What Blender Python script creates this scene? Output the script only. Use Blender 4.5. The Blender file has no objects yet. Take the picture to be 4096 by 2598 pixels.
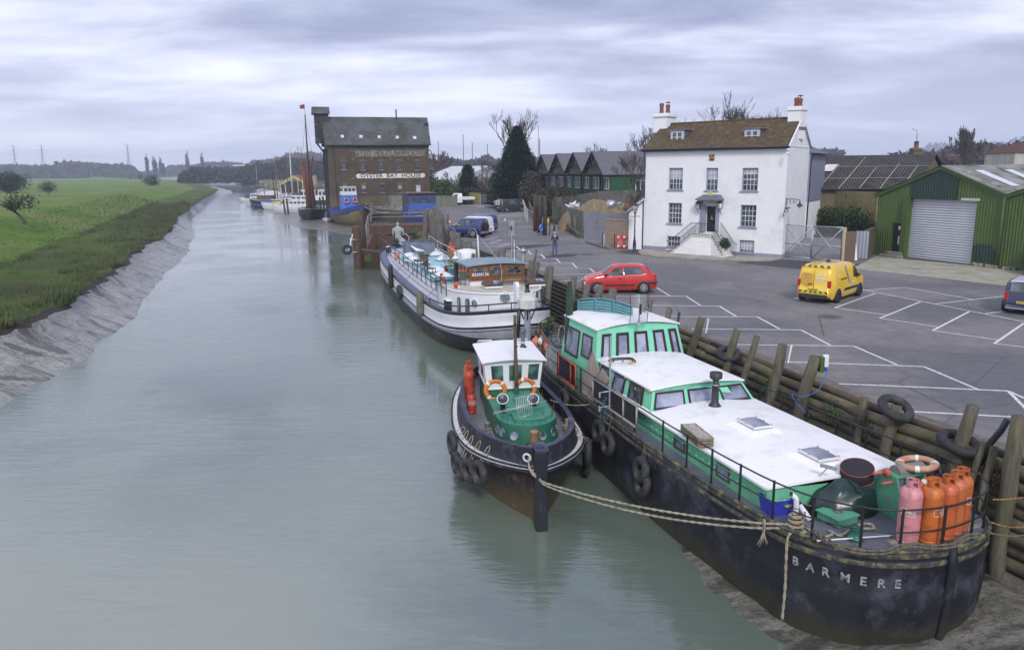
import bpy,bmesh,math,random
from mathutils import Vector as Vc,Matrix,noise
random.seed(7)
R_=math.radians;PI=math.pi
scene=bpy.context.scene;COL=scene.collection
F_=3040.0;PITCH=11.6;ROLL=0.6;CH=6.5;CAM=Vc((0,0,CH))
cd=bpy.data.cameras.new('camera');cam=bpy.data.objects.new('camera',cd);COL.objects.link(cam)
cd.sensor_width=36;cd.lens=F_/4096*36;cd.clip_end=9000;cd.clip_start=.2
cam.matrix_world=Matrix.Translation(CAM)@Matrix.Rotation(R_(90-PITCH),4,'X')@Matrix.Rotation(-R_(ROLL),4,'Z')
scene.camera=cam
SUN_EL=R_(38);SUN_AZ=R_(174)
w=bpy.data.worlds.new('World');scene.world=w;w.use_nodes=True
nt=w.node_tree;nt.nodes.clear()
def N(nt,t,**k):
 n=nt.nodes.new(t)
 for a,b in k.items():
  if a in n.inputs:n.inputs[a].default_value=b
  else:setattr(n,a,b)
 return n
def LK(nt,a,b):nt.links.new(a,b)
out=N(nt,'ShaderNodeOutputWorld');add=N(nt,'ShaderNodeMixShader');add.inputs[0].default_value=.93
sky=N(nt,'ShaderNodeTexSky',sky_type='NISHITA',sun_disc=False,sun_elevation=SUN_EL,sun_rotation=SUN_AZ)
b1=N(nt,'ShaderNodeBackground',Strength=.1);LK(nt,sky.outputs[0],b1.inputs[0])
tc=N(nt,'ShaderNodeTexCoord');sp=N(nt,'ShaderNodeSeparateXYZ');LK(nt,tc.outputs['Generated'],sp.inputs[0])
zz=N(nt,'ShaderNodeMath',operation='ADD');LK(nt,sp.outputs[2],zz.inputs[0]);zz.inputs[1].default_value=.13
zm=N(nt,'ShaderNodeMath',operation='MAXIMUM');LK(nt,zz.outputs[0],zm.inputs[0]);zm.inputs[1].default_value=.06
dx=N(nt,'ShaderNodeMath',operation='DIVIDE');LK(nt,sp.outputs[0],dx.inputs[0]);LK(nt,zm.outputs[0],dx.inputs[1])
dy=N(nt,'ShaderNodeMath',operation='DIVIDE');LK(nt,sp.outputs[1],dy.inputs[0]);LK(nt,zm.outputs[0],dy.inputs[1])
cb=N(nt,'ShaderNodeCombineXYZ');LK(nt,dx.outputs[0],cb.inputs[0]);LK(nt,dy.outputs[0],cb.inputs[1])
mp=N(nt,'ShaderNodeMapping');LK(nt,cb.outputs[0],mp.inputs[0]);mp.inputs['Scale'].default_value=(.75,1.2,1);mp.inputs['Location'].default_value=(3.1,.4,0)
n1=N(nt,'ShaderNodeTexNoise',Scale=1.25,Detail=6,Roughness=.55,Distortion=.2);LK(nt,mp.outputs[0],n1.inputs['Vector'])
n2=N(nt,'ShaderNodeTexNoise',Scale=.42,Detail=2,Roughness=.5);LK(nt,mp.outputs[0],n2.inputs['Vector'])
ad=N(nt,'ShaderNodeMath',operation='ADD');LK(nt,n1.outputs[0],ad.inputs[0]);LK(nt,n2.outputs[0],ad.inputs[1])
ax=N(nt,'ShaderNodeMath',operation='MULTIPLY_ADD');LK(nt,sp.outputs[0],ax.inputs[0]);ax.inputs[1].default_value=-.27;LK(nt,ad.outputs[0],ax.inputs[2])
hf=N(nt,'ShaderNodeMath',operation='MULTIPLY');LK(nt,ax.outputs[0],hf.inputs[0]);hf.inputs[1].default_value=.5
cr=N(nt,'ShaderNodeValToRGB');LK(nt,hf.outputs[0],cr.inputs[0])
e=cr.color_ramp.elements;e[0].position=.39;e[0].color=(.21,.23,.36,1);e[1].position=.63;e[1].color=(.78,.79,.88,1);cr.color_ramp.interpolation='B_SPLINE'
e2=cr.color_ramp.elements.new(.47);e2.color=(.34,.36,.505,1)
e3=cr.color_ramp.elements.new(.54);e3.color=(.52,.54,.68,1)
hz=N(nt,'ShaderNodeMapRange');LK(nt,sp.outputs[2],hz.inputs[0]);hz.inputs[1].default_value=.0;hz.inputs[2].default_value=.16;hz.inputs[3].default_value=.7;hz.inputs[4].default_value=0
mx=N(nt,'ShaderNodeMix',data_type='RGBA');LK(nt,hz.outputs[0],mx.inputs[0]);LK(nt,cr.outputs[0],mx.inputs[6]);mx.inputs[7].default_value=(.53,.56,.72,1)
b2=N(nt,'ShaderNodeBackground',Strength=1.0);LK(nt,mx.outputs[2],b2.inputs[0])
LK(nt,b1.outputs[0],add.inputs[1]);LK(nt,b2.outputs[0],add.inputs[2]);LK(nt,add.outputs[0],out.inputs[0])
sd=bpy.data.lights.new('sun','SUN');sd.energy=1.5;sd.angle=R_(12);sd.color=(1,.96,.9)
so=bpy.data.objects.new('sun',sd);COL.objects.link(so)
sdir=Vc((math.sin(SUN_AZ)*math.cos(SUN_EL),math.cos(SUN_AZ)*math.cos(SUN_EL),math.sin(SUN_EL)))
so.rotation_euler=sdir.to_track_quat('Z','Y').to_euler();so.location=(0,0,60)
scene.view_settings.view_transform='Standard';scene.view_settings.look='None';scene.view_settings.exposure=0.66;scene.view_settings.gamma=1
scene.render.engine='CYCLES'
try:scene.cycles.max_bounces=6;scene.cycles.volume_bounces=1;scene.cycles.transparent_max_bounces=12
except Exception:pass
_p=R_(PITCH);_r=R_(ROLL)
_f=Vc((0,math.cos(_p),-math.sin(_p)));_rt=Vc((1,0,0));_up=_rt.cross(_f)
_R=_rt*math.cos(_r)-_up*math.sin(_r);_U=_up*math.cos(_r)+_rt*math.sin(_r)
def G(x,y,z=0.0):
 "surveyed point: where the sight line of photo pixel x,y meets the level z"
 d=_f+_R*((x-2048)/F_)-_U*((y-1299)/F_)
 return CAM+d*((z-CH)/d.z)
def cf(ox,oy,s):
 return lambda x,y,z=0.0:G(ox+x*s,oy+y*s,z)
gA=cf(2900,1500,.719);gB=cf(2100,1150,.4912);gC=cf(1700,1300,.5894);gD=cf(1450,850,.393);gE=cf(950,380,.3733)
gF=cf(1700,450,.3945);gG=cf(2400,350,.4912);gH=cf(3200,500,.524);gI=cf(0,550,.7204);gJ=cf(1300,780,.262);gK=cf(960,680,.1661);gQ=cf(2600,1150,.6213)
def tag(o,label=None,cat=None,group=None,kind=None):
 if label:o['label']=label
 if cat:o['category']=cat
 if group:o['group']=group
 if kind:o['kind']=kind
 return o
def thing(name,label,cat,loc=(0,0,0),rz=0,group=None):
 o=bpy.data.objects.new(name,None);COL.objects.link(o);o.location=loc;o.rotation_euler=(0,0,rz)
 o.empty_display_size=.3
 return tag(o,label,cat,group)
def copy_tree(o,loc=None,rz=None,label=None,parent=None):
 c=o.copy();COL.objects.link(c)
 if parent is not None:c.parent=parent
 if loc is not None:c.location=loc
 if rz is not None:c.rotation_euler=(0,0,rz)
 if label:c['label']=label
 for ch in[x for x in bpy.data.objects if x.parent==o]:
  copy_tree(ch,parent=c)
 return c
def wmat(o):
 m=o.matrix_basis.copy()if False else Matrix.LocRotScale(o.location,o.rotation_euler,o.scale)
 return wmat(o.parent)@m if o.parent else m
class MB:
 def __init__(s):s.v=[];s.f=[];s.m=[];s.sm=[]
 def add(s,vs,fs,mi=0,sm=False):
  b=len(s.v);s.v+=[Vc(p)for p in vs]
  for f in fs:s.f.append(tuple(b+i for i in f));s.m.append(mi);s.sm.append(sm)
  return s
 def box(s,c,d,rz=0,mi=0,rx=0,ry=0,top=1.0):
  hx,hy,hz=d[0]/2,d[1]/2,d[2]/2;M=Matrix.Rotation(rz,3,'Z')@Matrix.Rotation(ry,3,'Y')@Matrix.Rotation(rx,3,'X');c=Vc(c)
  vs=[c+M@Vc((x*hx*(top if z>0 else 1),y*hy*(top if z>0 else 1),z*hz))for z in(-1,1)for x,y in((-1,-1),(1,-1),(1,1),(-1,1))]
  return s.add(vs,[(3,2,1,0),(4,5,6,7),(0,1,5,4),(1,2,6,5),(2,3,7,6),(3,0,4,7)],mi)
 def bbox(s,x0,x1,y0,y1,z0,z1,mi=0):return s.box(((x0+x1)/2,(y0+y1)/2,(z0+z1)/2),(x1-x0,y1-y0,z1-z0),0,mi)
 def cyl(s,p0,p1,r0,r1=None,n=10,mi=0,cap=True,sm=True):
  p0=Vc(p0);p1=Vc(p1);r1=r0 if r1 is None else r1
  d=(p1-p0);
  if d.length<1e-6:return s
  d.normalize();a=d.orthogonal().normalized();b=d.cross(a)
  vs=[];
  for p,r in((p0,r0),(p1,r1)):
   for i in range(n):t=2*PI*i/n;vs.append(p+(a*math.cos(t)+b*math.sin(t))*r)
  fs=[(i,(i+1)%n,n+(i+1)%n,n+i)for i in range(n)]
  s.add(vs,fs,mi,sm)
  if cap:s.add(vs,[tuple(range(n-1,-1,-1)),tuple(range(n,2*n))],mi)
  return s
 def tube(s,pts,r,n=6,mi=0,closed=False,cap=True,sm=True):
  pts=[Vc(p)for p in pts];k=len(pts)
  rr=r if isinstance(r,(list,tuple))else[r]*k
  vs=[];a=None
  for i,p in enumerate(pts):
   if closed:d=pts[(i+1)%k]-pts[i-1]
   else:d=pts[min(i+1,k-1)]-pts[max(i-1,0)]
   if d.length<1e-9:d=Vc((0,0,1))
   d.normalize()
   if a is None:a=d.orthogonal().normalized()
   else:
    a=a-d*a.dot(d)
    if a.length<1e-6:a=d.orthogonal()
    a.normalize()
   b=d.cross(a)
   for j in range(n):t=2*PI*j/n;vs.append(p+(a*math.cos(t)+b*math.sin(t))*rr[i])
  fs=[]
  for i in range(k if closed else k-1):
   i2=(i+1)%k
   for j in range(n):fs.append((i*n+j,i*n+(j+1)%n,i2*n+(j+1)%n,i2*n+j))
  if cap and not closed:fs+=[tuple(range(n-1,-1,-1)),tuple((k-1)*n+j for j in range(n))]
  return s.add(vs,fs,mi,sm)
 def lathe(s,prof,c=(0,0,0),n=16,mi=0,sm=True,M=None):
  c=Vc(c);vs=[]
  for r,z in prof:
   for j in range(n):
    t=2*PI*j/n;p=Vc((r*math.cos(t),r*math.sin(t),z))
    vs.append(c+(M@p if M else p))
  fs=[(i*n+j,i*n+(j+1)%n,(i+1)*n+(j+1)%n,(i+1)*n+j)for i in range(len(prof)-1)for j in range(n)]
  return s.add(vs,fs,mi,sm)
 def torus(s,c,R,r,M=None,n=24,m=10,mi=0,f=None):
  c=Vc(c);vs=[]
  for i in range(n):
   a=2*PI*i/n
   for j in range(m):
    b=2*PI*j/m;p=Vc(((R+r*math.cos(b))*math.cos(a),(R+r*math.cos(b))*math.sin(a),r*math.sin(b)*(f or 1)))
    vs.append(c+(M@p if M else p))
  fs=[(i*m+j,((i+1)%n)*m+j,((i+1)%n)*m+(j+1)%m,i*m+(j+1)%m)for i in range(n)for j in range(m)]
  return s.add(vs,fs,mi,True)
 def quad(s,a,b,c,d,mi=0):return s.add([a,b,c,d],[(0,1,2,3)],mi)
 def poly(s,pts,mi=0):return s.add(pts,[tuple(range(len(pts)))],mi)
 def prism(s,pts,z0,z1,mi=0,mtop=None):
  n=len(pts);a=[Vc((p[0],p[1],z0))for p in pts];b=[Vc((p[0],p[1],z1))for p in pts]
  s.add(a+b,[(i,(i+1)%n,n+(i+1)%n,n+i)for i in range(n)]+[tuple(range(n-1,-1,-1))],mi)
  return s.add(b,[tuple(range(n))],mi if mtop is None else mtop)
 def extr(s,pts,vec,mi=0):
  n=len(pts);a=[Vc(p)for p in pts];b=[p+Vc(vec)for p in a]
  return s.add(a+b,[(i,(i+1)%n,n+(i+1)%n,n+i)for i in range(n)]+[tuple(range(n-1,-1,-1)),tuple(range(n,2*n))],mi)
 def grid(s,rows,mi=0,sm=True,closed=False,mf=None):
  n=len(rows[0]);vs=[p for r in rows for p in r];b=len(s.v);s.v+=[Vc(p)for p in vs]
  for i in range(len(rows)-1):
   for j in range(n if closed else n-1):
    j2=(j+1)%n
    s.f.append((b+i*n+j,b+i*n+j2,b+(i+1)*n+j2,b+(i+1)*n+j));s.m.append(mf(i,j)if mf else mi);s.sm.append(sm)
  return s
 def build(s,name,mats,parent=None,world=False,bevel=0,sub=0,kind=None,fix=False,uv=True):
  if world and parent is not None:
   Mi=wmat(parent).inverted();vs=[Mi@p for p in s.v]
  else:vs=s.v
  me=bpy.data.meshes.new(name);me.from_pydata([tuple(p)for p in vs],[],s.f)
  if not isinstance(mats,(list,tuple)):mats=[mats]
  for m in mats:me.materials.append(m)
  me.polygons.foreach_set('material_index',s.m);me.polygons.foreach_set('use_smooth',s.sm)
  if fix:
   bm=bmesh.new();bm.from_mesh(me);bmesh.ops.remove_doubles(bm,verts=bm.verts,dist=1e-4);bmesh.ops.recalc_face_normals(bm,faces=bm.faces);bm.to_mesh(me);bm.free()
  if uv and len(me.polygons)<60000:
   me.update();L=me.uv_layers.new(name='UVMap').data;V=me.vertices
   Z=Vc((0,0,1))
   for p in me.polygons:
    n=p.normal
    if abs(n.z)>.97:a=Vc((1,0,0));b=Vc((0,1,0))
    else:a=Z.cross(n).normalized();b=n.cross(a)
    for li in p.loop_indices:
     co=V[me.loops[li].vertex_index].co;L[li].uv=(co.dot(a),co.dot(b))
  me.update()
  o=bpy.data.objects.new(name,me);COL.objects.link(o)
  if parent is not None:o.parent=parent
  if kind:o['kind']=kind
  if bevel:
   m=o.modifiers.new('bevel','BEVEL');m.width=bevel;m.segments=2;m.limit_method='ANGLE';m.angle_limit=R_(35)
  if sub:
   m=o.modifiers.new('sub','SUBSURF');m.levels=sub;m.render_levels=sub
  return o
def text_mesh(txt,size,depth=.004,font=None,spacing=1.0):
 c=bpy.data.curves.new('t','FONT');c.body=txt;c.size=size;c.extrude=depth;c.align_x='CENTER';c.align_y='CENTER';c.space_character=spacing;c.offset=size*.022
 o=bpy.data.objects.new('t',c);COL.objects.link(o);dg=bpy.context.evaluated_depsgraph_get()
 me=bpy.data.meshes.new_from_object(o.evaluated_get(dg));bpy.data.objects.remove(o);bpy.data.curves.remove(c);return me
def text_part(name,txt,size,m,parent,M,depth=.004,spacing=1.0,sx=1.0):
 me=text_mesh(txt,size,depth,spacing=spacing);me.transform(Matrix.Diagonal((sx,1,1,1)));me.transform(M);me.materials.clear();me.materials.append(m);me.name=name
 o=bpy.data.objects.new(name,me);COL.objects.link(o);o.parent=parent;return o
def face_M(origin,right,up):
 r=Vc(right).normalized();u=Vc(up);u=(u-r*u.dot(r)).normalized();n=r.cross(u)
 M=Matrix((r,u,n)).transposed().to_4x4();M.translation=Vc(origin);return M
def lerp(a,b,t):return a+(b-a)*t
def interp(tab,y):
 if y<=tab[0][0]:return tab[0][1]
 for(a,b),(c,d)in zip(tab,tab[1:]):
  if y<=c:return b+(d-b)*(y-a)/(c-a)
 return tab[-1][1]
def catmull(P,n=6,closed=False):
 P=[Vc(p)for p in P];k=len(P);o=[]
 for i in range(k if closed else k-1):
  a=P[i-1]if(i>0 or closed)else P[0];b=P[i];c=P[(i+1)%k];d=P[(i+2)%k]if(closed or i+2<k)else P[-1]
  for j in range(n):
   t=j/n;o.append(.5*((2*b)+(c-a)*t+(2*a-5*b+4*c-d)*t*t+(3*b-a-3*c+d)*t**3))
 if not closed:o.append(P[-1])
 return o
def fbm(x,y,s,o=4):return noise.fractal(Vc((x*s,y*s,3.7)),1.0,2.0,o)
def _nodes(name):
 m=bpy.data.materials.new(name);m.use_nodes=True;t=m.node_tree;b=t.nodes['Principled BSDF'];return m,t,b
def mixc(t,fac,a,b,mode='MIX'):
 n=t.nodes.new('ShaderNodeMix');n.data_type='RGBA';n.blend_type=mode
 for i,x in((0,fac),(6,a),(7,b)):
  if hasattr(x,'is_linked'):t.links.new(x,n.inputs[i])
  else:n.inputs[i].default_value=x if i==0 else(x[0],x[1],x[2],1)
 return n.outputs[2]
def ramp(t,src,p0,p1,c0=0,c1=1):
 n=t.nodes.new('ShaderNodeMapRange');t.links.new(src,n.inputs[0]);n.inputs[1].default_value=p0;n.inputs[2].default_value=p1;n.inputs[3].default_value=c0;n.inputs[4].default_value=c1;return n.outputs[0]
def tex(t,kind,scale,coord='Object',stretch=(1,1,1),**k):
 c=t.nodes.new('ShaderNodeTexCoord');mpn=t.nodes.new('ShaderNodeMapping');t.links.new(c.outputs[coord],mpn.inputs[0]);mpn.inputs['Scale'].default_value=stretch
 n=t.nodes.new(kind);t.links.new(mpn.outputs[0],n.inputs['Vector'])
 if 'Scale' in n.inputs:n.inputs['Scale'].default_value=scale
 for a,b in k.items():
  if a in n.inputs:n.inputs[a].default_value=b
  else:setattr(n,a,b)
 return n
def bump(t,b,h,dist=.01,strength=.6):
 n=t.nodes.new('ShaderNodeBump');n.inputs['Distance'].default_value=dist;n.inputs['Strength'].default_value=strength
 t.links.new(h,n.inputs['Height'])
 if b.inputs['Normal'].is_linked:t.links.new(b.inputs['Normal'].links[0].from_socket,n.inputs['Normal'])
 t.links.new(n.outputs[0],b.inputs['Normal']);return n
_mc={}
def M(name,col,rough=.6,var=.25,scale=3.0,col2=None,dirt=None,dscale=2.0,dth=(.55,.7),metal=0,bmp=0,stretch=(1,1,1),spec=.5,coat=0):
 "painted / plain surface with mottling, a second tone and optional worn patches"
 if name in _mc:return _mc[name]
 m,t,b=_nodes(name);_mc[name]=m
 n=tex(t,'ShaderNodeTexNoise',scale,stretch=stretch,Detail=6.0,Roughness=.6)
 c2=col2 or tuple(c*(1-var)for c in col)
 c=mixc(t,ramp(t,n.outputs[0],.35,.68),col,c2)
 if dirt:
  n2=tex(t,'ShaderNodeTexNoise',dscale,stretch=stretch,Detail=8.0,Roughness=.7)
  c=mixc(t,ramp(t,n2.outputs[0],dth[0],dth[1]),c,dirt)
 t.links.new(c,b.inputs['Base Color']);b.inputs['Roughness'].default_value=rough;b.inputs['Metallic'].default_value=metal
 b.inputs['Specular IOR Level'].default_value=spec
 if coat:b.inputs['Coat Weight'].default_value=coat;b.inputs['Coat Roughness'].default_value=.08
 if bmp:bump(t,b,n.outputs[0],bmp)
 return m
def M_glass(name,col=(.03,.04,.05),rough=.06,var=2.0,c2=None):
 if name in _mc:return _mc[name]
 m,t,b=_nodes(name);_mc[name]=m
 n=tex(t,'ShaderNodeTexNoise',var,Detail=3.0)
 t.links.new(mixc(t,ramp(t,n.outputs[0],.4,.62),col,c2 or tuple(c*2.6+.01 for c in col)),b.inputs['Base Color']);b.inputs['Roughness'].default_value=rough;b.inputs['Specular IOR Level'].default_value=.8
 return m
def M_brick(name,c1,c2,mortar,w=.225,h=.075,ms=.012,dirt=None,dsc=.5,rough=.9,bmp=.006,offset=.5,bias=0.0,dth=(.45,.7),stretch=(1,1,1)):
 if name in _mc:return _mc[name]
 m,t,b=_nodes(name);_mc[name]=m
 n=tex(t,'ShaderNodeTexBrick',1.0,'UV',stretch,offset=offset);n.inputs['Brick Width'].default_value=w;n.inputs['Row Height'].default_value=h;n.inputs['Mortar Size'].default_value=ms;n.inputs['Bias'].default_value=bias
 n.inputs['Color1'].default_value=(*c1,1);n.inputs['Color2'].default_value=(*c2,1);n.inputs['Mortar'].default_value=(*mortar,1)
 c=n.outputs[0]
 n3=tex(t,'ShaderNodeTexNoise',9,'UV',Detail=4.0);c=mixc(t,ramp(t,n3.outputs[0],.3,.7,0,.45),c,tuple(x*.45 for x in c1))
 if dirt:
  n2=tex(t,'ShaderNodeTexNoise',dsc,Detail=8.0,Roughness=.65);c=mixc(t,ramp(t,n2.outputs[0],dth[0],dth[1]),c,dirt)
 t.links.new(c,b.inputs['Base Color']);b.inputs['Roughness'].default_value=rough
 inv=ramp(t,n.outputs['Fac'],0,1,1,0);bump(t,b,inv,bmp)
 return m
def M_ribs(name,col,pitch=.076,axis='X',amp=.02,rough=.5,col2=None,dirt=None,dsc=1.5,dth=(.5,.7),metal=0,lap=None,spec=.5,sharp=False):
 "corrugated or boarded sheet: ribs from the UV in metres"
 if name in _mc:return _mc[name]
 m,t,b=_nodes(name);_mc[name]=m
 n=tex(t,'ShaderNodeTexWave',1/(pitch)*1/3.1831 if False else(2*PI/pitch)/20.0,'UV',wave_type='BANDS',bands_direction=axis,wave_profile='SAW' if sharp else 'SIN');n.inputs['Detail'].default_value=0
 n2=tex(t,'ShaderNodeTexNoise',dsc,Detail=8.0,Roughness=.68,stretch=(1,1,.45));c=mixc(t,ramp(t,n2.outputs[0],.35,.65),col,col2 or tuple(x*.7 for x in col))
 if dirt:
  n4=tex(t,'ShaderNodeTexNoise',dsc*1.7,Detail=9.0,Roughness=.7);c=mixc(t,ramp(t,n4.outputs[0],dth[0],dth[1]),c,dirt)
 t.links.new(c,b.inputs['Base Color']);b.inputs['Roughness'].default_value=rough;b.inputs['Metallic'].default_value=metal;b.inputs['Specular IOR Level'].default_value=spec
 bump(t,b,n.outputs['Fac'],amp,1.0)
 return m
def M_wood(name,col,col2,rough=.85,stretch=(1,1,.12),scale=9,green=None,gth=(.5,.66),bmp=.012,gsc=1.3):
 if name in _mc:return _mc[name]
 m,t,b=_nodes(name);_mc[name]=m
 n=tex(t,'ShaderNodeTexNoise',scale,stretch=stretch,Detail=9.0,Roughness=.7);c=mixc(t,ramp(t,n.outputs[0],.34,.66),col,col2)
 if green:
  n2=tex(t,'ShaderNodeTexNoise',gsc,Detail=6.0,Roughness=.65);c=mixc(t,ramp(t,n2.outputs[0],gth[0],gth[1]),c,green)
 t.links.new(c,b.inputs['Base Color']);b.inputs['Roughness'].default_value=rough;bump(t,b,n.outputs[0],bmp);return m
def mk_asphalt():
 m,t,b=_nodes('asphalt');
 n=tex(t,'ShaderNodeTexNoise',45,Detail=4.0,Roughness=.7);n2=tex(t,'ShaderNodeTexNoise',.16,Detail=6.0,Roughness=.6);n3=tex(t,'ShaderNodeTexNoise',.55,stretch=(1,2.4,1),Detail=7.0,Roughness=.62)
 c=mixc(t,ramp(t,n.outputs[0],.3,.7),(.088,.088,.098),(.148,.147,.158));c=mixc(t,ramp(t,n2.outputs[0],.42,.58,0,.85),c,(.20,.19,.19));c=mixc(t,ramp(t,n3.outputs[0],.6,.74,0,.75),c,(.040,.040,.046))
 n5=tex(t,'ShaderNodeTexVoronoi',.19,Randomness=1.0);c=mixc(t,ramp(t,n5.outputs['Distance'],.13,.06,0,.75),c,(.035,.034,.038))
 n6=tex(t,'ShaderNodeTexVoronoi',.16,feature='DISTANCE_TO_EDGE');c=mixc(t,ramp(t,n6.outputs['Distance'],.004,.0015,0,.6),c,(.03,.03,.032));n7=tex(t,'ShaderNodeTexNoise',2.2,Detail=8.0,Roughness=.75);c=mixc(t,ramp(t,n7.outputs[0],.42,.62,0,.35),c,(.05,.05,.056))
 t.links.new(c,b.inputs['Base Color']);b.inputs['Roughness'].default_value=.72;bump(t,b,n.outputs[0],.006,.7)
 t.links.new(ramp(t,n2.outputs[0],.3,.6,.55,.85),b.inputs['Roughness']);return m
def mk_mud(name,wet=True,c1=(.17,.17,.15),c2=(.34,.345,.325)):
 m,t,b=_nodes(name)
 n=tex(t,'ShaderNodeTexNoise',1.1,stretch=(.75,1.35,1),Detail=10.0,Roughness=.72,Distortion=1.3);n2=tex(t,'ShaderNodeTexNoise',6,Detail=8.0,Roughness=.7);n3=tex(t,'ShaderNodeTexNoise',.35,stretch=(.8,2.2,1),Detail=8.0,Roughness=.62,Distortion=1.4)
 c=mixc(t,ramp(t,n.outputs[0],.36,.6),c1,c2);c=mixc(t,ramp(t,n3.outputs[0],.50,.60,0,.85),c,(.045,.042,.034));c=mixc(t,ramp(t,n2.outputs[0],.50,.66,0,.75),c,tuple(x*.3 for x in c1))
 t.links.new(c,b.inputs['Base Color']);t.links.new(ramp(t,n2.outputs[0],.3,.7,.10,.5),b.inputs['Roughness']);b.inputs['Specular IOR Level'].default_value=.55
 bump(t,b,n.outputs[0],.10,.8);bump(t,b,n2.outputs[0],.05,.7);return m
def mk_grass(name,a,bb,c3,sc=1.0):
 m,t,b=_nodes(name)
 n=tex(t,'ShaderNodeTexNoise',.06*sc,stretch=(1,1,1),Detail=8.0,Roughness=.66);n2=tex(t,'ShaderNodeTexNoise',1.1*sc,Detail=8.0,Roughness=.75);n3=tex(t,'ShaderNodeTexNoise',.02*sc,stretch=(.5,1.8,1),Detail=6.0);n4=tex(t,'ShaderNodeTexNoise',7*sc,Detail=4.0,Roughness=.8)
 c=mixc(t,ramp(t,n.outputs[0],.35,.62),a,bb);c=mixc(t,ramp(t,n3.outputs[0],.46,.60,0,.85),c,c3);c=mixc(t,ramp(t,n2.outputs[0],.42,.72,0,.75),c,tuple(x*.42 for x in a));c=mixc(t,ramp(t,n4.outputs[0],.45,.75,0,.55),c,tuple(x*1.5 for x in bb))
 t.links.new(c,b.inputs['Base Color']);b.inputs['Roughness'].default_value=.95;b.inputs['Specular IOR Level'].default_value=.1
 bump(t,b,n2.outputs[0],.25,.9);bump(t,b,n4.outputs[0],.06,.9);return m
def mk_water():
 m,t,b=_nodes('river_water')
 n=tex(t,'ShaderNodeTexNoise',1.5,stretch=(.5,2.0,1),Detail=5.0,Roughness=.62,Distortion=.9);n2=tex(t,'ShaderNodeTexNoise',.09,Detail=5.0,Roughness=.6);n3=tex(t,'ShaderNodeTexNoise',5.5,stretch=(.6,1.7,1),Detail=3.0,Roughness=.5)
 msk=ramp(t,n2.outputs[0],.42,.6,.25,1.0)
 mul=t.nodes.new('ShaderNodeMath');mul.operation='MULTIPLY';t.links.new(n.outputs[0],mul.inputs[0]);t.links.new(msk,mul.inputs[1])
 mu2=t.nodes.new('ShaderNodeMath');mu2.operation='MULTIPLY';t.links.new(n3.outputs[0],mu2.inputs[0]);t.links.new(msk,mu2.inputs[1])
 c=mixc(t,ramp(t,n2.outputs[0],.4,.65),(.098,.133,.108),(.13,.165,.138))
 t.links.new(c,b.inputs['Base Color']);b.inputs['Roughness'].default_value=.045;b.inputs['IOR'].default_value=1.95;b.inputs['Specular IOR Level'].default_value=.9
 bump(t,b,mul.outputs[0],.045,.5);bump(t,b,mu2.outputs[0],.012,.5);return m
asphalt=mk_asphalt();mudM=mk_mud('mud');mudD=mk_mud('dark_mud',c1=(.105,.10,.082),c2=(.215,.21,.185))
grassM=mk_grass('meadow_grass',(.075,.14,.022),(.13,.215,.035),(.19,.20,.085));marshM=mk_grass('salt_marsh',(.065,.11,.025),(.10,.15,.035),(.06,.055,.032),2.2);groundM=mk_grass('rough_ground',(.05,.055,.03),(.08,.075,.045),(.10,.09,.06),1)
dryM=mk_grass('dry_reed',(.16,.15,.075),(.23,.20,.12),(.12,.12,.06));waterM=mk_water()
LW=[(-60,-21.5),(0,-21.5),(30,-21.1),(32.6,-21.4),(36,-22.1),(38.5,-22.3),(44.3,-24.1),(50,-25.3),(59,-28.8),(67,-31.4),(80.4,-35.2),(95.7,-40.5),(114.7,-47.8),(148.4,-62),(189,-77),(220,-87.7),(298,-113.8),(360,-129),(430,-158),(540,-208),(669,-286),(843,-376),(1150,-560),(1200,-700)]
LG=[(-60,-28),(0,-28),(36,-27),(40,-26.6),(43.6,-27.0),(49,-28.3),(56,-30.6),(61.5,-32.9),(76,-37.9),(88.5,-41.6),(113.5,-51),(157,-66.5),(200,-82),(275,-107.5),(311,-119),(360,-137),(430,-168),(540,-222),(669,-305),(843,-400),(1150,-600),(1200,-740)]
RW=[(-60,7.5),(0,6.6),(10,5.9),(13.6,5.1),(14.6,4.7),(15.9,4.3),(17,3.95),(18.5,4.3),(19.6,5.6),(22,7.2),(29,5.6),(34,2.0),(37.6,-1.6),(39.2,-2.6),(40.8,-3.1),(43,-2.2),(50,-4),(60,-7),(72,-11),(80,-14),(95,-17.5),(104,-19.5),(111,-22.5),(124,-30.5),(133,-38),(140,-42),(150,-46),(160,-49),(171,-52),(181,-58),(221,-72),(267,-88),(300,-100),(400,-132),(477,-158),(540,-187),(669,-250),(843,-345),(1150,-520),(1200,-560)]
QL=[(-60,31),(0,16.2),(14,11.75),(16.9,10.75),(17.7,10.5),(19.1,9.9),(21.9,9.02),(25.2,8.15),(29.5,6.7),(39,3.9),(47,1.6),(54.7,-.6),(58.9,-1.9),(61.9,-2.9),(67,-4.6),(75.1,-6.2),(89.9,-8.0),(108,-10.2),(122,-12.2),(124.5,-17.1),(130,-22),(139,-25),(142,-33.5),(158,-36.5),(189,-42),(221,-50),(267,-66),(300,-82),(400,-122),(477,-144),(540,-172),(669,-230),(843,-320),(1150,-490),(1200,-520)]
ZW=-3.0
ys=[];y=-60.0
while y<1200:
 ys.append(y);y+=2.5 if y<0 else(max(.3,min(14,.02*y+.0))if y>14 else.3)
ys.append(1200)
def jit(y,s,a):return fbm(0,y,s,5)*a
rows=[];
NL=[('field',26),('bank',12),('slope',10),('marsh',12),('edge',3),('mud',26),('bed',8),('rmud',16),('wall',2),('land',12)]
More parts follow.
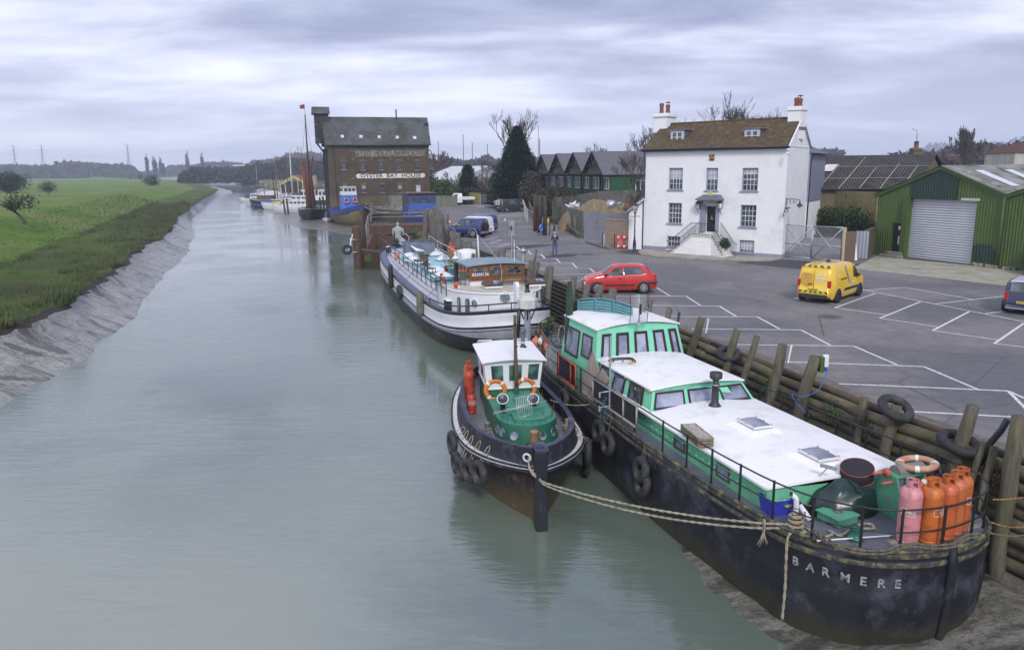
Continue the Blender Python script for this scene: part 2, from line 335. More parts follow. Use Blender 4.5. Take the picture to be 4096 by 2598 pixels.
def rowat(y):
 k=max(1,y*.012)
 xw=interp(LW,y)+jit(y,.25,.35*k)+jit(y,.05,.8);xg=interp(LG,y)+jit(y+400,.35,.9)+jit(y+90,.08,.9)+jit(y+13,1.2,.4)
 if xg>xw-.8:xg=xw-.8
 d=min(9.0,(y*.10+5))
 xm=xg-max(7,min(14,10+.0*y))+jit(y+50,.05,1.2);xb=xm-9;xc=xb-5;xf=xc-9
 xr=interp(RW,y)+jit(y+77,.4,.25*k);xq=interp(QL,y);
 if xr>xq-.4:xr=xq-.4
 if xr<xw+2:xr=xw+2
 P=[];mi=[]
 def seg(x0,x1,n,fz,mt):
  for i in range(n):
   t=i/n;x=lerp(x0,x1,t);P.append(Vc((x,y,fz(x,t))));mi.append(mt)
 fa=min(1,y/60)if y>0 else.3
 seg(-2600,xf-160,5,lambda x,t:-.55,0)
 seg(xf-160,xf,22,lambda x,t:-.55+.35*fbm(x,y,.05)+.12*fbm(x,y,.3),0)
 seg(xf,xc-1.5,6,lambda x,t:-.5+1.5*(t*t*(3-2*t))+.12*fbm(x,y,.3),0)
 seg(xc-1.5,xb-2,5,lambda x,t:1.0+.1*fbm(x,y,.3),0)
 seg(xb-2,xm,12,lambda x,t:1.0-1.75*(t*t*(3-2*t))+.10*fbm(x,y,.6),0)
 sc=lambda x,t:-.85-.35*math.exp(-((t-.08)/.06)**2)*(1+fbm(0,y,.15))-.35*t+.16*fbm(x,y,.9)
 seg(xm,xg,16,sc,1)
 seg(xg,xg+.45,3,lambda x,t:-1.2-.30*t,4)
 zz=lambda x,t:-1.47-1.58*(t**.75)+.07*fbm(x*.35,y,.4)*math.sin(min(1,t*4)*PI/2)+.06*fbm(x,y,2.2)
 seg(xg+.45,xw,30,zz,2)
 xb0=xw+.5;xb1=xr-.5
 seg(xw,xr,10,lambda x,t:-3.04-.75*math.sin(PI*t),3)
 def rz(x,t):
  near=y<125
  top=-2.25 if near else-2.55 if y<300 else-1.4
  if 36<y<105:top=-2.6
  return lerp(-3.03,top,t**(.95 if y<30 else.8))+.07*fbm(x,y,.9)*math.sin(PI*min(1,t*1.1))+.06*fbm(x,y,3)
 seg(xr,xq,18,rz,3 if y<140 else 2)
 seg(xq,xq+.35,2,lambda x,t:lerp(-2.2 if y<125 else-2.3 if y<300 else-1.4,-.05,t),3)
 seg(xq+.35,xq+60,10,lambda x,t:-.06+(0.0 if y<170 else.25*fbm(x,y,.05)),5 if y<185 else 5)
 seg(xq+60,2600,7,lambda x,t:-.06,5);P.append(Vc((2600,y,-.06)))
 return P,mi
RW_=[rowat(y)for y in ys]
mids=RW_[0][1]
g=MB();g.grid([r[0]for r in RW_],mf=lambda i,j:mids[j]);
last=RW_[-1][0];g.grid([last,[Vc((p.x*1.2,1260,-.5))for p in last],[Vc((p.x*3,7000,-.5))for p in last]],mi=0,sm=True)
g.v=[Vc((p.x,p.y,p.z))for p in g.v]
go=g.build('ground',[grassM,marshM,mudM,mudD,M('bank_cut',(.035,.028,.02),.9,bmp=.05),groundM],kind='structure',uv=False)
wv=MB();wv.add([(-900,-60,ZW),(60,-60,ZW),(60,1195,ZW),(-900,1195,ZW)],[(0,1,2,3)]);wv.build('water',waterM,kind='structure',uv=False)
car=[(x+.42,y)for y,x in QL if-60<=y<=139]
poly=[Vc((x,y,0))for x,y in car]+[Vc((-17,150,0)),Vc((5,178,0)),Vc((9,178,0)),Vc((4.5,116,0)),Vc((4.2,96,0)),Vc((6.4,84,0)),Vc((8,72,0)),Vc((9,65,0)),Vc((24,64,0)),Vc((45,80,0)),Vc((70,40,0)),Vc((70,-60,0))]
rowsL=[]
def xr_(y):
 T=[(-60,70),(40,70),(64,45),(66,9.6),(72,8.4),(84,6.6),(96,4.4),(116,4.2),(150,5.5)]
 return interp(T,y)
yy=[-60+i*4 for i in range(15)]+[i*1.0 for i in range(0,151)]
rowsL=[[Vc((lerp(interp(QL,y)+.42,xr_(y),j/12),y,0))for j in range(13)]for y in yy]
MB().grid(rowsL,sm=False).build('car_park',asphalt,kind='structure')
paint=M('road_paint',(.72,.72,.74),.7,.15,6,dirt=(.2,.2,.22),dscale=9,dth=(.46,.7))
pl=MB()
_lz=[0]
def line(a,b,w_=.1):
 _lz[0]+=1;z=.006+.0002*(_lz[0]%29)
 a=Vc((a[0],a[1],z));b=Vc((b[0],b[1],z));d=(b-a);
 n=Vc((-d.y,d.x,0)).normalized()*w_/2;pl.quad(a-n,b-n,b+n,a+n)
def ln(gf,*pts,w_=.1,close=False):
 P=[gf(*p)for p in pts]
 for a,b in zip(P,P[1:]):line(a,b,w_)
for s in[((190,265),(970,272)),((400,365),(1310,376)),((730,473),(1760,508)),((1060,612),(2305,665)),((1670,797),(2340,832)),((60,186),(690,188)),((0,115),(445,119)),((0,55),(232,56)),((970,272),(1160,370)),((1310,376),(1590,497)),((1760,508),(2110,655)),((2305,665),(2540,770)),((2310,670),(2440,800)),((690,188),(835,267)),((445,119),(555,186)),((232,56),(325,115)),((1350,10),(2407,220)),((1450,38),(1190,130),(1520,176)),((1740,92),(1480,198),(1850,253)),((2055,155),(1820,277),(2240,337)),((2407,230),(2215,362),(2560,400)),((1345,20),(1640,0),(2085,78)),((1830,106),(2300,54)),((2145,170),(2290,152)),((930,70),(1225,110)),((925,72),(970,60))]:ln(gQ,*s)
for s in[((0,318),(90,318)),((90,318),(158,385)),((0,386),(335,388)),((335,388),(415,465)),((45,470),(605,468)),((605,468),(710,555)),((40,568),(700,552)),((160,665),(520,660)),((380,778),(530,776)),((770,897),(2068,897)),((1590,767),(1630,768),(1830,890))]:ln(cf(2200,950,.262),*s)
gT=cf(1700,850,.2293)
for s in[((520,455),(1100,470),(1345,480),(1120,535)),((1020,412),(1270,422),(1060,466)),((560,528),(1480,542),(1280,597)),((760,608),(1290,598)),((1070,660),(1790,660),(1850,725)),((1290,730),(2020,728),(2090,795)),((1660,650),(1590,590)),((1750,800),(2181,797)),((1760,880),(2181,880)),((1780,985),(2181,985)),((1240,302),(1310,292)),((1400,100),(1390,145)),((1400,138),(1750,138)),((1120,90),(1740,98)),((1150,62),(1740,70)),((1140,40),(1740,55)),((1160,20),(1740,38)),((1150,55),(1725,12)),((1230,98),(1730,45))]:ln(gT,*s,w_=.13)
for s in[((370,940),(700,945)),((440,940),(620,965)),((520,940),(680,975)),((600,990),(680,985)),((480,935),(660,935)),((660,1065),(1000,1015)),((680,1050),(1000,1040))]:ln(gF,*s,w_=.16)
for s in[((1040,250-180),(1090,75)),]:pass
for i in range(7):ln(gJ,(640+i*10,165+i*9),(1230+i*20,160+i*11),w_=.16)
pl.build('bay_markings',paint,kind='structure')
conc=M('apron_concrete',(.34,.33,.27),.9,.3,1.1,dirt=(.17,.19,.09),dscale=.8,dth=(.5,.68),bmp=.01,stretch=(1,1,1))
ap=MB();P=[gH(400,1095),gH(575,1003),gH(660,1010),gH(850,1030),gH(1260,1068),gH(1530,1100),gH(1780,1120),gH(1780,1180),gH(1560,1225)]
ap.prism([(p.x,p.y)for p in P][::-1],-.05,.018);ap.build('concrete_apron',conc,kind='structure')
pv=MB();P=[gG(310,1345),gG(340,1328),gG(600,1335),gG(1000,1350),gG(1470,1375),gG(1480,1400),gG(1400,1415),gG(1200,1417),gG(1000,1411),gG(800,1403),gG(600,1392),gG(420,1375),gG(330,1362)]
paveM=M_brick('paving_stone',(.38,.36,.31),(.32,.31,.28),(.12,.11,.1),w=.9,h=.6,ms=.02,dirt=(.2,.18,.13),dsc=.9)
pv.prism([(p.x,p.y)for p in P][::-1],-.05,.11);pv.build('pavement',paveM,kind='structure')
pt=MB()
def patch(gf,pts,z=.005):P=[gf(*p)for p in pts];pt.poly([Vc((p.x,p.y,z))for p in P][::-1])
freshM=M('fresh_asphalt',(.045,.045,.052),.8,.3,30,bmp=.004);
patch(gG,[(1460,1400),(1720,1415),(1965,1425),(1965,1440),(2120,1440),(2120,1400),(2050,1480),(1650,1480),(1300,1445),(1100,1425),(1400,1418)][:5]+[(2100,1435),(1900,1490),(1650,1480),(1300,1445),(1100,1425)])
patch(gG,[(120,1335),(300,1315),(360,1325),(312,1345),(325,1362),(240,1358)],.008)
patch(gF,[(700,1395),(960,1345),(1270,1335),(1290,1345),(1000,1385),(760,1400)]);patch(gF,[(1100,1470),(1430,1430),(1560,1435),(1500,1460),(1200,1478)],.0055)
patch(gF,[(1620,1300),(1830,1365),(1900,1392),(1780,1375),(1640,1330)],.0065)
pt.build('asphalt_patch',freshM,kind='structure')
st=MB();rowsE=[]
for y in[i*.8 for i in range(10,130)]:
 x=interp(QL,y);rowsE.append([Vc((x+.1+.9*k/5+(.5*fbm(k,y,.5)if k==5 else 0),y,.02+.05*fbm(k,y,1.3)*(1 if 0<k<5 else 0)-(.03 if k==5 else 0)))for k in range(6)])
st.grid(rowsE);st.build('quay_edge_earth',M('quay_earth',(.16,.14,.12),.95,.4,3,dirt=(.06,.07,.03),dscale=2,bmp=.03),kind='structure')
yd=MB();a,b_=G(3126,1035),G(3370,1050);c_,d_=G(3470,948,.9),G(3215,950,.9)
yd.poly([a+Vc((0,0,.004)),b_+Vc((0,0,.004)),c_,d_]);g0=lambda p:Vc((p.x,p.y,-.1));yd.quad(b_,g0(b_),g0(c_),c_);yd.quad(c_,g0(c_),g0(d_),d_);yd.quad(d_,g0(d_),g0(a),a);yd.build('yard_paving',M_brick('yard_setts',(.26,.26,.30),(.2,.2,.24),(.1,.1,.11),w=.3,h=.15,ms=.015),kind='structure')
def ray(x,y):return(_f+_R*((x-2048)/F_)-_U*((y-1299)/F_))
def onp(x,y,P0,n):
 "point of the sight line of pixel x,y on the upright plane through P0 with normal n"
 d=ray(x,y);n=Vc((n[0],n[1],0));t=(Vc((P0[0],P0[1],0))-Vc((CAM.x,CAM.y,0))).dot(n)/Vc((d.x,d.y,0)).dot(n)
 return CAM+d*t
def atY(x,Y,y=660):d=ray(x,y);return CAM+d*(Y/d.y)
def HZ(x,y,P):
 "height of the upright over P at image row y"
 d=ray(x,y);h=math.hypot(P[0],P[1]);return CH+d.z*h/math.hypot(d.x,d.y)
class Face:
 "upright wall face: u metres along, z up, d metres out of the wall"
 def __init__(s,P0,P1,gf=None):
  s.P=Vc((P0[0],P0[1],0));a=Vc((P1[0]-P0[0],P1[1]-P0[1],0));s.L=a.length;s.a=a.normalized();s.n=Vc((s.a.y,-s.a.x,0));s.g=gf
 def p(s,u,z,d=0):return s.P+s.a*u+s.n*d+Vc((0,0,z))
 def px(s,x,y,d=0):
  ox,oy,k=s.g;q=onp(ox+x*k,oy+y*k,s.P+s.n*d,s.n);r=q-s.P;return r.dot(s.a),q.z
 def rect(s,x0,y0,x1,y1,d=0):
  u0,z1=s.px(x0,y0,d);u1,z0=s.px(x1,y1,d);return u0,u1,z0,z1
 def box(s,m,u0,u1,z0,z1,d0,d1,mi=0):
  v=[s.p(u,z,d)for z in(z0,z1)for u,d in((u0,d1),(u1,d1),(u1,d0),(u0,d0))]
  return m.add(v,[(3,2,1,0),(4,5,6,7),(0,1,5,4),(1,2,6,5),(2,3,7,6),(3,0,4,7)],mi)
 def holes(s,m,u0,u1,z0,z1,H,th=.25,mi=0,d=0):
  us=sorted({u0,u1,*[h[0]for h in H],*[h[1]for h in H]});zs=sorted({z0,z1,*[h[2]for h in H],*[h[3]for h in H]})
  for a,b in zip(us,us[1:]):
   for c,e in zip(zs,zs[1:]):
    if any(h[0]-1e-6<=a and b<=h[1]+1e-6 and h[2]-1e-6<=c and e<=h[3]+1e-6 for h in H):continue
    m.quad(s.p(a,c,d),s.p(b,c,d),s.p(b,e,d),s.p(a,e,d),mi)
  for h in H:
   a,b,c,e=h[:4]
   m.quad(s.p(a,c,d),s.p(a,e,d),s.p(a,e,d-th),s.p(a,c,d-th),mi);m.quad(s.p(b,c,d),s.p(b,c,d-th),s.p(b,e,d-th),s.p(b,e,d),mi)
   m.quad(s.p(a,e,d),s.p(b,e,d),s.p(b,e,d-th),s.p(a,e,d-th),mi);m.quad(s.p(a,c,d),s.p(a,c,d-th),s.p(b,c,d-th),s.p(b,c,d),mi)
glassM=M_glass('window_glass');blindM=M('window_blind',(.42,.45,.52),.5,.15)
greytrim=M('grey_trim_paint',(.26,.28,.37),.55,.15,4);whitep=M('white_sash_paint',(.68,.69,.75),.5,.1)
def sash(par,F,u0,u1,z0,z1,cols,rows,blind=0.0,sill=True,rec=.14,fm=None,bm_=None,fw=.07,name='window',arch=False):
 fm=fm or greytrim;bm_=bm_ or whitep
 f=MB();F.box(f,u0,u0+fw,z0,z1,-rec-.05,-rec+.03);F.box(f,u1-fw,u1,z0,z1,-rec-.05,-rec+.03);F.box(f,u0+fw,u1-fw,z1-fw,z1,-rec-.05,-rec+.03);F.box(f,u0+fw,u1-fw,z0,z0+fw,-rec-.05,-rec+.03)
 w_=f.build(name,fm,par,world=True)
 b=MB();bw=.028 if cols*rows>6 else.035
 for i in range(1,cols):u=lerp(u0+fw,u1-fw,i/cols);F.box(b,u-bw/2,u+bw/2,z0+fw,z1-fw,-rec-.035,-rec-.005)
 for i in range(1,rows):z=lerp(z0+fw,z1-fw,i/rows);k=.05 if i*2==rows else bw;F.box(b,u0+fw,u1-fw,z-k/2,z+k/2,-rec-.04,-rec)
 if cols*rows>1:b.build('glazing_bars',bm_,w_,world=True)
 g_=MB();g_.quad(F.p(u0,z0,-rec-.042),F.p(u1,z0,-rec-.042),F.p(u1,z1,-rec-.042),F.p(u0,z1,-rec-.042))
 g_.build('pane',glassM,w_,world=True)
 if blind>0:
  h=MB();zb=z1-(z1-z0)*blind;F.box(h,u0+fw,u1-fw,zb,z1-fw,-rec-.0405,-rec-.037);h.build('blind',blindM,w_,world=True)
 if sill:
  q=MB();F.box(q,u0-.1,u1+.1,z0-.09,z0+.003,-rec,.09);q.build('sill',greytrim,w_,world=True)
 return w_
render=M('white_render',(.74,.75,.78),.85,.06,.8,dirt=(.50,.51,.54),dscale=.55,dth=(.52,.85),bmp=.004)
A0=G(2575,998);A1=G(3126,1036);B1=(23.3,60.6);dv=Vc((B1[0]-A1.x,B1[1]-A1.y,0));A3=A0+dv;
HF=Face(A0,A1,(2400,350,.4912));HS=Face(A1,A1+dv,(2400,350,.4912));HL=HF.L;ZE=7.86
house=thing('white_house','three storey white rendered house with mottled brown tile roof, twin front steps and two dormers','house',A0)
rc={k:HF.rect(*v)for k,v in dict(ul=(562,655,670,832),uc=(866,655,955,838),ur=(1160,655,1281,842),gl=(557,938,661,1108),gr=(1146,955,1266,1138),bl=(547,1208,649,1300),br=(1135,1240,1252,1347),door=(866,962,940,1178)).items()}
w_=MB();HF.holes(w_,0,HL,0,ZE,[rc[k]for k in rc],th=.3)
ridge_f=lambda t:(A0.lerp(A1,t)+dv*.5)
ZR=HZ(3175,478,ridge_f(1));
w_.poly([HS.p(0,0),HS.p(HS.L,0),HS.p(HS.L,ZE),HS.p(HS.L*.5,ZR+.1),HS.p(0,ZE)])
P3=Face(A3,A0);w_.poly([P3.p(0,0),P3.p(P3.L,0),P3.p(P3.L,ZE),P3.p(P3.L*.5,ZR+.1),P3.p(0,ZE)])
BK=Face(A1+dv,A3);w_.quad(BK.p(0,0),BK.p(BK.L,0),BK.p(BK.L,ZE),BK.p(0,ZE))
w_.build('wall',render,house,world=True)
pl_=MB();HF.box(pl_,-.02,rc['bl'][0]-.1,0,.34,0,.05);HF.box(pl_,rc['br'][1]-3.2,HL+.05,.0,.33,0,.05);HS.box(pl_,-.0,HS.L,0,.33,0,.04);pl_.build('plinth',greytrim,house,world=True)
sash(house,HF,*rc['ul'],4,4,.46);sash(house,HF,*rc['uc'],3,4,.48);sash(house,HF,*rc['ur'],4,4,.28);sash(house,HF,*rc['gl'],4,4);sash(house,HF,*rc['gr'],4,4);sash(house,HF,*rc['bl'],4,2);sash(house,HF,*rc['br'],4,2,.8)
tileM=M_brick('clay_tiles',(.135,.070,.033),(.045,.038,.025),(.014,.012,.01),w=.30,h=.2,ms=.02,dirt=(.12,.115,.04),dsc=2.6,dth=(.5,.72),bmp=.03)
slateM=M_brick('slates',(.17,.19,.25),(.12,.14,.19),(.05,.055,.07),w=.3,h=.22,ms=.012,dsc=.6,bmp=.015)
leadM=M('lead_flashing',(.14,.15,.19),.6,.3,3)
r_=MB();ov=.12;n0=Vc((0,0,0))
def slope(m,Pa,Pb,Pc,Pd,th=.12,mi=0):
 nn=(Pb-Pa).cross(Pd-Pa).normalized()*th;m.add([Pa,Pb,Pc,Pd,Pa+nn,Pb+nn,Pc+nn,Pd+nn],[(3,2,1,0),(4,5,6,7),(0,1,5,4),(1,2,6,5),(2,3,7,6),(3,0,4,7)],mi)
rl,rr=HF.p(-.05,ZR)+dv*.5,HF.p(HL-.05,ZR)+dv*.5
slope(r_,HF.p(-.25,ZE-.12,.3),HF.p(HL+.0,ZE-.12,.3),rr,rl);bl,br=BK.p(BK.L+.1,ZE-.1,.3),BK.p(0,ZE-.1,.3);slope(r_,br,bl,rl,rr)
roof=r_.build('roof',tileM,house,world=True)
rt=MB();
for i in range(34):t=i/34;rt.cyl(rl.lerp(rr,t)+Vc((0,0,.11)),rl.lerp(rr,t+.027)+Vc((0,0,.11)),.13,.12,8)
rt.build('ridge_tiles',tileM,roof,world=True)
gt=MB();gt.tube([HF.p(-.3,ZE-.05,.36),HF.p(HL+.1,ZE-.05,.36)],.075,8);gt.tube([HF.p(-.08,ZE-.1,.1),HF.p(-.08,.0,.1)],.045,6);HF.box(gt,-.2,HL+.1,ZE-.18,ZE-.02,0,.3);gt.build('gutter',M('black_iron',(.015,.016,.02),.45,.2),house,world=True)
blackI=_mc['black_iron']
vb=MB();vb.tube([HS.p(-.0,ZE,.05),HS.p(HS.L*.5,ZR+.12,.05),HS.p(HS.L+.1,ZE-.05,.05)],.06,6);HS.box(vb,0,HS.L,ZE-.03,ZE+.03,0,.035);vb.build('verge_trim',render,house,world=True)
vt=MB();vt.tube([HS.p(HS.L*.5,ZR+.2,.09),HS.p(HS.L+.12,ZE-.02,.09)],.05,6);vt.build('barge_board',blackI,house,world=True)
for(x0,y0,x1,y1)in((580,352,682,462),(1182,340,1298,450)):
 dd=-1.25;u0,u1,z0,z1=HF.rect(x0,y0,x1,y1,dd);
 m=MB();HF.box(m,u0,u1,z0-.25,z1,dd-1.9,dd);D_=m.build('dormer',M('dormer_cheek',(.10,.11,.14),.7,.3),house,world=True)
 m=MB();HF.box(m,u0-.12,u1+.12,z1,z1+.09,dd-2.2,dd+.14);m.build('dormer_roof',leadM,D_,world=True)
 m=MB();HF.box(m,u0-.02,u1+.02,z0-.08,z1-.0,dd,dd+.05);m.build('dormer_surround',M('pale_grey_paint',(.42,.44,.54),.5,.1),D_,world=True)
 k=.12
 um=(u0+u1)/2
 m=MB();HF.box(m,u0+k,um-.02,z0+k,z1-k,dd+.05,dd+.06);HF.box(m,um+.02,u1-k,z0+k,z1-k,dd+.05,dd+.06);m.build('pane',glassM,D_,world=True)
 m=MB();
 for a,b in((u0+k,um-.02),(um+.02,u1-k)):
  for q in(a,b-.04):HF.box(m,q,q+.04,z0+k,z1-k,dd+.06,dd+.085)
  for zq in(z0+k,(z0+z1)/2,z1-k-.04):HF.box(m,a+.04,b-.04,zq,zq+.035,dd+.06,dd+.08)
 m.build('glazing_bars',whitep,D_,world=True)
terra=M('terracotta',(.22,.07,.045),.8,.3,5)
for t,(xb0,xb1,yt,yb),pots in((0.0,(457,592,212,365),((502,129,188),(553,140,192))),(1.0,(1545,1655,155,318),((1600,83,150),(1628,88,150)))):
 base=HF.p(HL*t+(.35 if t==0 else-.55),0)+dv*.5
 wdt=(xb1-xb0)*.4912/F_*base.length
 cx=onp(2400+.4912*(xb0+xb1)/2,350+.4912*yb,base,HF.n);base=Vc((cx.x,cx.y,0));zt=HZ(2400+.4912*(xb0+xb1)/2,350+.4912*yt,base);zb=HZ(0+2400+.4912*(xb0+xb1)/2,350+.4912*yb,base)-.9
 rz=math.atan2(HF.a.y,HF.a.x)
 m=MB();m.box((base.x,base.y,(zt+zb)/2-.1),(wdt*.86,wdt*1.05,zt-zb-.2),rz);ch=m.build('chimney',render,roof,world=True)
 m=MB();m.box((base.x,base.y,zt-.22),(wdt*1.02,wdt*1.2,.2),rz);m.box((base.x,base.y,zt-.07),(wdt*.95,wdt*1.12,.1),rz);m.build('chimney_cap',render,ch,world=True,bevel=.04)
 m=MB();m.box((base.x,base.y,zb+.75),(wdt*.92,wdt*1.3,.22),rz);m.build('flashing',leadM,ch,world=True)
 for i,(px_,p0,p1)in enumerate(pots):
  q=onp(2400+.4912*px_,350+.4912*p1,base,HF.n);z0=zt-.04;z1=HZ(2400+.4912*px_,350+.4912*p0,q)
  m=MB();m.lathe([(.19,z0),(.17,z0+.15),(.155,z1-.25),(.19,z1-.18),(.19,z1-.1),(.16,z1),(.12,z1),(.12,z1-.2)],(q.x,q.y,0),12)
  if i==1:m.lathe([(.03,z1),(.03,z1+.12)],(q.x,q.y,0),6);m.lathe([(0,z1+.26),(.22,z1+.17),(.22,z1+.14),(0,z1+.14)],(q.x,q.y,0),12)
  m.build('chimney_pot',terra,ch,world=True)
u0,u1,z0,z1=rc['door']
dm=MB();HF.box(dm,u0,u1,z0,z1,-.25,-.19);
door=dm.build('door',M('black_gloss_paint',(.012,.014,.028),.18,.2),house,world=True)
dp=MB()
for zc,hh in((z0+.45,.55),(z0+1.45,.85)):
 for uc in(u0+(u1-u0)*.28,u0+(u1-u0)*.72):HF.box(dp,uc-.16,uc+.16,zc-hh/2,zc+hh/2,-.19,-.175)
dp.build('door_panel',_mc['black_gloss_paint'],door,world=True)
brass=M('brass',(.6,.45,.15),.3,.2,metal=.6)
kb=MB();kb.lathe([(0,-.05),(.04,-.03),(.05,0),(.04,.03),(0,.05)],HF.p((u0+u1)/2,z0+1.15,-.13),10);HF.box(kb,(u0+u1)/2-.13,(u0+u1)/2+.13,z0+.95,z0+1.01,-.19,-.17);kb.torus(HF.p((u0+u1)/2+.03,z0+1.95,-.16),.08,.02,Matrix.Rotation(PI/2,3,'X'),12,6);kb.build('door_furniture',brass,door,world=True)
sr=MB();HF.box(sr,u0-.42,u0,z0,z1+.1,0,.12);HF.box(sr,u1,u1+.25,z0,z1+.1,0,.12);HF.box(sr,u0-.42,u1+.25,z1+.1,z1+.42,0,.14)
for k in range(3):HF.box(sr,u0-.35+k*.11,u0-.30+k*.11,z0+.05,z1,.12,.14)
sr.build('door_surround',greytrim,house,world=True)
cp=MB();a_,b_=HF.px(790,905,.5)[0],HF.px(985,905,.5)[0];zc=z1+.42
HF.box(cp,a_,b_,zc,zc+.1,0,.8);cp.add([HF.p(a_,zc+.1,.8),HF.p(b_,zc+.1,.8),HF.p(b_-.25,zc+.42,0),HF.p(a_+.25,zc+.42,0),HF.p(a_,zc+.1,0),HF.p(b_,zc+.1,0)],[(0,1,2,3),(0,3,4),(1,5,2)])
for uu in(a_+.25,b_-.25):cp.tube([HF.p(uu,zc-.4,.05),HF.p(uu,zc-.2,.22),HF.p(uu,zc,.6)],.035,6)
cp.build('porch_canopy',leadM,house,world=True)
sg=MB();HF.box(sg,u0-.15,u1+.1,z1+.15,z1+.36,.14,.155);s_=sg.build('name_board',M('cream_board',(.62,.6,.55),.6,.1),house,world=True)
nm=text_part('lettering','CUSTOMS HOUSE',.12,M('maroon_letters',(.16,.03,.04),.6,.1),s_,face_M(HF.p((u0+u1)/2-.02,z1+.255,.162)-A0,HF.a,(0,0,1)),.002)
def lantern(F,u,z,s=1.0):
 m=MB();q=F.p(u,z,.28);m.lathe([(0,.34*s),(.05*s,.3*s),(.16*s,.2*s),(.17*s,.17*s)],q,6,sm=False);m.lathe([(.10*s,-.16*s),(.0,-.22*s)],q,6,sm=False)
 for i in range(6):t=PI/3*i;m.cyl(q+Vc((.10*s*math.cos(t),.10*s*math.sin(t),-.16*s)),q+Vc((.15*s*math.cos(t),.15*s*math.sin(t),.18*s)),.012,.012,4)
 m.tube([F.p(u,z-.45*s,.02),F.p(u,z-.4*s,.2),F.p(u,z-.2*s,.28)],.025,5);m.tube([F.p(u,z+.1*s,.02),F.p(u,z+.36*s,.2),F.p(u,z+.34*s,.28)],.02,5)
 o=m.build('wall_lantern',blackI,house,world=True)
 k=MB();k.lathe([(.09*s,-.15*s),(.14*s,.17*s)],q,6,sm=False);k.build('lantern_glass',M_glass('lantern_glass',(.3,.3,.28),.2),o,world=True);return o
for x,y in((800,965),(983,965)):u,z=HF.px(x,y,.2);lantern(HF,u,z,1.25)
u,z=HF.px(911,571);m=MB();m.lathe([(.001,0),(.13,0),(.2,.04),(.19,.09),(0,.09)],HF.p(u,z,0),8,sm=False,M=Matrix((HF.a,Vc((0,0,1)),HF.n)).transposed());
plq=MB();HF.box(plq,u-.21,u+.21,z-.22,z+.22,0,.04);plq=plq.build('crest_plaque',M('plaque_black',(.02,.02,.02),.4,.2),house,world=True,bevel=.02)
cm=MB();gold=M('gold_paint',(.55,.38,.06),.4,.3,8)
for s in(-1,1):
 cm.tube([HF.p(u+s*.04,z-.13,.05),HF.p(u+s*.13,z-.08,.05),HF.p(u+s*.15,z+.05,.05),HF.p(u+s*.11,z+.13,.05)],[.02,.035,.03,.02],6)
 cm.tube([HF.p(u+s*.15,z-.02,.05),HF.p(u+s*.07,z+.02,.055)],.014,5);cm.tube([HF.p(u+s*.15,z-.08,.05),HF.p(u+s*.18,z-.16,.05)],.016,5)
cm.lathe([(0,.16),(.05,.13),(.045,.09),(.06,.08),(0,.08)],HF.p(u,z,.05),8)
cm.torus(HF.p(u,z-.01,.05),.065,.014,Matrix((HF.a,Vc((0,0,1)),HF.n)).transposed(),16,5);cm.build('crest_emblem',gold,plq,world=True)
cm=MB();HF.box(cm,u-.045,u+.045,z-.06,z+.04,.045,.06);cm.build('shield',M('shield_red',(.35,.03,.03),.5,.1),plq,world=True)
u,z=HF.px(900,865);m=MB();HF.box(m,u-.14,u+.14,z-.17,z+.17,0,.09);ab=m.build('alarm_box',M('alarm_yellow',(.75,.55,.03),.4,.1),house,world=True,bevel=.03)
m=MB();HF.box(m,u-.08,u+.08,z+.02,z+.07,.09,.094);m.build('alarm_marking',M('marking_dark',(.05,.05,.2),.5,.1),ab,world=True)
for F,x,y in((HF,381,520),(HS,1530,507),(HS,1527,537)):
 u,z=F.px(x,y,.12);m=MB();m.lathe([(0,-.09),(.07,-.06),(.09,0),(.07,.05),(.02,.08)],F.p(u,z,.14),10);m.tube([F.p(u,z+.05,0),F.p(u,z+.06,.14)],.025,6);o=m.build('security_camera',whitep,house,world=True)
 m=MB();m.lathe([(0,-.101),(.05,-.085),(.05,-.07)],F.p(u,z,.14),8);m.build('lens',blackI,o,world=True)
u,z=HS.px(1513,925);m=MB();
m.tube([HS.p(u,z+.25,.02),HS.p(u,z-.35,.02)],.03,6);m.tube([HS.p(u,z+.12,0),HS.p(u,z+.2,.35),HS.p(u,z+.1,.95)],.02,6)
for(c_,rr)in((.2,.12),(.42,.14),(.62,.1)):m.torus(HS.p(u,z-.02,c_),rr,.014,Matrix((HS.n,Vc((0,0,1)),HS.a)).transposed(),14,5)
q=HS.p(u,z,.95);m.lathe([(.03,.1),(.04,-.05),(.08,-.15),(.22,-.3),(.23,-.33),(.1,-.3)],q,12);o=m.build('gooseneck_wall_lamp',blackI,house,world=True)
m=MB();m.lathe([(.1,-.33),(.09,-.45),(.0,-.5)],q,10);m.build('lamp_glass',M_glass('pale_glass',(.35,.36,.36),.15),o,world=True)
u,z=HS.px(1490,1010);m=MB();m.tube([HS.p(u-.05,z+.3,.05),HS.p(u-.05,z+.28,.5)],.025,5);m.torus(HS.p(u-.05,z+.1,.22),.13,.022,Matrix((HS.n,Vc((0,0,1)),HS.a)).transposed(),12,5);m.tube([HS.p(u-.05,z-.4,.03),HS.p(u-.05,z+.1,.1),HS.p(u-.05,z+.28,.4)],.025,5);m.build('iron_bracket',blackI,house,world=True)
FD=1.75;ub0,zb0=HF.px(740,1210,FD);ub1,_=HF.px(905,1216,FD);ZL=(HF.px(820,1208,FD)[1]);
stair=MB();NS=8;uL,_=HF.px(572,1360,FD);uR,_=HF.px(1040,1395,FD)
HF.box(stair,ub0,ub1,0,ZL-.06,0.05,FD)
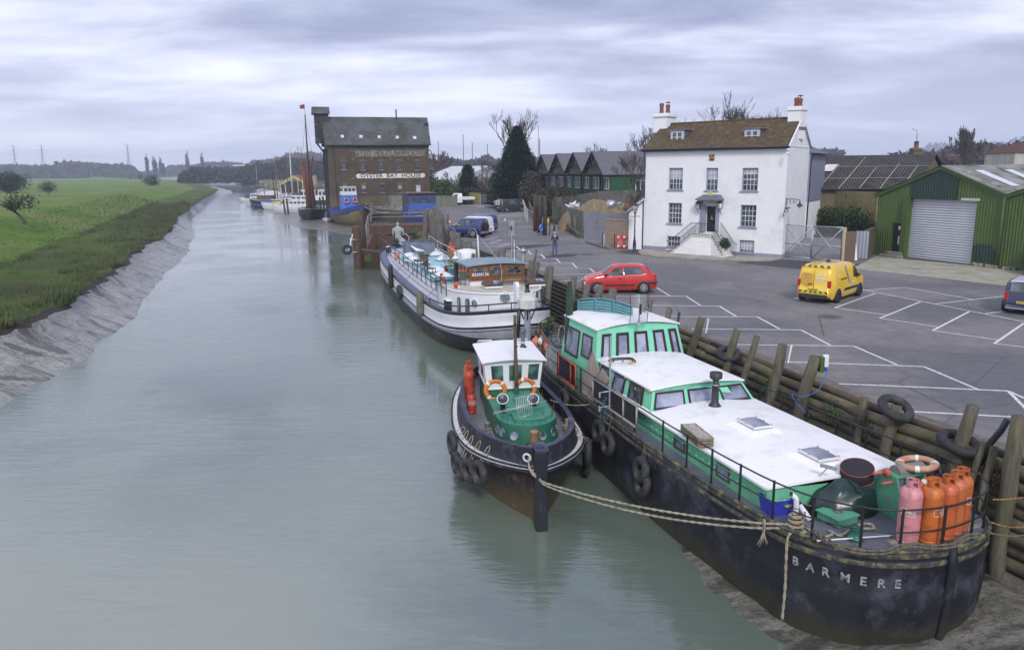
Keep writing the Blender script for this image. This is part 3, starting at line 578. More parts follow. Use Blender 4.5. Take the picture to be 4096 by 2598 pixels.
for i in range(NS):
 z=ZL-(i+1)*ZL/(NS+1)
 a=lerp(ub0,uL,i/NS);b=lerp(ub0,uL,(i+1)/NS);HF.box(stair,b,a,0,z-.05,.35,FD)
 a=lerp(ub1,uR,i/NS);b=lerp(ub1,uR,(i+1)/NS);HF.box(stair,a,b,0,z-.05,.35+i*.07,FD+.0+i*.11)
S_=stair.build('front_steps',render,house,world=True)
tr=MB();HF.box(tr,ub0-.05,ub1+.05,ZL-.06,ZL,0.05,FD+.05)
for i in range(NS):
 z=ZL-(i+1)*ZL/(NS+1)
 a=lerp(ub0,uL,i/NS);b=lerp(ub0,uL,(i+1)/NS);HF.box(tr,b-.04,a,z-.05,z,.33,FD+.04)
 a=lerp(ub1,uR,i/NS);b=lerp(ub1,uR,(i+1)/NS);HF.box(tr,a,b+.04,z-.05,z,.33+i*.07,FD+.04+i*.11)
tr.build('step_treads',M('stone_tread',(.62,.60,.52),.8,.2,3),S_,world=True)
pn=MB();a,_1=HF.px(775,1250,FD);b,_2=HF.px(858,1250,FD);HF.box(pn,a,b,.05,_1,FD+.0,FD+.012);
for q0,q1,r0,r1 in((a-.04,a,.02,_1+.04),(b,b+.04,.02,_1+.04),(a,b,_1,_1+.04)):HF.box(pn,q0,q1,r0,r1,FD,FD+.03)
pn.build('blind_panel',render,S_,world=True)
rail=MB()
def railing(path,sp=.115,h=.92):
 tot=0;rail.tube([p+Vc((0,0,h))for p in path],.022,5);rail.tube([p+Vc((0,0,.1))for p in path],.014,4)
 for a,b in zip(path,path[1:]):
  n=max(1,int((b-a).length/sp))
  for i in range(n):p=a.lerp(b,i/n);rail.cyl(p,p+Vc((0,0,h)),.011,.011,4,cap=False)
zl=lambda i:ZL-i*ZL/(NS+1)
railing([HF.p(lerp(ub0,uL,i/NS),zl(i)+.02,FD-.03)for i in(0,2,4,6,8)]+[HF.p(uL-.35,.05,FD+.02)])
railing([HF.p(lerp(ub0,uL,i/NS),zl(i)+.02,.38)for i in(0,2,4,6,8)])
railing([HF.p(ub0,ZL,FD-.03),HF.p(ub1,ZL,FD-.03)])
railing([HF.p(lerp(ub1,uR,i/NS),zl(i)+.02,FD-.03+i*.11)for i in(0,2,4,6,8)])
railing([HF.p(lerp(ub1,uR,i/NS)+.05,zl(i)+.02,.38+i*.07)for i in(0,2,4,6,8)]+[HF.p(uR+.4,.05,1.15)])
rail.build('iron_railing',blackI,S_,world=True)
wing0=A1+dv;WD=Face(wing0,wing0+dv.normalized()*5.8+Vc((.15,0,0)),(2400,350,.4912))
clap=M_ribs('grey_weatherboard',(.33,.35,.46),.15,'Y',.05,.6,(.28,.30,.40),sharp=True)
uw1=WD.L;zb=HZ(2400+.4912*1690,350+.4912*930,wing0);zt=HZ(2400+.4912*1710,350+.4912*530,wing0);zt2=HZ(2400+.4912*1870,350+.4912*545,WD.p(uw1,0));zt=(zt+zt2)/2
wb=MB();WD.box(wb,0,uw1,zb,zt,-4,.12);wb.build('rear_wing_boarding',clap,house,world=True)
wb=MB();WD.box(wb,0,uw1,0,zb,-4,.06);wb.build('rear_wing_wall',render,house,world=True)
hr=MB();a,b=WD.p(-.1,zt,.4),WD.p(uw1+.3,zt,.4);c,d=WD.p(uw1+.3,zt,-4.3),WD.p(-.1,zt,-4.3);zr2=HZ(2400+.4912*1690,350+.4912*405,WD.p(0,0,-2));t0,t1=WD.p(0,zr2,-2),WD.p(uw1-2.6,zr2,-2)
hr.add([a,b,c,d,t0,t1],[(0,1,5,4),(1,2,5),(2,3,4,5),(0,3,2,1),(0,4,3)]);hr.build('rear_wing_roof',slateM,house,world=True)
m=MB();m.tube([WD.p(-.1,zt-.04,.45),WD.p(uw1+.35,zt-.04,.45)],.06,6);m.tube([WD.p(.05,zt-.1,.4),WD.p(.05,zt-.4,.15),WD.p(.05,.3,.12)],.05,6);m.build('rear_gutter',blackI,house,world=True)
AN=Face(G(2513,996),A0+Vc((.0,0,0)),(2400,350,.4912))
an=MB();zl_=HZ(2400+.4912*230,350+.4912*1010,AN.p(0,0));zh_=HZ(2400+.4912*362,350+.4912*905,AN.p(AN.L,0));
pp=[AN.p(0,0),AN.p(AN.L,0),AN.p(AN.L,zh_),AN.p(0,zl_)];an.add(pp+[p+dv.normalized()*4 for p in pp],[(0,1,2,3),(3,0,4,7),(3,2,6,7)][:2]+[(7,6,5,4)]);an.build('annex_wall',render,house,world=True)
an=MB();slope(an,AN.p(-.28,zl_-.16,.15),AN.p(AN.L,zh_+.02,.15),AN.p(AN.L,zh_+.02,.15)+dv.normalized()*4.4,AN.p(-.28,zl_-.16,.15)+dv.normalized()*4.4,.14);an.build('annex_roof',slateM,house,world=True)
an=MB();an.tube([AN.p(-.28,zl_-.16,.2),AN.p(AN.L,zh_,.2)],.09,4);an.build('annex_barge_board',_mc['pale_grey_paint'],house,world=True)
W0=G(1323.3,828);W1=atY(1721,W0.y*1.037,800);W1.z=0
WF=Face(W0,W1,(950,380,.3733));wl=WF.L;dW=-WF.n*11.0;WS=Face(W0+dW*1.0,W0,(950,380,.3733))
wh=thing('brick_warehouse','tall old brown brick warehouse with slate roof and black boarded hoist tower','warehouse',W0)
brickW=M_brick('warehouse_brick',(.105,.076,.040),(.068,.052,.032),(.09,.075,.05),w=.26,h=.09,ms=.014,dirt=(.032,.027,.02),dsc=.35,dth=(.45,.72))
brickP=M_brick('stained_brick',(.16,.125,.06),(.11,.085,.045),(.10,.085,.05),w=.26,h=.09,ms=.014,dirt=(.05,.05,.03),dsc=.4)
wslate=M_brick('old_slates',(.13,.14,.16),(.075,.08,.085),(.035,.037,.04),w=.34,h=.24,ms=.02,dirt=(.045,.047,.032),dsc=.28,dth=(.45,.62),bmp=.03)
ze=WF.px(1000,530)[1];
wins=[WF.rect(x-27,709,x+27,800)for x in(1140,1342,1540,1733,1928)]+[WF.rect(x-26,960,x+26,1046)for x in(1152,1354,1552,1743)]
dr=WF.rect(1912,960,1965,1078)
m=MB();WF.holes(m,0,wl,1.9,ze,wins+[dr],.3);
zrW=WF.px(1000,238,-5.5)[1]
m.poly([WS.p(0,1.9),WS.p(WS.L,1.9),WS.p(WS.L,ze),WS.p(WS.L/2,zrW-.1),WS.p(0,ze)]);E2=Face(W1,W1+dW,None);m.poly([E2.p(0,0),E2.p(E2.L,0),E2.p(E2.L,ze),E2.p(E2.L/2,zrW-.1),E2.p(0,ze)])
wallW=m.build('wall',brickW,wh,world=True)
m=MB();WF.box(m,-.08,wl+.05,-2.5,1.9,-10.9,.06);m.build('lower_wall',brickP,wh,world=True)
m=MB()
for x in(1020,1237,1437,1640,1838,2040):u,_=WF.px(x,700);WF.box(m,u-.28 if x!=1020 else 0,u+.28 if x!=2040 else wl,1.9,ze-.4,0,.09)
WF.box(m,0,wl,ze-.45,ze,0,.12);m.build('pilasters',brickW,wh,world=True)
archM=M_brick('arch_brick',(.19,.15,.075),(.15,.115,.06),(.1,.085,.05),w=.09,h=.26,ms=.012)
for k,r4 in enumerate(wins):
 sash(wh,WF,*r4,3,4,0 if k in(0,1,2,3,4,7)else.5,fm=M('dark_window_paint',(.03,.03,.035),.5,.2),bm_=M('grey_bars',(.13,.13,.15),.6,.1))
 m=MB();u0,u1,z0,z1=r4;uc=(u0+u1)/2
 pts=[WF.p(uc+(u1-u0)*.8*math.cos(t),z1-.02+.36*math.sin(t),.03)for t in[PI*i/10 for i in range(11)]];m.extr(pts[::-1],-WF.n*.02);m.build('window_arch',archM,wallW,world=True)
u0,u1,z0,z1=dr;m=MB();WF.box(m,u0,u1,z0,z1-.7,-.2,-.12);m.build('door',M('pale_door',(.5,.52,.6),.5,.1),wh,world=True);m=MB();WF.box(m,u0,u1,z1-.7,z1,-.2,-.12);m.build('fanlight',blindM,wh,world=True)
m=MB();ovl=.45;a,b=WF.p(-ovl,ze-.1,.5),WF.p(wl+.35,ze-.1,.5);c,d=WF.p(wl+.9,zrW,-5.5),WF.p(-ovl,zrW,-5.5);slope(m,a,b,c,d,.12);slope(m,WF.p(wl+.35,ze-.1,-11.5),WF.p(-ovl,ze-.1,-11.5),d,c,.12);wr=m.build('roof',wslate,wh,world=True)
nrm=(b-a).cross(d-a).normalized();ofs=nrm*.125
m=MB();m.tube([WF.p(-.5,ze-.12,.58),WF.p(wl+.4,ze-.12,.58)],.09,6);u,_=WF.px(1060,700);m.tube([WF.p(u-.9,ze-.2,.55),WF.p(u-.5,ze-.8,.12),WF.p(u-.1,-1.5,.12)],.06,6);m.build('gutter_pipe',M('green_pipe',(.03,.07,.05),.5,.2),wh,world=True)
def onroof(x,y):
 d_=ray(950+x*.3733,380+y*.3733);P=a+ofs;t=(P-CAM).dot(nrm)/d_.dot(nrm);return CAM+d_*t
skm=M('skylight_frame',(.5,.5,.52),.4,.1)
for x in(1125,1325,1520,1712,1900):
 y=(432+458)/2+(x-1125)*.018;P=[onroof(x-17,y+15),onroof(x+17,y+15),onroof(x+14,y-14),onroof(x-20,y-14)]
 m=MB();m.extr(P,nrm*.1);o=m.build('skylight',skm,wr,world=True);c_=sum(P,Vc())/4
 for s in(-1,1):
  m=MB();q=[c_+(p-c_)*.8+nrm*.105 for p in P];
  mid0=(q[0]+q[1])/2;mid1=(q[2]+q[3])/2
  m.poly([q[0],mid0-(mid0-q[0])*.1,mid1-(mid1-q[3])*.1,q[3]]if s<0 else[mid0+(q[1]-mid0)*.1,q[1],q[2],mid1+(q[2]-mid1)*.1]);m.build('pane',M_glass('sky_pane',(.25,.27,.32),.1),o,world=True)
u,_=WF.px(1703,270,-4.5);q=WF.p(u,zrW-.6,-4.6);m=MB();m.cyl(q,q+Vc((0,0,1.9)),.13,.13,8);m.cyl(q+Vc((0,0,1.9)),q+Vc((0,0,2.0)),.2,.2,8);m.build('flue',blackI,wr,world=True)
board=M('black_boards',(.014,.015,.02),.7,.5,1,dirt=(.09,.10,.12),dscale=.9,dth=(.58,.7),stretch=(1,1,1))
def mk_diag():
 m,t,b=_nodes('black_diagonal_boards');n=tex(t,'ShaderNodeTexNoise',1.6,'UV',stretch=(1,1,1),Detail=6.0);mp_=n.inputs['Vector'].links[0].from_node;mp_.inputs['Rotation'].default_value=(0,0,R_(45));mp_.inputs['Scale'].default_value=(.5,4.5,1)
 c=mixc(t,ramp(t,n.outputs[0],.55,.68),(.013,.014,.018),(.16,.17,.20));t.links.new(c,b.inputs['Base Color']);b.inputs['Roughness'].default_value=.8;bump(t,b,n.outputs[0],.04);return m
diag=mk_diag()
u0,_=WF.px(835,400,-4.2);u1,_=WF.px(985,400,-4.2);zb=WF.px(835,515,-4.2)[1];zt=WF.px(835,200,-4.2)[1];zt2=WF.px(835,128,-5)[1]
m=MB();WF.box(m,u0,u1,zb,zt,-7.2,-4.2);luc=m.build('hoist_tower',diag,wh,world=True)
m=MB();slope(m,WF.p(u0-.4,zt-.05,-3.8),WF.p(u1+.25,zt-.05,-3.8),WF.p(u1+.25,zt2,-5.7),WF.p(u0-.4,zt2,-5.7),.1);slope(m,WF.p(u1+.25,zt-.05,-7.6),WF.p(u0-.4,zt-.05,-7.6),WF.p(u0-.4,zt2,-5.7),WF.p(u1+.25,zt2,-5.7),.1);m.build('hoist_roof',wslate,luc,world=True)
m=MB();m.poly([WF.p(u0,zt,-4.2),WF.p(u0,zt2-.05,-5.7),WF.p(u0,zt,-7.2)]);m.poly([WF.p(u1,zt,-4.2),WF.p(u1,zt,-7.2),WF.p(u1,zt2-.05,-5.7)])
for k in(-4.3,-7.0):m.tube([WF.p(u0+.2,zb,k),WF.p(0,zb-2.2,k)],.09,5)
m.build('hoist_boarding',board,luc,world=True)
m=MB();WF.box(m,wl-.1,wl+.75,ze-.35,zrW-1.1,-7.2,-3.4);m.poly([WF.p(wl+.75,zrW-1.1,-3.4),WF.p(wl+.75,zrW-1.1,-7.2),WF.p(wl+.75,zrW,-5.5)]);m.poly([WF.p(wl,ze-.3,-.2),WF.p(wl+.72,ze-.3,-3.4),WF.p(wl+.72,zrW-1.1,-3.4)]);m.build('rear_hoist_tower',diag,wh,world=True)
m=MB()
for k in(1.2,4.5,7.6,9.6):WS.box(m,k,k+.3,-2.5,ze-.6,0,.35)
m.build('timber_fender',M('tarred_timber',(.02,.02,.022),.8,.4),wh,world=True)
u0,u1,z0,z1=WF.rect(1268,845,2010,884);m=MB();k=(z1-z0)/2;pts=[WF.p(u0,z0+k,.11),WF.p(u0+.12,z0+.12,.11),WF.p(u0+.3,z0,.11),WF.p(u1-.3,z0,.11),WF.p(u1-.12,z0+.12,.11),WF.p(u1,z0+k,.11),WF.p(u1-.12,z1-.12,.11),WF.p(u1-.3,z1,.11),WF.p(u0+.3,z1,.11),WF.p(u0+.12,z1-.12,.11)]
m.extr(pts,-WF.n*.02);s_=m.build('sign_board',M('sign_white',(.66,.64,.6),.7,.15,2),wh,world=True)
text_part('lettering','OYSTER  BAY  HOUSE',.98,M('sign_black',(.02,.02,.02),.6,.2),s_,face_M(WF.p((u0+u1)/2,(z0+z1)/2+.02,.115)-W0,WF.a,(0,0,1)),.006,1.05,sx=1.12)
u0,u1,z0,z1=WF.rect(1255,592,2005,658);m=MB();WF.box(m,u0,u1,z0,z1,.09,.10);s_=m.build('faded_sign_panel',M('faded_paint',(.24,.225,.21),.9,.3,1.5,dirt=(.10,.08,.055),dscale=1.6,dth=(.48,.62)),wh,world=True)
text_part('lettering','UNITED FERTILISER CO LTD',1.55,M('faded_letters',(.09,.075,.065),.9,.4,1,dirt=(.2,.18,.16),dscale=2.5,dth=(.5,.6)),s_,face_M(WF.p((u0+u1)/2,(z0+z1)/2,.105)-W0,WF.a,(0,0,1)),.003,1.0,sx=.80)
m=MB()
for x in(1240,1440,1637,1828):
 for y in(685,897):u,z=WF.px(x,y);m.lathe([(0,.03),(.17,.02),(.17,0)],WF.p(u,z,.1),10,M=Matrix((WF.a,Vc((0,0,1)),WF.n)).transposed())
m.build('wall_tie_plates',M('green_iron',(.12,.2,.15),.6,.2),wh,world=True)
def roofpt(m,P,th,mi=0):slope(m,*P,th,mi)
gp0=G(3494,1018);gp1=G(3997,1074);SF=Face(gp0,gp1,(3200,500,.524));L1=SF.L
shed=thing('green_shed','green corrugated iron shed with a pale roller shutter and shallow twin gables','shed',gp0)
greenC=M_ribs('green_corrugated',(.062,.12,.022),.20,'X',.035,.6,(.055,.088,.02),dirt=(.10,.13,.07),dsc=.7,dth=(.6,.8))
dgreen=M_ribs('dark_green_corrugated',(.012,.042,.030),.20,'X',.035,.6,(.010,.034,.026),dsc=.9)
zev=SF.px(580,520)[1];uap,zap=SF.px(1088,312);zv=SF.px(1565,530)[1]
dS=-SF.n*26
ush=SF.rect(848,562,1300,1066);udo=SF.rect(706,745,797,962);udo=(udo[0],udo[1],.35,udo[3])
m=MB();SF.holes(m,0,L1*2,0,min(zev,zv)-.02,[(ush[0],ush[1],0,ush[3]),udo],.35)
b0=min(zev,zv)-.02
L2=L1*2-.3
m.poly([SF.p(0,b0),SF.p(L1,b0),SF.p(L1,zv),SF.p(uap,zap),SF.p(0,zev)]);m.poly([SF.p(L1,b0),SF.p(L2,b0),SF.p(L2,zev),SF.p(L1+uap,zap),SF.p(L1,zv)])
q0=SF.p(0,0);m.quad(q0+dS,q0,q0+Vc((0,0,zev)),q0+dS+Vc((0,0,zev)))
m.build('wall',greenC,shed,world=True)
m=MB();ug0,_=SF.px(845,500);ug1,_=SF.px(1205,500);zg=ush[3]+.02;zt=lambda u:(zev+(zap-zev)*u/uap if u<uap else zap+(zv-zap)*(u-uap)/(L1-uap))-.12
m.extr([SF.p(ug0,zg,.04),SF.p(ug1,zg,.04),SF.p(ug1,zt(ug1),.04),SF.p(uap,zt(uap),.04),SF.p(ug0,zt(ug0),.04)],-SF.n*.035)
m.build('dark_gable_panel',dgreen,shed,world=True)
u0,u1,z0,z1=SF.rect(1330,905,1485,1050);m=MB();m.extr([SF.p(u0,z0,.045),SF.p(u1,z0-.05,.045),SF.p(u1,z1-.25,.045),SF.p(u1-.25,z1-.2,.045),SF.p(u1-.3,z1,.045),SF.p(u0+.25,z1,.045),SF.p(u0+.2,z1-.1,.045),SF.p(u0,z1-.12,.045)],-SF.n*.035);m.build('dark_green_patch',dgreen,shed,world=True)
shut=M_ribs('roller_shutter_slats',(.50,.52,.58),.17,'Y',.03,.35,(.42,.44,.50),dirt=(.62,.63,.66),dsc=.4,dth=(.55,.8),metal=.3)
m=MB();SF.box(m,ush[0],ush[1],0.02,ush[3],-.3,-.22);o=m.build('roller_shutter',shut,shed,world=True)
m=MB();SF.box(m,ush[0],ush[1],.02,.12,-.22,-.19);m.build('bottom_rail',M('galvanised',(.42,.44,.47),.4,.2,5,metal=.6),o,world=True);galv=_mc['galvanised']
m=MB();SF.box(m,ush[1]-1.05,ush[1]+.2,ush[3]+.0,ush[3]+.16,.04,.1);m.build('pale_lintel_sheet',M('pale_sheet',(.5,.5,.46),.7,.2,4),shed,world=True)
m=MB();SF.box(m,ush[0]-.42,ush[0]-.02,0,ush[3]+.1,.0,.22);m.build('shutter_jamb',M('moss_green_paint',(.055,.10,.022),.7,.3,3,dirt=(.03,.05,.015),dscale=2),shed,world=True);mossg=_mc['moss_green_paint']
m=MB();SF.box(m,udo[0],udo[1],.35,udo[3],-.25,-.2);D_=m.build('door',M('dark_door',(.018,.016,.02),.6,.3,2),shed,world=True)
m=MB();SF.box(m,udo[0]+.38,udo[0]+.55,1.95,2.2,-.2,-.18);SF.box(m,udo[0]+.42,udo[0]+.52,.9,1.5,-.2,-.185);m.build('peeling_notice',whitep,D_,world=True)
m=MB();SF.box(m,udo[0]-.25,udo[1]+.1,0.0,.22,.0,.85);SF.box(m,udo[0]-.1,udo[1]+.02,.22,.40,0,.45);m.build('door_step',M('step_concrete',(.20,.20,.17),.9,.3,4,dirt=(.06,.07,.04)),shed,world=True,bevel=.02)
m=MB();
for ua,za,ub,zb_ in((-.25,zev-.1,uap,zap),(uap,zap,L1,zv),(L1,zv,L1+uap,zap),(L1+uap,zap,L2+.2,zev-.1)):
 m.extr([SF.p(ua,za-.22,.14),SF.p(ub,zb_-.22,.14),SF.p(ub,zb_+.03,.14),SF.p(ua,za+.03,.14)],-SF.n*.13)
m.build('verge_board',mossg,shed,world=True)
rsheet=M_ribs('asbestos_roof',(.27,.27,.26),.22,'X',.03,.9,(.17,.17,.165),dirt=(.07,.075,.045),dsc=.5,dth=(.46,.62))
m=MB()
for ua,za,ub,zb_ in((-.3,zev-.08,uap,zap+.04),(uap,zap+.04,L1,zv),(L1,zv,L1+uap,zap+.04),(L1+uap,zap+.04,L2+.3,zev-.08)):
 m.quad(SF.p(ua,za,.2),SF.p(ub,zb_,.2),SF.p(ub,zb_,.2)+dS,SF.p(ua,za,.2)+dS)
sr_=m.build('roof',rsheet,shed,world=True)
m=MB();
for d0 in(2.0,5.2,8.6):
 for ua in(uap+.9,L1+1.6):
  za=lambda u:(zap+(zv-zap)*(u-uap)/(L1-uap)if u<L1 else zv+(zap-zv)*(u-L1)/uap)+.06
  m.quad(SF.p(ua,za(ua),-d0),SF.p(ua+2.6,za(ua+2.6),-d0),SF.p(ua+2.6,za(ua+2.6),-d0-.9),SF.p(ua,za(ua),-d0-.9))
m.build('roof_light',M('roof_light',(.62,.66,.72),.3,.1),sr_,world=True)
u,_=SF.px(1545,800);m=MB();m.tube([SF.p(u,zv-.1,.16),SF.p(u,.1,.16)],.09,8);m.build('drainpipe',mossg,shed,world=True)
m=MB()
for i in range(40):
 u=ush[1]+.1+random.random()*(L2-ush[1]);m.box(SF.p(u,.07+random.random()*.12,.02+random.random()*.08),(.3+random.random()*.3,.15,.16),random.random(),rx=random.random()*.4)
m.build('rubble_footing',M('footing_stone',(.3,.29,.25),.95,.4,3,dirt=(.07,.08,.04)),shed,world=True)
C0=atY(3650,64);C0.z=0;ed=Vc((-1,.14,0)).normalized();gd=Vc((.65,.76,0)).normalized();EL=17.5;GD=14
bs=thing('black_roofed_shed','long low shed with black patched corrugated roof, battens and pale roof panels','shed',C0)
zE=HZ(3509,757,C0+ed*4);zR=HZ(3760,617,C0+gd*GD/2)
def mk_br():
 m,t,b=_nodes('black_corrugated_roof');n=tex(t,'ShaderNodeTexNoise',.8,Detail=8.0,Roughness=.7);wv_=tex(t,'ShaderNodeTexWave',(2*PI/.25)/20,'UV',wave_type='BANDS',bands_direction='X');
 c=mixc(t,wv_.outputs['Fac'],(.010,.010,.011),(.075,.072,.068));c=mixc(t,ramp(t,n.outputs[0],.45,.65),c,(.02,.02,.02));t.links.new(c,b.inputs['Base Color']);b.inputs['Roughness'].default_value=.9;bump(t,b,wv_.outputs['Fac'],.05);return m
bc=mk_br()
m=MB();up=Vc((0,0,1));P=[C0+ed*EL,C0,C0+gd*GD,C0+ed*EL+gd*GD]
rl=[C0+gd*GD/2+up*zR+(-ed)*.3,C0+ed*EL+gd*GD/2+up*zR]
m.quad(P[0]+up*zE-gd*.5,P[1]+up*zE-ed*.3-gd*.5,rl[0],rl[1]);m.quad(P[2]+up*zE-ed*.3+gd*.5,P[3]+up*zE+gd*.5,rl[1],rl[0]);ro=m.build('roof',bc,bs,world=True)
m=MB();m.quad(P[0],P[1],P[1]+up*zE,P[0]+up*zE);m.poly([P[1],P[2],P[2]+up*zE,P[1]+gd*GD/2+up*(zR-.1),P[1]+up*zE]);m.build('wall',M('buff_wall',(.15,.12,.075),.9,.3,2),bs,world=True)
zl0=HZ(3400,765,C0+ed*8)
A_=P[0]+up*zE-gd*.5;B_=P[1]+up*zE-ed*.3-gd*.5;nn=(B_-A_).cross(rl[1]-A_).normalized()
bt=MB();lp=MB()
def rp(s,t,h=0.03):return B_.lerp(A_,s/EL).lerp(rl[0].lerp(rl[1],s/EL),t)+nn*h
for s in[i*1.62+.9 for i in range(10)]:bt.tube([rp(s,.0,.06),rp(s,.55+.4*random.random(),.06)],.045,4)
for t in(.3,.64):bt.tube([rp(0,t,.05),rp(EL,t,.05)],.03,4)
bt.build('roof_battens',M('pale_batten',(.34,.33,.31),.8,.3,3),ro,world=True)
for s,t,w_,h_ in((11.4,.52,1.3,.25),(15.8,.50,1.4,.27),(20.5,.52,1.5,.25),(14.6,.03,1.6,.17),(7.5,.5,1.0,.2)):
 m=MB();m.quad(rp(s+w_,t,.09),rp(s,t,.09),rp(s,t+h_,.09),rp(s+w_,t+h_,.09));m.build('roof_light',M('dirty_roof_light',(.62,.62,.62),.5,.3,2,dirt=(.25,.12,.05),dscale=.9,dth=(.58,.75)),ro,world=True)
cq=atY(3658,74);cq.z=0;ct=HZ(3658,575,cq);m=MB();m.box((cq.x,cq.y,ct-1.3),(.75,.75,1.8));m.box((cq.x,cq.y,ct-.55),(.9,.9,.16));ch=m.build('chimney',brickM:=M_brick('red_brown_brick',(.17,.09,.05),(.12,.07,.045),(.2,.18,.15)),bs,world=True)
m=MB();m.lathe([(.26,ct-.45),(.2,ct-.3),(.2,ct+.2),(.24,ct+.22)],(cq.x,cq.y,0),10);m.build('chimney_pot',terra,ch,world=True)
m=MB();m.tube([(cq.x,cq.y,ct),(cq.x-.05,cq.y,ct+1.2),(cq.x-.55,cq.y,ct+1.4)],.03,5);m.tube([(cq.x-.3,cq.y-.3,ct+1.3),(cq.x-.3,cq.y+.3,ct+1.3)],.02,4);m.build('television_aerial',galv,ch,world=True)
fz=.95;f0=atY(3290,66.5);f1=atY(3520,60.5);f0.z=f1.z=0;FB=Face(f0,f1,(3200,500,.524));zt=HZ(3400,500+.524*505,(f0+f1)/2)
boardY=M_ribs('yellow_boards',(.36,.31,.15),.22,'Y',.04,.8,(.26,.23,.11),dirt=(.12,.12,.06),dsc=.8,sharp=True)
m=MB();FB.box(m,0,FB.L,.3,zt,-.15,0);bf=m.build('boarded_fence',boardY,None);bf.data.name='boarded_fence';tag(bf,'tall yellowish horizontal board fence under the black shed roof','fence')
m=MB();FB.box(m,0,FB.L+.5,0,.8,0.02,2.8);rb=m.build('raised_bed',M('bark_mulch',(.10,.075,.05),.95,.5,14,bmp=.03),None);tag(rb,'brown mulched raised bed in front of the board fence','raised bed')
m=MB();FB.box(m,-.1,FB.L+.6,.45,.95,2.82,3.0);m.build('sleeper_edge',M_brick('brick_edge',(.12,.06,.04),(.09,.05,.035),(.14,.13,.11)),rb)
def face_thing(name,label,cat,F,u0,u1,z0,z1,d0,d1,mat_,group=None,**k):
 m=MB();F.box(m,u0,u1,z0,z1,d0,d1);o=m.build(name,mat_,**k);return tag(o,label,cat,group)
Ga,Gm,Gb=gG(1478,1385),gG(1722,1408),gG(1968,1424)
FG=Face(Ga,Gb,(2400,350,.4912));gate=thing('mesh_gate','wide galvanised double mesh gate with cross braces beside the white house','gate',Ga)
zg=FG.px(1722,1128)[1]
meshM=None
def mk_mesh():
 m,t,b=_nodes('wire_mesh');n=tex(t,'ShaderNodeTexBrick',1.0,'UV');n.offset=0;n.inputs['Brick Width'].default_value=.06;n.inputs['Row Height'].default_value=.06;n.inputs['Mortar Size'].default_value=.006
 b.inputs['Base Color'].default_value=(.3,.32,.34,1);b.inputs['Metallic'].default_value=.5;t.links.new(n.outputs['Fac'],b.inputs['Alpha']);return m
meshM=mk_mesh()
half=FG.L/2
for a,b in((0.05,half-.04),(half+.04,FG.L-.05)):
 m=MB();
 for p,q in(((a,.12),(b,.12)),((a,zg),(b,zg)),((a,.12),(a,zg)),((b,.12),(b,zg)),((a,.12),(b,zg)),((a,zg),(b,.12)),((a,zg*.45),(b,zg*.45))):m.tube([FG.p(p[0],p[1]),FG.p(q[0],q[1])],.035,6)
 lf=m.build('gate_leaf',galv,gate,world=True);m=MB();m.quad(FG.p(a,.12),FG.p(b,.12),FG.p(b,zg),FG.p(a,zg));m.build('mesh_panel',meshM,lf,world=True)
m=MB();m.tube([FG.p(-.02,0),FG.p(-.02,zg+.1)],.05,8);m.build('gate_post',galv,gate,world=True)
m=MB();FG.box(m,FG.L+.0,FG.L+.14,0,zg+.02,-.1,.1);m.build('gate_post',M_wood('new_timber',(.5,.42,.25),(.4,.33,.19)),gate,world=True)
pz=HZ(3200+.524*370,500+.524*815,Gb);zpi=FG.px(2010,1180)[1]
FP=Face(Gb+FG.a*.16,Gb+FG.a*.16+Vc((1.35,.9,0)),None);m=MB();FP.box(m,0,FP.L*.75,0,zpi,-.35,0);o=m.build('brick_pier',brickM);tag(o,'short brown brick wall end right of the mesh gate','wall')
FQ=Face(gH(412,1018),gH(512,1022)+Vc((0,0,0)),(3200,500,.524));z1=FQ.px(450,808)[1]
m=MB();FQ.box(m,0,FQ.L,.03,z1,-.03,0);o=m.build('metal_sheet_panel',M_ribs('grey_box_sheet',(.30,.32,.38),.22,'X',.05,.5,(.25,.27,.33)));tag(o,'upright grey profiled metal sheet between the brick walls','panel')
FR_=Face(gH(505,1020),gH(572,985),(3200,500,.524));m=MB();FR_.box(m,0,FR_.L+.3,0,z1+.05,-.3,0);o=m.build('mossy_brick_wall',M_brick('mossy_brick',(.10,.075,.045),(.08,.06,.04),(.13,.12,.1),dirt=(.05,.065,.025),dsc=1.2));tag(o,'dark mossy brick wall against the green shed corner','wall')
q=gH(395,1033);m=MB();zz=HZ(3200+.524*400,500+.524*908,q)
m.add([q+Vc(v)for v in((-.5,0,0),(.45,.1,0),(.5,.5,0),(-.4,.4,0),(-.25,.35,zz),(.42,.4,zz),(.45,.55,zz),(-.2,.55,zz))],[(0,1,5,4),(1,2,6,5),(2,3,7,6),(3,0,4,7),(4,5,6,7)]);o=m.build('white_board_pile',whitep,bevel=.03);tag(o,'folded white boards leaning against the grey metal sheet','boards')
FBk=Face(gF(1825,1360),gF(2058,1382),(1700,450,.3945));zb_=FBk.px(1900,1092)[1]
m=MB();FBk.box(m,0,FBk.L,0,zb_,-.25,0);FBk.box(m,-.03,FBk.L+.03,zb_,zb_+.09,-.29,.04);o=m.build('brick_wall',brickM2:=M_brick('brown_wall_brick',(.24,.12,.055),(.12,.065,.035),(.42,.39,.34),w=.30,h=.11,ms=.022));tag(o,'low brown brick garden wall beside the white annex','wall')
cor=M_ribs('galvanised_corrugated',(.26,.28,.33),.12,'X',.035,.45,(.19,.20,.24),dirt=(.13,.10,.09),dsc=.8,dth=(.55,.7),metal=.3)
FC1=Face(gF(1612,1282),gF(1828,1285),(1700,450,.3945));z1=FC1.px(1700,1002)[1];z2=FC1.px(1825,1012)[1]
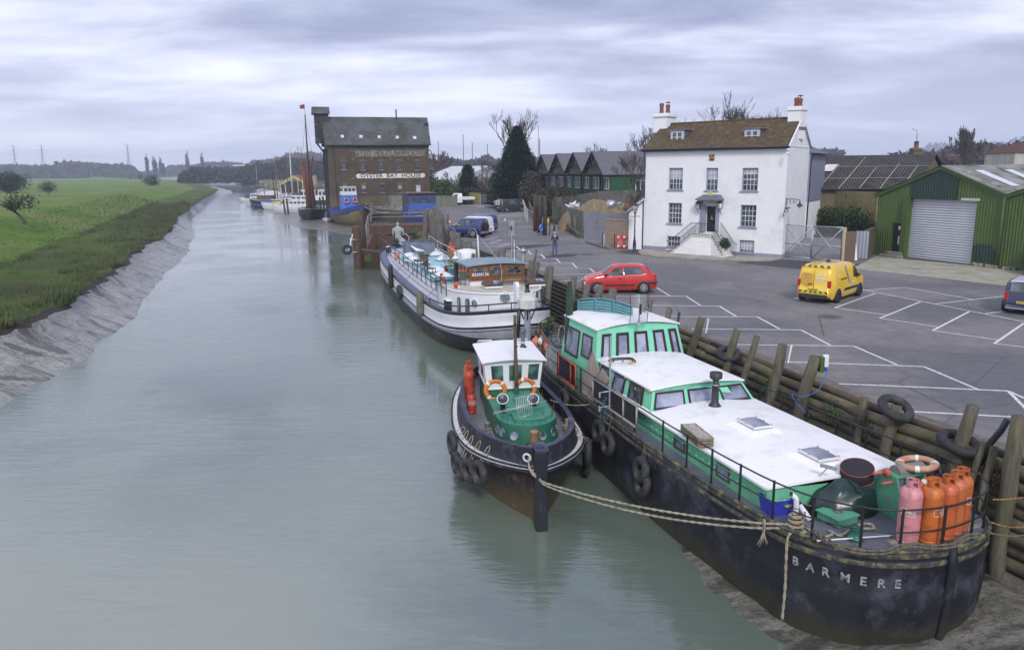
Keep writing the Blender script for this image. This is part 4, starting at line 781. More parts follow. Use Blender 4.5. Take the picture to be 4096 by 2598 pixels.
m=MB();m.extr([FC1.p(0,0),FC1.p(FC1.L,0),FC1.p(FC1.L,z2),FC1.p(0,z1)],-FC1.n*.04);o=m.build('corrugated_fence',cor);tag(o,'tall silvery corrugated iron fence left of the brick wall','fence')
FC2=Face(FC1.p(FC1.L,0),FC1.p(FC1.L,0)+Vc((3.3,-.3,0)),None);z3=HZ(1700+.3945*1950,450+.3945*1018,FC2.p(1.5,0));m=MB();FC2.box(m,0,FC2.L,0,z3,-.04,0);o=m.build('corrugated_fence',cor);tag(o,'lower corrugated iron fence showing above the brick wall','fence')
plankM=M_ribs('grey_planks',(.17,.165,.155),.15,'X',.03,.9,(.11,.108,.10),dirt=(.06,.065,.045),dsc=1.0,dth=(.5,.7),sharp=True)
def fence(label,pts,gf,tops,mat_=plankM,th=.04,lean=0,name='plank_fence',wallh=0):
 t=thing(name,label,'fence',pts[0]);F=None
 for i,(a,b)in enumerate(zip(pts,pts[1:])):
  F=Face(a,b,None);m=MB();n=max(1,int(F.L/2.4));k0,k1=tops[i],tops[i+1]
  m.extr([F.p(0,wallh),F.p(F.L,wallh),F.p(F.L,k1),F.p(0,k0)],-F.n*th);m.build('fence_panel',mat_,t,world=True)
  m=MB()
  for j in range(n):u=F.L*j/n;m.box(F.p(u,(lerp(k0,k1,j/n)+.1)/2,.05),(.1,.1,lerp(k0,k1,j/n)+.1))
  m.build('fence_posts',plankM,t,world=True)
 return t
pA=gF(1600,1275);pB=gF(1340,1120);pts=[pB+Vc((-.3,4,0)),pB,pB.lerp(pA,.5),pA];tops=[HZ(1700+.3945*1300,450+.3945*900,pts[0])*.95,HZ(1700+.3945*1320,450+.3945*912,pB),HZ(1700+.3945*1470,450+.3945*960,pts[2]),HZ(1700+.3945*1600,450+.3945*1000,pA)]
fence('weathered grey upright plank fence leaning above a mossy low wall',pts,None,tops,wallh=.5)
lwm=M_brick('mossy_block',(.14,.14,.09),(.10,.11,.06),(.05,.055,.03),w=.45,h=.22,dirt=(.06,.08,.025),dsc=1.5,dth=(.4,.6))
m=MB()
for a,b in zip(pts,pts[1:]):Face(a,b,None).box(m,0,(b-a).length,0,.55,.05,.35)
o=m.build('low_mossy_wall',lwm);tag(o,'low mossy block wall under the grey plank fence','wall')
m=MB();
for i in range(7):
 q=pts[2].lerp(pA,.15+i*.1)+Vc((-.35,-.4,0));a=random.uniform(-.5,.5);m.tube([q,q+Vc((a,.3,1.6+random.random()*.8))],.05,4)
m.tube([pts[2]+Vc((-.4,-.4,.9)),pA+Vc((-.4,-.2,.4))],.05,4);o=m.build('loose_timber',M_wood('old_timber',(.2,.19,.16),(.12,.11,.09)));tag(o,'broken grey timbers leaning on the plank fence','timber')
mf=[gF(560,930),gF(700,925),gF(985,905)*1.0,gF(1003,1000),gF(1012,1060),gF(1040,1120),gF(1100,1155)]
mf[2]=Vc((lerp(mf[1].x,mf[3].x,.93),min(mf[1].y,mf[2].y),0))
ht=[HZ(1700+.3945*x,450+.3945*y,p)for(x,y),p in zip(((585,837),(720,838),(985,862),(1003,900),(1012,940),(1040,985),(1100,1010)),mf)]
t=thing('wire_fence','wire mesh fence on pale concrete posts bending round the far car park corner','fence',mf[0])
for i,(a,b)in enumerate(zip(mf,mf[1:])):
 F=Face(a,b,None);m=MB();m.quad(F.p(0,0),F.p(F.L,0),F.p(F.L,ht[i+1]),F.p(0,ht[i]));m.build('mesh_panel',meshM,t,world=True)
 n=max(1,int(F.L/3));m=MB()
 for j in range(n):h=lerp(ht[i],ht[i+1],j/n);m.box(F.p(F.L*j/n,h/2+.05),(.13,.13,h+.1));m.tube([F.p(F.L*j/n,h),F.p(F.L*j/n,h+.3,.25)],.06,4)
 m.tube([F.p(0,ht[i]),F.p(F.L,ht[i+1])],.03,4);m.build('concrete_posts',M('pale_concrete',(.42,.42,.40),.9,.2,4),t,world=True)
bw=[p+Vc((.9,1.2,0))for p in mf];bw[0]+=Vc((0,.3,0))
fence('dark brown close boarded fence behind the wire fence',bw,None,[h*.92 for h in ht],M_ribs('brown_boards',(.085,.075,.055),.15,'X',.03,.95,(.055,.05,.038),sharp=True),name='boarded_fence')
bk=[gF(-10,925)+Vc((0,4,0)),gF(430,930)+Vc((0,3,0))]
fence('brownish plank fence behind the white flatbed truck',bk,None,[2.0,2.0],M_ribs('mid_boards',(.15,.13,.09),.15,'X',.03,.95,(.10,.09,.06),sharp=True),name='boarded_fence')
gy=[gF(430,932)+Vc((.2,2.6,0)),gF(552,934)+Vc((0,2.4,0))]
fence('yellow green slatted timber gate beside the white flatbed truck',gy,None,[2.1,2.1],M_ribs('yellow_slats',(.24,.23,.06),.2,'Y',.03,.9,(.18,.17,.05)),name='timber_gate')
tf=[atY(1700+.3945*1310,92),atY(1700+.3945*1500,90),atY(1700+.3945*1760,86),atY(1700+.3945*2090,84),atY(1700+.3945*2330,84)]
for p in tf:p.z=0
fence('long curving grey plank fence below the green terrace',tf,None,[HZ(1700+.3945*x,450+.3945*y,p)for(x,y),p in zip(((1310,860),(1500,842),(1760,798),(2090,785),(2330,800)),tf)])
wf=[G(1528,822),G(1560,826),G(1700,828),G(1830,828)];wf[2].y=max(wf[2].y,139)
fence('curved grey green plank fence at the foot of the warehouse',wf,None,[HZ(x,y,p)for(x,y),p in zip(((1528,784),(1560,782),(1700,782),(1830,783)),wf)],M_ribs('greygreen_planks',(.20,.21,.18),.16,'X',.03,.95,(.14,.15,.125),dirt=(.09,.10,.07),sharp=True))
T0=atY(2445,100);T0.z=0;rd=Vc((-.30,.954,0));xd=Vc((.954,.30,0));LB=19
tg=thing('green_terrace','terrace of green boarded houses with four steep slate gables and black posts','terraced houses',T0)
gboard=M_ribs('green_weatherboard',(.035,.125,.065),.18,'Y',.05,.6,(.028,.10,.052),sharp=True);tsl=M_brick('terrace_slates',(.15,.155,.18),(.12,.125,.15),(.05,.05,.06),w=.35,h=.25,ms=.015,dsc=.4,bmp=.02)
zTe=HZ(1700+.3945*1890,450+.3945*618,T0);UW=6.6
zTr=HZ(1700+.3945*1745,450+.3945*400,T0+rd*UW/2)
timber=M('black_timber',(.012,.013,.015),.6,.3)
for k in range(4):
 o=T0+rd*UW*k;FW=Face(o+rd*UW,o,None)
 m=MB();m.poly([FW.p(0,0),FW.p(UW,0),FW.p(UW,zTe),FW.p(UW/2,zTr-.2),FW.p(0,zTe)]);
 if k==0:FS=Face(o,o+xd*LB,None);m.quad(FS.p(0,0),FS.p(LB,0),FS.p(LB,zTe),FS.p(0,zTe))
 m.build('wall',gboard,tg,world=True)
 m=MB();r0=o+rd*UW/2-xd*1.3+up*zTr;r1=o+rd*UW/2+xd*LB+up*zTr;a=o-rd*.25-xd*1.3+up*(zTe-.25);b=o-rd*.25+xd*LB+up*(zTe-.25)
 slope(m,a,b,r1,r0,.14);a2=o+rd*(UW+.1)-xd*1.3+up*(zTe-.25);b2=o+rd*(UW+.1)+xd*LB+up*(zTe-.25);slope(m,b2,a2,r0,r1,.14);rf=m.build('roof',tsl,tg,world=True)
 m=MB();m.tube([a,r0,a2],.14,4);m.tube([r0-up*.1,r0-up*2.2],.08,4);m.tube([a.lerp(r0,.45),a2.lerp(r0,.45)],.08,4);m.build('barge_board',timber,rf,world=True)
 m=MB();m.poly([FW.p(.9,zTe-.1,1.0),FW.p(UW-.9,zTe-.1,1.0),FW.p(UW/2,zTr-.9,1.0)]);m.build('gable_panel',M('grey_gable_panel',(.09,.10,.085),.8,.3),tg,world=True)
 m=MB();
 for u in(.1,UW*.5,UW-.1):FW.box(m,u-.1,u+.1,0,zTe,1.0 if u!=UW*.5 else.0,1.2 if u!=UW*.5 else.12)
 FW.box(m,0,UW,2.5,2.7,0,.14);FW.box(m,UW*.5,UW-.1,0,2.5,0,.06);m.build('timber_posts',timber,tg,world=True)
 for u,w_,z0,z1 in((1.0,.75,3.8,5.2),(2.2,.6,3.8,5.2),(4.4,.75,3.8,5.2),(5.4,.6,3.8,5.2),(2.0,.8,.6,2.1)):
  m=MB();FW.box(m,u-.08,u+w_+.08,z0-.08,z1+.08,0,.05);wn=m.build('window',whitep,tg,world=True);m=MB();FW.box(m,u+.02,u+w_*.5-.04,z0+.02,z1-.02,.05,.06);FW.box(m,u+w_*.5+.04,u+w_-.02,z0+.02,z1-.02,.05,.06);m.build('pane',glassM,wn,world=True)
for u in(3.6,8.6,14):
 m=MB();FS.box(m,u-.1,u+1.4,3.2,4.9,0,.05);wn=m.build('window',whitep,tg,world=True);m=MB();FS.box(m,u,u+.6,3.3,4.8,.05,.06);FS.box(m,u+.7,u+1.3,3.3,4.8,.05,.06);m.build('pane',glassM,wn,world=True)
def gable_shed(name,label,p0,p1,depth,ze,zr,wm,rm,hip=0,cat='shed'):
 F=Face(p0,p1,None);t=thing(name,label,cat,Vc((p0.x,p0.y,0)));m=MB();F.box(m,0,F.L,0,ze,-depth,0);[m.poly([F.p(q,ze,0),F.p(q,zr-.1 if not hip else ze,-depth/2),F.p(q,ze,-depth)])for q in(0,F.L)];m.build('wall',wm,t,world=True)
 m=MB();r0,r1=F.p(hip,zr,-depth/2),F.p(F.L-hip,zr,-depth/2);a,b,c,d=F.p(-.2,ze,.2),F.p(F.L+.2,ze,.2),F.p(F.L+.2,ze,-depth-.2),F.p(-.2,ze,-depth-.2)
 m.add([a,b,c,d,r0,r1],[(0,1,5,4),(2,3,4,5)]+([(1,2,5),(3,0,4)]if hip else[]));rf=m.build('roof',rm,t,world=True);return t,F,rf
hp0=atY(1700+.3945*-60,195);hp1=atY(1700+.3945*330,188)
wroof=M_ribs('white_sheet_roof',(.55,.57,.62),.3,'X',.04,.5,(.46,.48,.53))
t_,F_h,rfh=gable_shed('white_hangar','large white sheeted boat shed behind the hedge right of the warehouse',hp0,hp1,26,HZ(1700+.3945*60,450+.3945*720,hp0)+1,HZ(1700+.3945*200,450+.3945*545,atY(1800,208)),M('white_sheet',(.5,.52,.56),.6,.1),wroof)
hp0=atY(1700+.3945*440,175);hp1=atY(1700+.3945*665,175);gable_shed('slate_bungalow','low building with a hipped grey slate roof behind the telegraph pole',hp0,hp1,9,HZ(1895,450+.3945*735,hp0),HZ(1895,450+.3945*622,hp0),M('cream_wall',(.4,.4,.36),.8,.1),tsl,2.5,'house')
hp0=atY(3200+.524*1632,88);hp1=hp0+Vc((11,-2,0));t_,F2,_=gable_shed('weatherboard_house','pale weatherboarded house with a red tiled roof beyond the green shed',hp0,hp1,8,HZ(4060,500+.524*210,hp0),HZ(4096,500+.524*110,hp0),M_ribs('white_weatherboard',(.6,.6,.55),.2,'Y',.04,.6,sharp=True),M_brick('red_tiles',(.12,.05,.03),(.09,.04,.03),(.03,.02,.015),w=.3,h=.2),2.5,'house')
logM=M_wood('quay_log',(.15,.125,.085),(.060,.052,.035),stretch=(1,1,1),scale=2.2,green=(.085,.095,.022),gth=(.5,.66),gsc=.9)
def mk_log():
 m=_mc['quay_log'];return m
pileM=M_wood('pile_timber',(.135,.12,.085),(.045,.042,.032),stretch=(3,3,.35),scale=3.5,green=(.075,.09,.025),gth=(.5,.7),gsc=.8)
greyP=M_wood('grey_pile_timber',(.15,.14,.125),(.05,.045,.04),stretch=(3,3,.35),scale=3.5)
def qx(y):return interp(QL,y)
random.seed(11);logN=0
spans=[9.5,13.2,16.6,20.2,24.0,27.6,31.2,35.0,39.5]
for a,b in zip(spans,spans[1:]):
 for r in range(9):
  rad=.135+random.random()*.045;z=-.10-r*.285;off=.14+.045*math.sin(r*1.7)+r*.035
  y0=a-random.uniform(.1,.6);y1=b+random.uniform(0,.5);P=[]
  for i in range(6):
   y=lerp(y0,y1,i/5);d=Vc((qx(y+.5)-qx(y-.5),1,0)).normalized();n=Vc((-d.y,d.x,0));P.append(Vc((qx(y),y,z+.03*math.sin(i+r)))+n*off)
  m=MB();m.tube(P,[rad*random.uniform(.92,1.08)for _ in P],9);
  o=m.build('quay_log',logM);tag(o,'long round mossy log stacked in the quay wall face','log','logs stacked along the quay wall');logN+=1
pq=M_ribs('quay_planks',(.085,.07,.05),.25,'Y',.05,.9,(.05,.042,.03),dirt=(.04,.045,.02),dsc=.8)
ysq=[39.0]+[42+i*4 for i in range(21)];m=MB()
for a,b in zip(ysq,ysq[1:]):
 F=Face((qx(b),b),(qx(a),a),None);F.box(m,0,F.L,-2.9,.12,-.15,.05)
o=m.build('planked_quay_wall',pq);tag(o,'dark horizontal planked quay wall behind the white barge','quay wall')
m=MB();QW=[(qx(122)+.2,122),(-17.1,124.5),(-21.8,129.9),(-24.9,138.5),(-33,141)]
for a,b in zip(QW,QW[1:]):
 F=Face(b,a,None);F.box(m,0,F.L,-2.9,-.1,-.15,.05)
o=m.build('planked_quay_wall',pq);tag(o,'dark planked quay wall behind the blue tug below the warehouse','quay wall')
m=MB()
for a,b in zip(spans,spans[1:]):
 y=(a+b)/2;
 for ya,yb in((a,b),):m.tube([Vc((qx(ya)+.12,ya,.06)),Vc((qx(yb)+.12,yb,.06))],.11,4)
o=m.build('cap_beam',M('rusty_beam',(.09,.06,.045),.9,.4,2,dirt=(.12,.12,.06)));tag(o,'rusty edge beam lying on top of the quay logs','beam')
def pile(top,bot,ytop,zt,zb,r,label,mat_=pileM,group=None,lift=.25):
 "top/bottom given as photo pixels; the pile stands against the quay face at distance ytop"
 T=Vc((qx(ytop+1)-qx(ytop-1),2,0)).normalized();nq=Vc((T.y,-T.x,0));P0=Vc((qx(ytop),ytop,0))-nq*(.5+r)
 pt=onp(top[0],top[1],P0+nq*.22,nq);pb=onp(bot[0],bot[1],P0,nq)
 if ytop>44:pt=atY(top[0],ytop,top[1]);pb=Vc((pt.x+random.uniform(-.08,.08),pt.y-.1,pt.z-1))
 dd_=(pb-pt);pe=pt+dd_*min(9,max(1,(-2.7-pt.z)/min(-.05,dd_.z)));pb=pe if dd_.z<-.05 else pb
 m=MB();seg=7;P=[pt.lerp(pb,i/seg)+Vc((.02*math.sin(i*2.1+top[0]),.02*math.cos(i*1.3),0))for i in range(seg+1)]
 m.tube(P,[r*.93]+[r*(1+.01*i)for i in range(seg)],10);o=m.build('timber_pile',mat_);tag(o,label,'pile');return pt,pb
Qp=lambda x,y:(2600+x*.6213,1150+y*.6213)
PL=[((335,195),(262,420),23.6,.17,'mossy pile with a white post box behind it, beside the green wheelhouse'),((560,272),(490,525),20.9,.15,'leaning pile with a tyre looped round its middle, near the green barge roof'),((690,310),(640,470),20.2,.12,'short split grey pile behind the brambles on the quay'),((860,365),(770,730),18.2,.17,'stout mossy pile with a white batten behind its head'),((1065,445),(935,860),16.6,.19,'stout pile carrying a white electric box and blue cable'),((1385,705),(1322,1030),14.6,.12,'slim split pile left of the tyre topped pile'),((1590,760),(1490,1130),14.0,.16,'dark pile with a tyre hung over its head'),((2085,760),(1930,1200),13.3,.17,'leaning mossy pile with a big tyre round its waist'),((2380,825),(2260,1580),12.2,.185,'tall thick pile at the right edge standing in the mud'),((2160,995),(2080,1200),13.0,.09,'broken splintered stub beside the black pipe'),((2225,1020),(2160,1230),12.8,.10,'split grey stub right of the black pipe')]
PT={}
for i,(a,b,y,r,l)in enumerate(PL):
 PT[i]=pile(Qp(*a),Qp(*b),y,0,0,r*.88,l,lift=.5)
Bp=lambda x,y:(2100+x*.4912,1150+y*.4912)
for a,b,y,r,l in[((1010,110),(1000,210),27.6,.15,'short round pile just beyond the green wheelhouse roof'),((1180,170),(1160,265),26.0,.12,'stubby pile with a green rail behind the wheelhouse'),((1253,205),(1240,320),25.2,.06,'thin green painted stake by the wheelhouse corner')]:
 pile(Bp(*a),Bp(*b),y,0,0,r,l,greyP if r>.1 else M('green_stake',(.02,.06,.04),.6,.2),lift=.1)
Np=lambda x,y:(2200+x*.262,950+y*.262)
for a,b,y,r,l in[((370,600),(330,880),30.8,.18,'pile behind the furled green parasol'),((590,705),(530,950),29.0,.17,'pile in front of the red car front wheel'),((785,720),(720,960),28.4,.18,'pile in front of the red car door'),((970,795),(930,970),27.6,.20,'thick short pile below the red car sill'),((20,450),(0,620),34,.17,'leaning pile above the white barge stern')]:
 pile(Np(*a),Np(*b),y,0,0,r,l,greyP,lift=.3)
Tp=lambda x,y:(1700+x*.2293,850+y*.2293)
for k,(a,b,y,r)in enumerate([((1250,665),(1230,830),45,.22),((1370,665),(1345,800),44,.22),((1870,850),(1830,1100),38.5,.2),((1935,640),(1900,1060),37.5,.07),((2160,950),(2110,1280),35.5,.2),((490,340),(470,700),62,.25),((575,345),(560,640),61,.26),((600,460),(590,700),57,.27),((690,520),(690,640),56,.2),((770,500),(765,640),55,.2),((915,590),(915,800),50,.15),((1550,700),(1545,800),43,.12),((1970,870),(1900,1130),37.2,.18),((260,40),(255,640),70,.42),((120,-60),(110,400),76,.36),((20,-60),(30,250),84,.3),((395,20),(395,150),92,.14),((200,70),(200,420),72,.2),((850,715),(850,800),49,.14)]):
 pile(Tp(*a),Tp(*b),y,0,0,r,['grey pile %s'%s for s in('with broken top behind the wheelhouse roof','leaning beside the wheelhouse roof aerial','right of the brown wheelhouse','steel thin beside the wheelhouse corner','at the quay right of the white stern','nearest the blue jeep front wheel, left of a pair','nearest the blue jeep front wheel, right of a pair','in front of the white covered motor','short and brown by the white covered motor','short and pale behind the white covered motor','carved, dark, beside the white pole','small, behind the roof aerial','carrying a white box by the quay','very thick with a white cap left of the blue jeep','tall and pale left of the blue jeep','tall and dark by the blue houseboat','thin and black behind the traffic cone','slim beside the thick white capped post','squat beside the dark carved post')][k],greyP,lift=.2)
random.seed(5)
for k in range(9):
 y=88+k*4.1;m=MB();x=qx(y)-.3;h=1.0+random.random()*.7;m.tube([Vc((x,y,-2.2)),Vc((x+random.uniform(-.1,.1),y,h))],.16,7);o=m.build('timber_pile',greyP);tag(o,'grey mooring pile in the distant row along the quay edge','pile','distant row of grey quay piles')
for k,(x,y0,y1)in enumerate([(1240,1175,1235),(1440,1150,1245),(1380,1150,1240),(1560,1185,1290),(1683,1170,1240),(1605,1165,1250)]):
 q=gE(x,1215,0);m=MB();zt=HZ(950+x*.3733,380+y0*.3733,q);m.tube([Vc((q.x,q.y,-2.6)),Vc((q.x,q.y,zt))],.2,7);o=m.build('timber_pile',greyP);tag(o,'dark pile on the far quay between the blue tug and the blue houseboat','pile','piles on the quay below the warehouse')
def hull(par,name,out,levels,mats,wc=0.0,cut=None):
 "out: (s,half beam) from stern to bow. levels: (zfun,wscale,stern inset,bow inset,material of the strip under it,extra flare)"
 s0,s1=out[0][0],out[-1][0];L=s1-s0;rings=[]
 fine=[(p.x,max(0,p.y))for p in catmull([(a,b,0)for a,b in out],4)]
 for lv in levels:
  zf,ws,si,bi=lv[:4];fn=lv[5]if len(lv)>5 else 0;ring=[]
  pts=[(s0+si+(s-s0)*(L-si-bi)/L,hb*ws*(1-fn*max(0,(s-s0)/L)**4))for s,hb in fine]
  W=wc if callable(wc)else(lambda q:wc);near=[Vc((s,W(s)+hb,zf(s)))for s,hb in pts];far=[Vc((s,W(s)-hb,zf(s)))for s,hb in pts][::-1]
  rings.append(near+far[1:-1])
 m=MB();n=len(rings[0])
 m.grid(rings,closed=True,mf=lambda i,j:levels[i][4]);o=m.build(name,mats,par,fix=True);return o,rings
def deckpoly(par,name,ring,mat_,dz=0):
 n=len(ring);h=n//2;m=MB()
 for i in range(h):
  a,b=ring[i],ring[i+1];c,d=ring[(n-1-i)%n]if i>0 else ring[0],ring[(n-i)%n]if i>0 else ring[0]
  c=ring[(n-i-1)%n];d=ring[(n-i)%n]
  P=[a,b,c,d];P=[p+Vc((0,0,dz))for p in P];
  m.add(P,[(0,1,2,3)]if i>0 and i<h-1 else[(0,1,2,3)])
 return m.build(name,mat_,par,fix=True)
def rails(par,path,posts,h=.9,r=.022,pr=.028,mids=(.5,),name='guard_rail',mat_=None,square=True,z=None):
 m=MB();P=[Vc(p)for p in path]
 m.tube([p+Vc((0,0,h))for p in P],r,6)
 for k in mids:m.tube([p+Vc((0,0,h*k))for p in P],r*.85,6)
 for p in posts:
  p=Vc(p);m.cyl(p,p+Vc((0,0,h+.03)),pr,pr,4 if square else 6)
 return m.build(name,mat_ or blackI,par)
def bil(Q,u,v,off=0):
 a,b,c,d=[Vc(q)for q in Q];n=(b-a).cross(d-a).normalized();return(a*(1-u)+b*u)*(1-v)+(d*(1-u)+c*u)*v+n*off
def qwin(par,Q,u0,u1,v0,v1,fmat,gmat,fw=.07,th=.03,inner=None,name='window',fw2=None):
 "framed window on any four cornered panel Q (bottom left, bottom right, top right, top left seen from outside)"
 a=(Vc(Q[1])-Vc(Q[0])).length;b=(Vc(Q[3])-Vc(Q[0])).length;fu,fv=fw/a,fw/b
 O=[bil(Q,u,v,th)for u,v in((u0,v0),(u1,v0),(u1,v1),(u0,v1))];I=[bil(Q,u,v,th)for u,v in((u0+fu,v0+fv),(u1-fu,v0+fv),(u1-fu,v1-fv),(u0+fu,v1-fv))]
 OB=[bil(Q,u,v,0.002)for u,v in((u0,v0),(u1,v0),(u1,v1),(u0,v1))];IB=[bil(Q,u,v,0.024)for u,v in((u0+fu,v0+fv),(u1-fu,v0+fv),(u1-fu,v1-fv),(u0+fu,v1-fv))]
 m=MB();m.add(O+I+OB+IB,[(i,(i+1)%4,4+(i+1)%4,4+i)for i in range(4)]+[(8+i,8+(i+1)%4,(i+1)%4,i)for i in range(4)]+[(4+i,4+(i+1)%4,12+(i+1)%4,12+i)for i in range(4)])
 f=m.build(name,fmat,par);m=MB();m.poly(IB);m.build('pane',gmat,f)
 return f
def tyre(label,P,R=.32,r=.12,M=None,group=None,mat_=None):
 m=MB();m.torus((0,0,0),R-r*.6,r,M,26,12,f=.95);o=m.build('tyre_fender' if 'fender' in label or 'side' in label else 'tyre',mat_ or rubber)
 o.location=P;tag(o,label,'tyre',group);return o
rubber=M('tyre_rubber',(.022,.023,.027),.75,.35,4,dirt=(.085,.085,.075),dscale=3,dth=(.5,.72),bmp=.01)
def mk_rope(name,c1,c2):
 m,t,b=_nodes(name);n=tex(t,'ShaderNodeTexNoise',4,Detail=5.0);w=tex(t,'ShaderNodeTexWave',14,stretch=(1,1,1),wave_type='BANDS',bands_direction='DIAGONAL');c=mixc(t,w.outputs['Fac'],c1,c2);c=mixc(t,ramp(t,n.outputs[0],.5,.7),c,tuple(x*.5 for x in c1));t.links.new(c,b.inputs['Base Color']);b.inputs['Roughness'].default_value=.95;bump(t,b,w.outputs['Fac'],.01);return m
ropeW=mk_rope('pale_rope',(.42,.39,.30),(.22,.20,.15));ropeD=mk_rope('olive_rope',(.17,.16,.11),(.08,.075,.05));ropeO=mk_rope('orange_rope',(.45,.22,.10),(.3,.13,.06))
def rope(label,pts,r=.02,mat_=None,twist=True,n=6,name='rope',group=None,closed=False):
 P=catmull(pts,n,closed);m=MB()
 if twist:
  L=0;Q=[P[0]]
  D=[];acc=[0]
  for a,b in zip(P,P[1:]):acc.append(acc[-1]+(b-a).length)
  tot=acc[-1];N=max(8,int(tot/(r*2.2)));N=min(N,420);
  for ph in(0,PI):
   S=[];j=0
   for i in range(N+1):
    d=tot*i/N
    while j<len(P)-2 and acc[j+1]<d:j+=1
    t=(d-acc[j])/max(1e-6,acc[j+1]-acc[j]);c=P[j].lerp(P[j+1],t);T=(P[j+1]-P[j]).normalized();a=T.orthogonal().normalized()if abs(T.z)>.95 else Vc((0,0,1)).cross(T).normalized();b=T.cross(a);th=i*.95+ph
    S.append(c+(a*math.cos(th)+b*math.sin(th))*r*.5)
   m.tube(S,r*.62,5)
 else:m.tube(P,r,6,closed=closed)
 o=m.build(name,mat_ or ropeW,uv=False);return tag(o,label,'rope',group)
def sag(a,b,s,n=7):
 a=Vc(a);b=Vc(b);return[a.lerp(b,i/n)-Vc((0,0,s*4*(i/n)*(1-i/n)))for i in range(n+1)]
def hullmat(name,base,rust,pale,wl=None,sc=1.0,rth=(.6,.7),pth=(.62,.75)):
 m,t,b=_nodes(name)
 n=tex(t,'ShaderNodeTexNoise',1.1*sc,stretch=(1,1,.35),Detail=9.0,Roughness=.7);n2=tex(t,'ShaderNodeTexNoise',2.3*sc,stretch=(1,1,.8),Detail=9.0,Roughness=.75);n3=tex(t,'ShaderNodeTexNoise',.6*sc,Detail=8.0,Roughness=.7)
 c=mixc(t,ramp(t,n.outputs[0],.35,.65),base,tuple(x*1.9+.004 for x in base));c=mixc(t,ramp(t,n3.outputs[0],pth[0],pth[1],0,.8),c,pale);c=mixc(t,ramp(t,n2.outputs[0],rth[0],rth[1],0,.9),c,rust)
 if wl:
  z0,z1,col=wl;g_=t.nodes.new('ShaderNodeNewGeometry');s_=t.nodes.new('ShaderNodeSeparateXYZ');t.links.new(g_.outputs['Position'],s_.inputs[0])
  ad=t.nodes.new('ShaderNodeMath');ad.operation='MULTIPLY_ADD';t.links.new(n2.outputs[0],ad.inputs[0]);ad.inputs[1].default_value=-.9;t.links.new(s_.outputs[2],ad.inputs[2]);c=mixc(t,ramp(t,ad.outputs[0],z1-.45,z0-.45,0,.85),c,col)
 t.links.new(c,b.inputs['Base Color']);t.links.new(ramp(t,n.outputs[0],.3,.7,.42,.8),b.inputs['Roughness']);b.inputs['Specular IOR Level'].default_value=.3;bump(t,b,n3.outputs[0],.05,.5);bump(t,b,n2.outputs[0],.01,.6);return m
BO=Vc((1.17,28.1,0));BR=math.atan2(-.951,.31);bu=Vc((.31,-.951,0)).normalized();bv=Vc((-bu.y,bu.x,0))
def bw_(s,w,z=0):return BO+bu*s+bv*w+Vc((0,0,z))
def bl(p):d=Vc(p)-BO;return Vc((d.dot(bu),d.dot(bv),p[2]))
barge=thing('black_barge','black hulled barge with mint green cabins and white roofs, bow nearest the camera','barge',BO,BR)
out=[(-4.0,0),(-3.88,.55),(-3.4,1.05),(-2.6,1.45),(-1.2,1.8),(.4,2.0),(2,2.1),(4,2.16),(8.5,2.28),(12,2.3),(13.6,2.3),(14.6,2.22),(15.3,1.92),(15.8,1.48),(16.1,.85),(16.2,.4),(16.23,0)]
bwc=lambda s:1.95+.27*max(0,(s-9)/6)**1.5
DZ=-.85
sh=lambda s:DZ+(.12*((s-11)/5)**2 if s>11 else 0)+(.25*((2-s)/6)**2 if s<2 else 0)
blackH=hullmat('black_hull',(.008,.009,.013),(.075,.045,.022),(.10,.115,.16),(-2.9,-2.2,(.055,.05,.028)),.9,(.62,.70),(.52,.70))
gunw=M('gunwale_moss',(.045,.045,.05),.7,.4,3,dirt=(.17,.16,.07),dscale=5,dth=(.48,.62),bmp=.01)
def strips(z,dz):return lambda s:sh(s)*1+z if False else sh(s)-z
lv=[(strips(-.03,0),1.0,0,0,1),(strips(.06,0),1.012,-.02,-.03,1),(strips(.12,0),1.0,0,0,0),(strips(.20,0),1.0,0,0,1),(strips(.25,0),1.012,-.02,-.03,1),(strips(.31,0),1.0,0,0,0)]
lv+=[(lambda s:-1.7,.998,.05,.0,0),(lambda s:-1.78,1.006,.05,-.02,0),(lambda s:-1.9,.998,.08,.0,0),(lambda s:-2.35,.99,.35,.05,0),(lambda s:-2.8,.965,1.0,.12,0),(lambda s:-3.2,.90,1.8,.35,0)]
ho,hr_=hull(barge,'hull',out,lv,[blackH,gunw],wc=bwc)
deckg=M('grey_deck_paint',(.115,.125,.155),.55,.25,1.2,dirt=(.18,.19,.21),dscale=5,dth=(.55,.75),bmp=.003)
deckpoly(barge,'deck',hr_[0],deckg,-.04)
m=MB();m.tube([p+Vc((0,0,-.0))for p in hr_[0]],.045,6,closed=True);m.build('gunwale',gunw,barge)
m=MB();m.tube([Vc((16.24,bwc(16),sh(16.2)+.05)),Vc((16.27,bwc(16),-1.0)),Vc((16.26,bwc(16),-1.8)),Vc((16.2,bwc(16),-2.5)),Vc((16.05,bwc(16),-3.05))],[.09,.10,.09,.09,.08],6);m.build('stem_post',blackH,barge)
m=MB();n_=len(hr_[0]);h_=n_//2
for k in range(6,h_-4,6):
 m.tube([hr_[i][k]for i in range(5,11)],.012,4)
m.build('plate_seams',blackH,barge)
m=MB();
for(x0,y0),(x1,y1)in(((880,1255),(1240,1265)),((880,1300),(1230,1310))):pass
letM=M('worn_white_letters',(.30,.30,.33),.8,.3,6,dirt=(.03,.03,.035),dscale=6,dth=(.50,.62))
ring=hr_[6];near=[hr_[6][i]for i in range(h_+1)]
lowside=[hr_[5][(n_-i)%n_]for i in range(h_+1)];lowb=[hr_[6][(n_-i)%n_]for i in range(h_+1)]
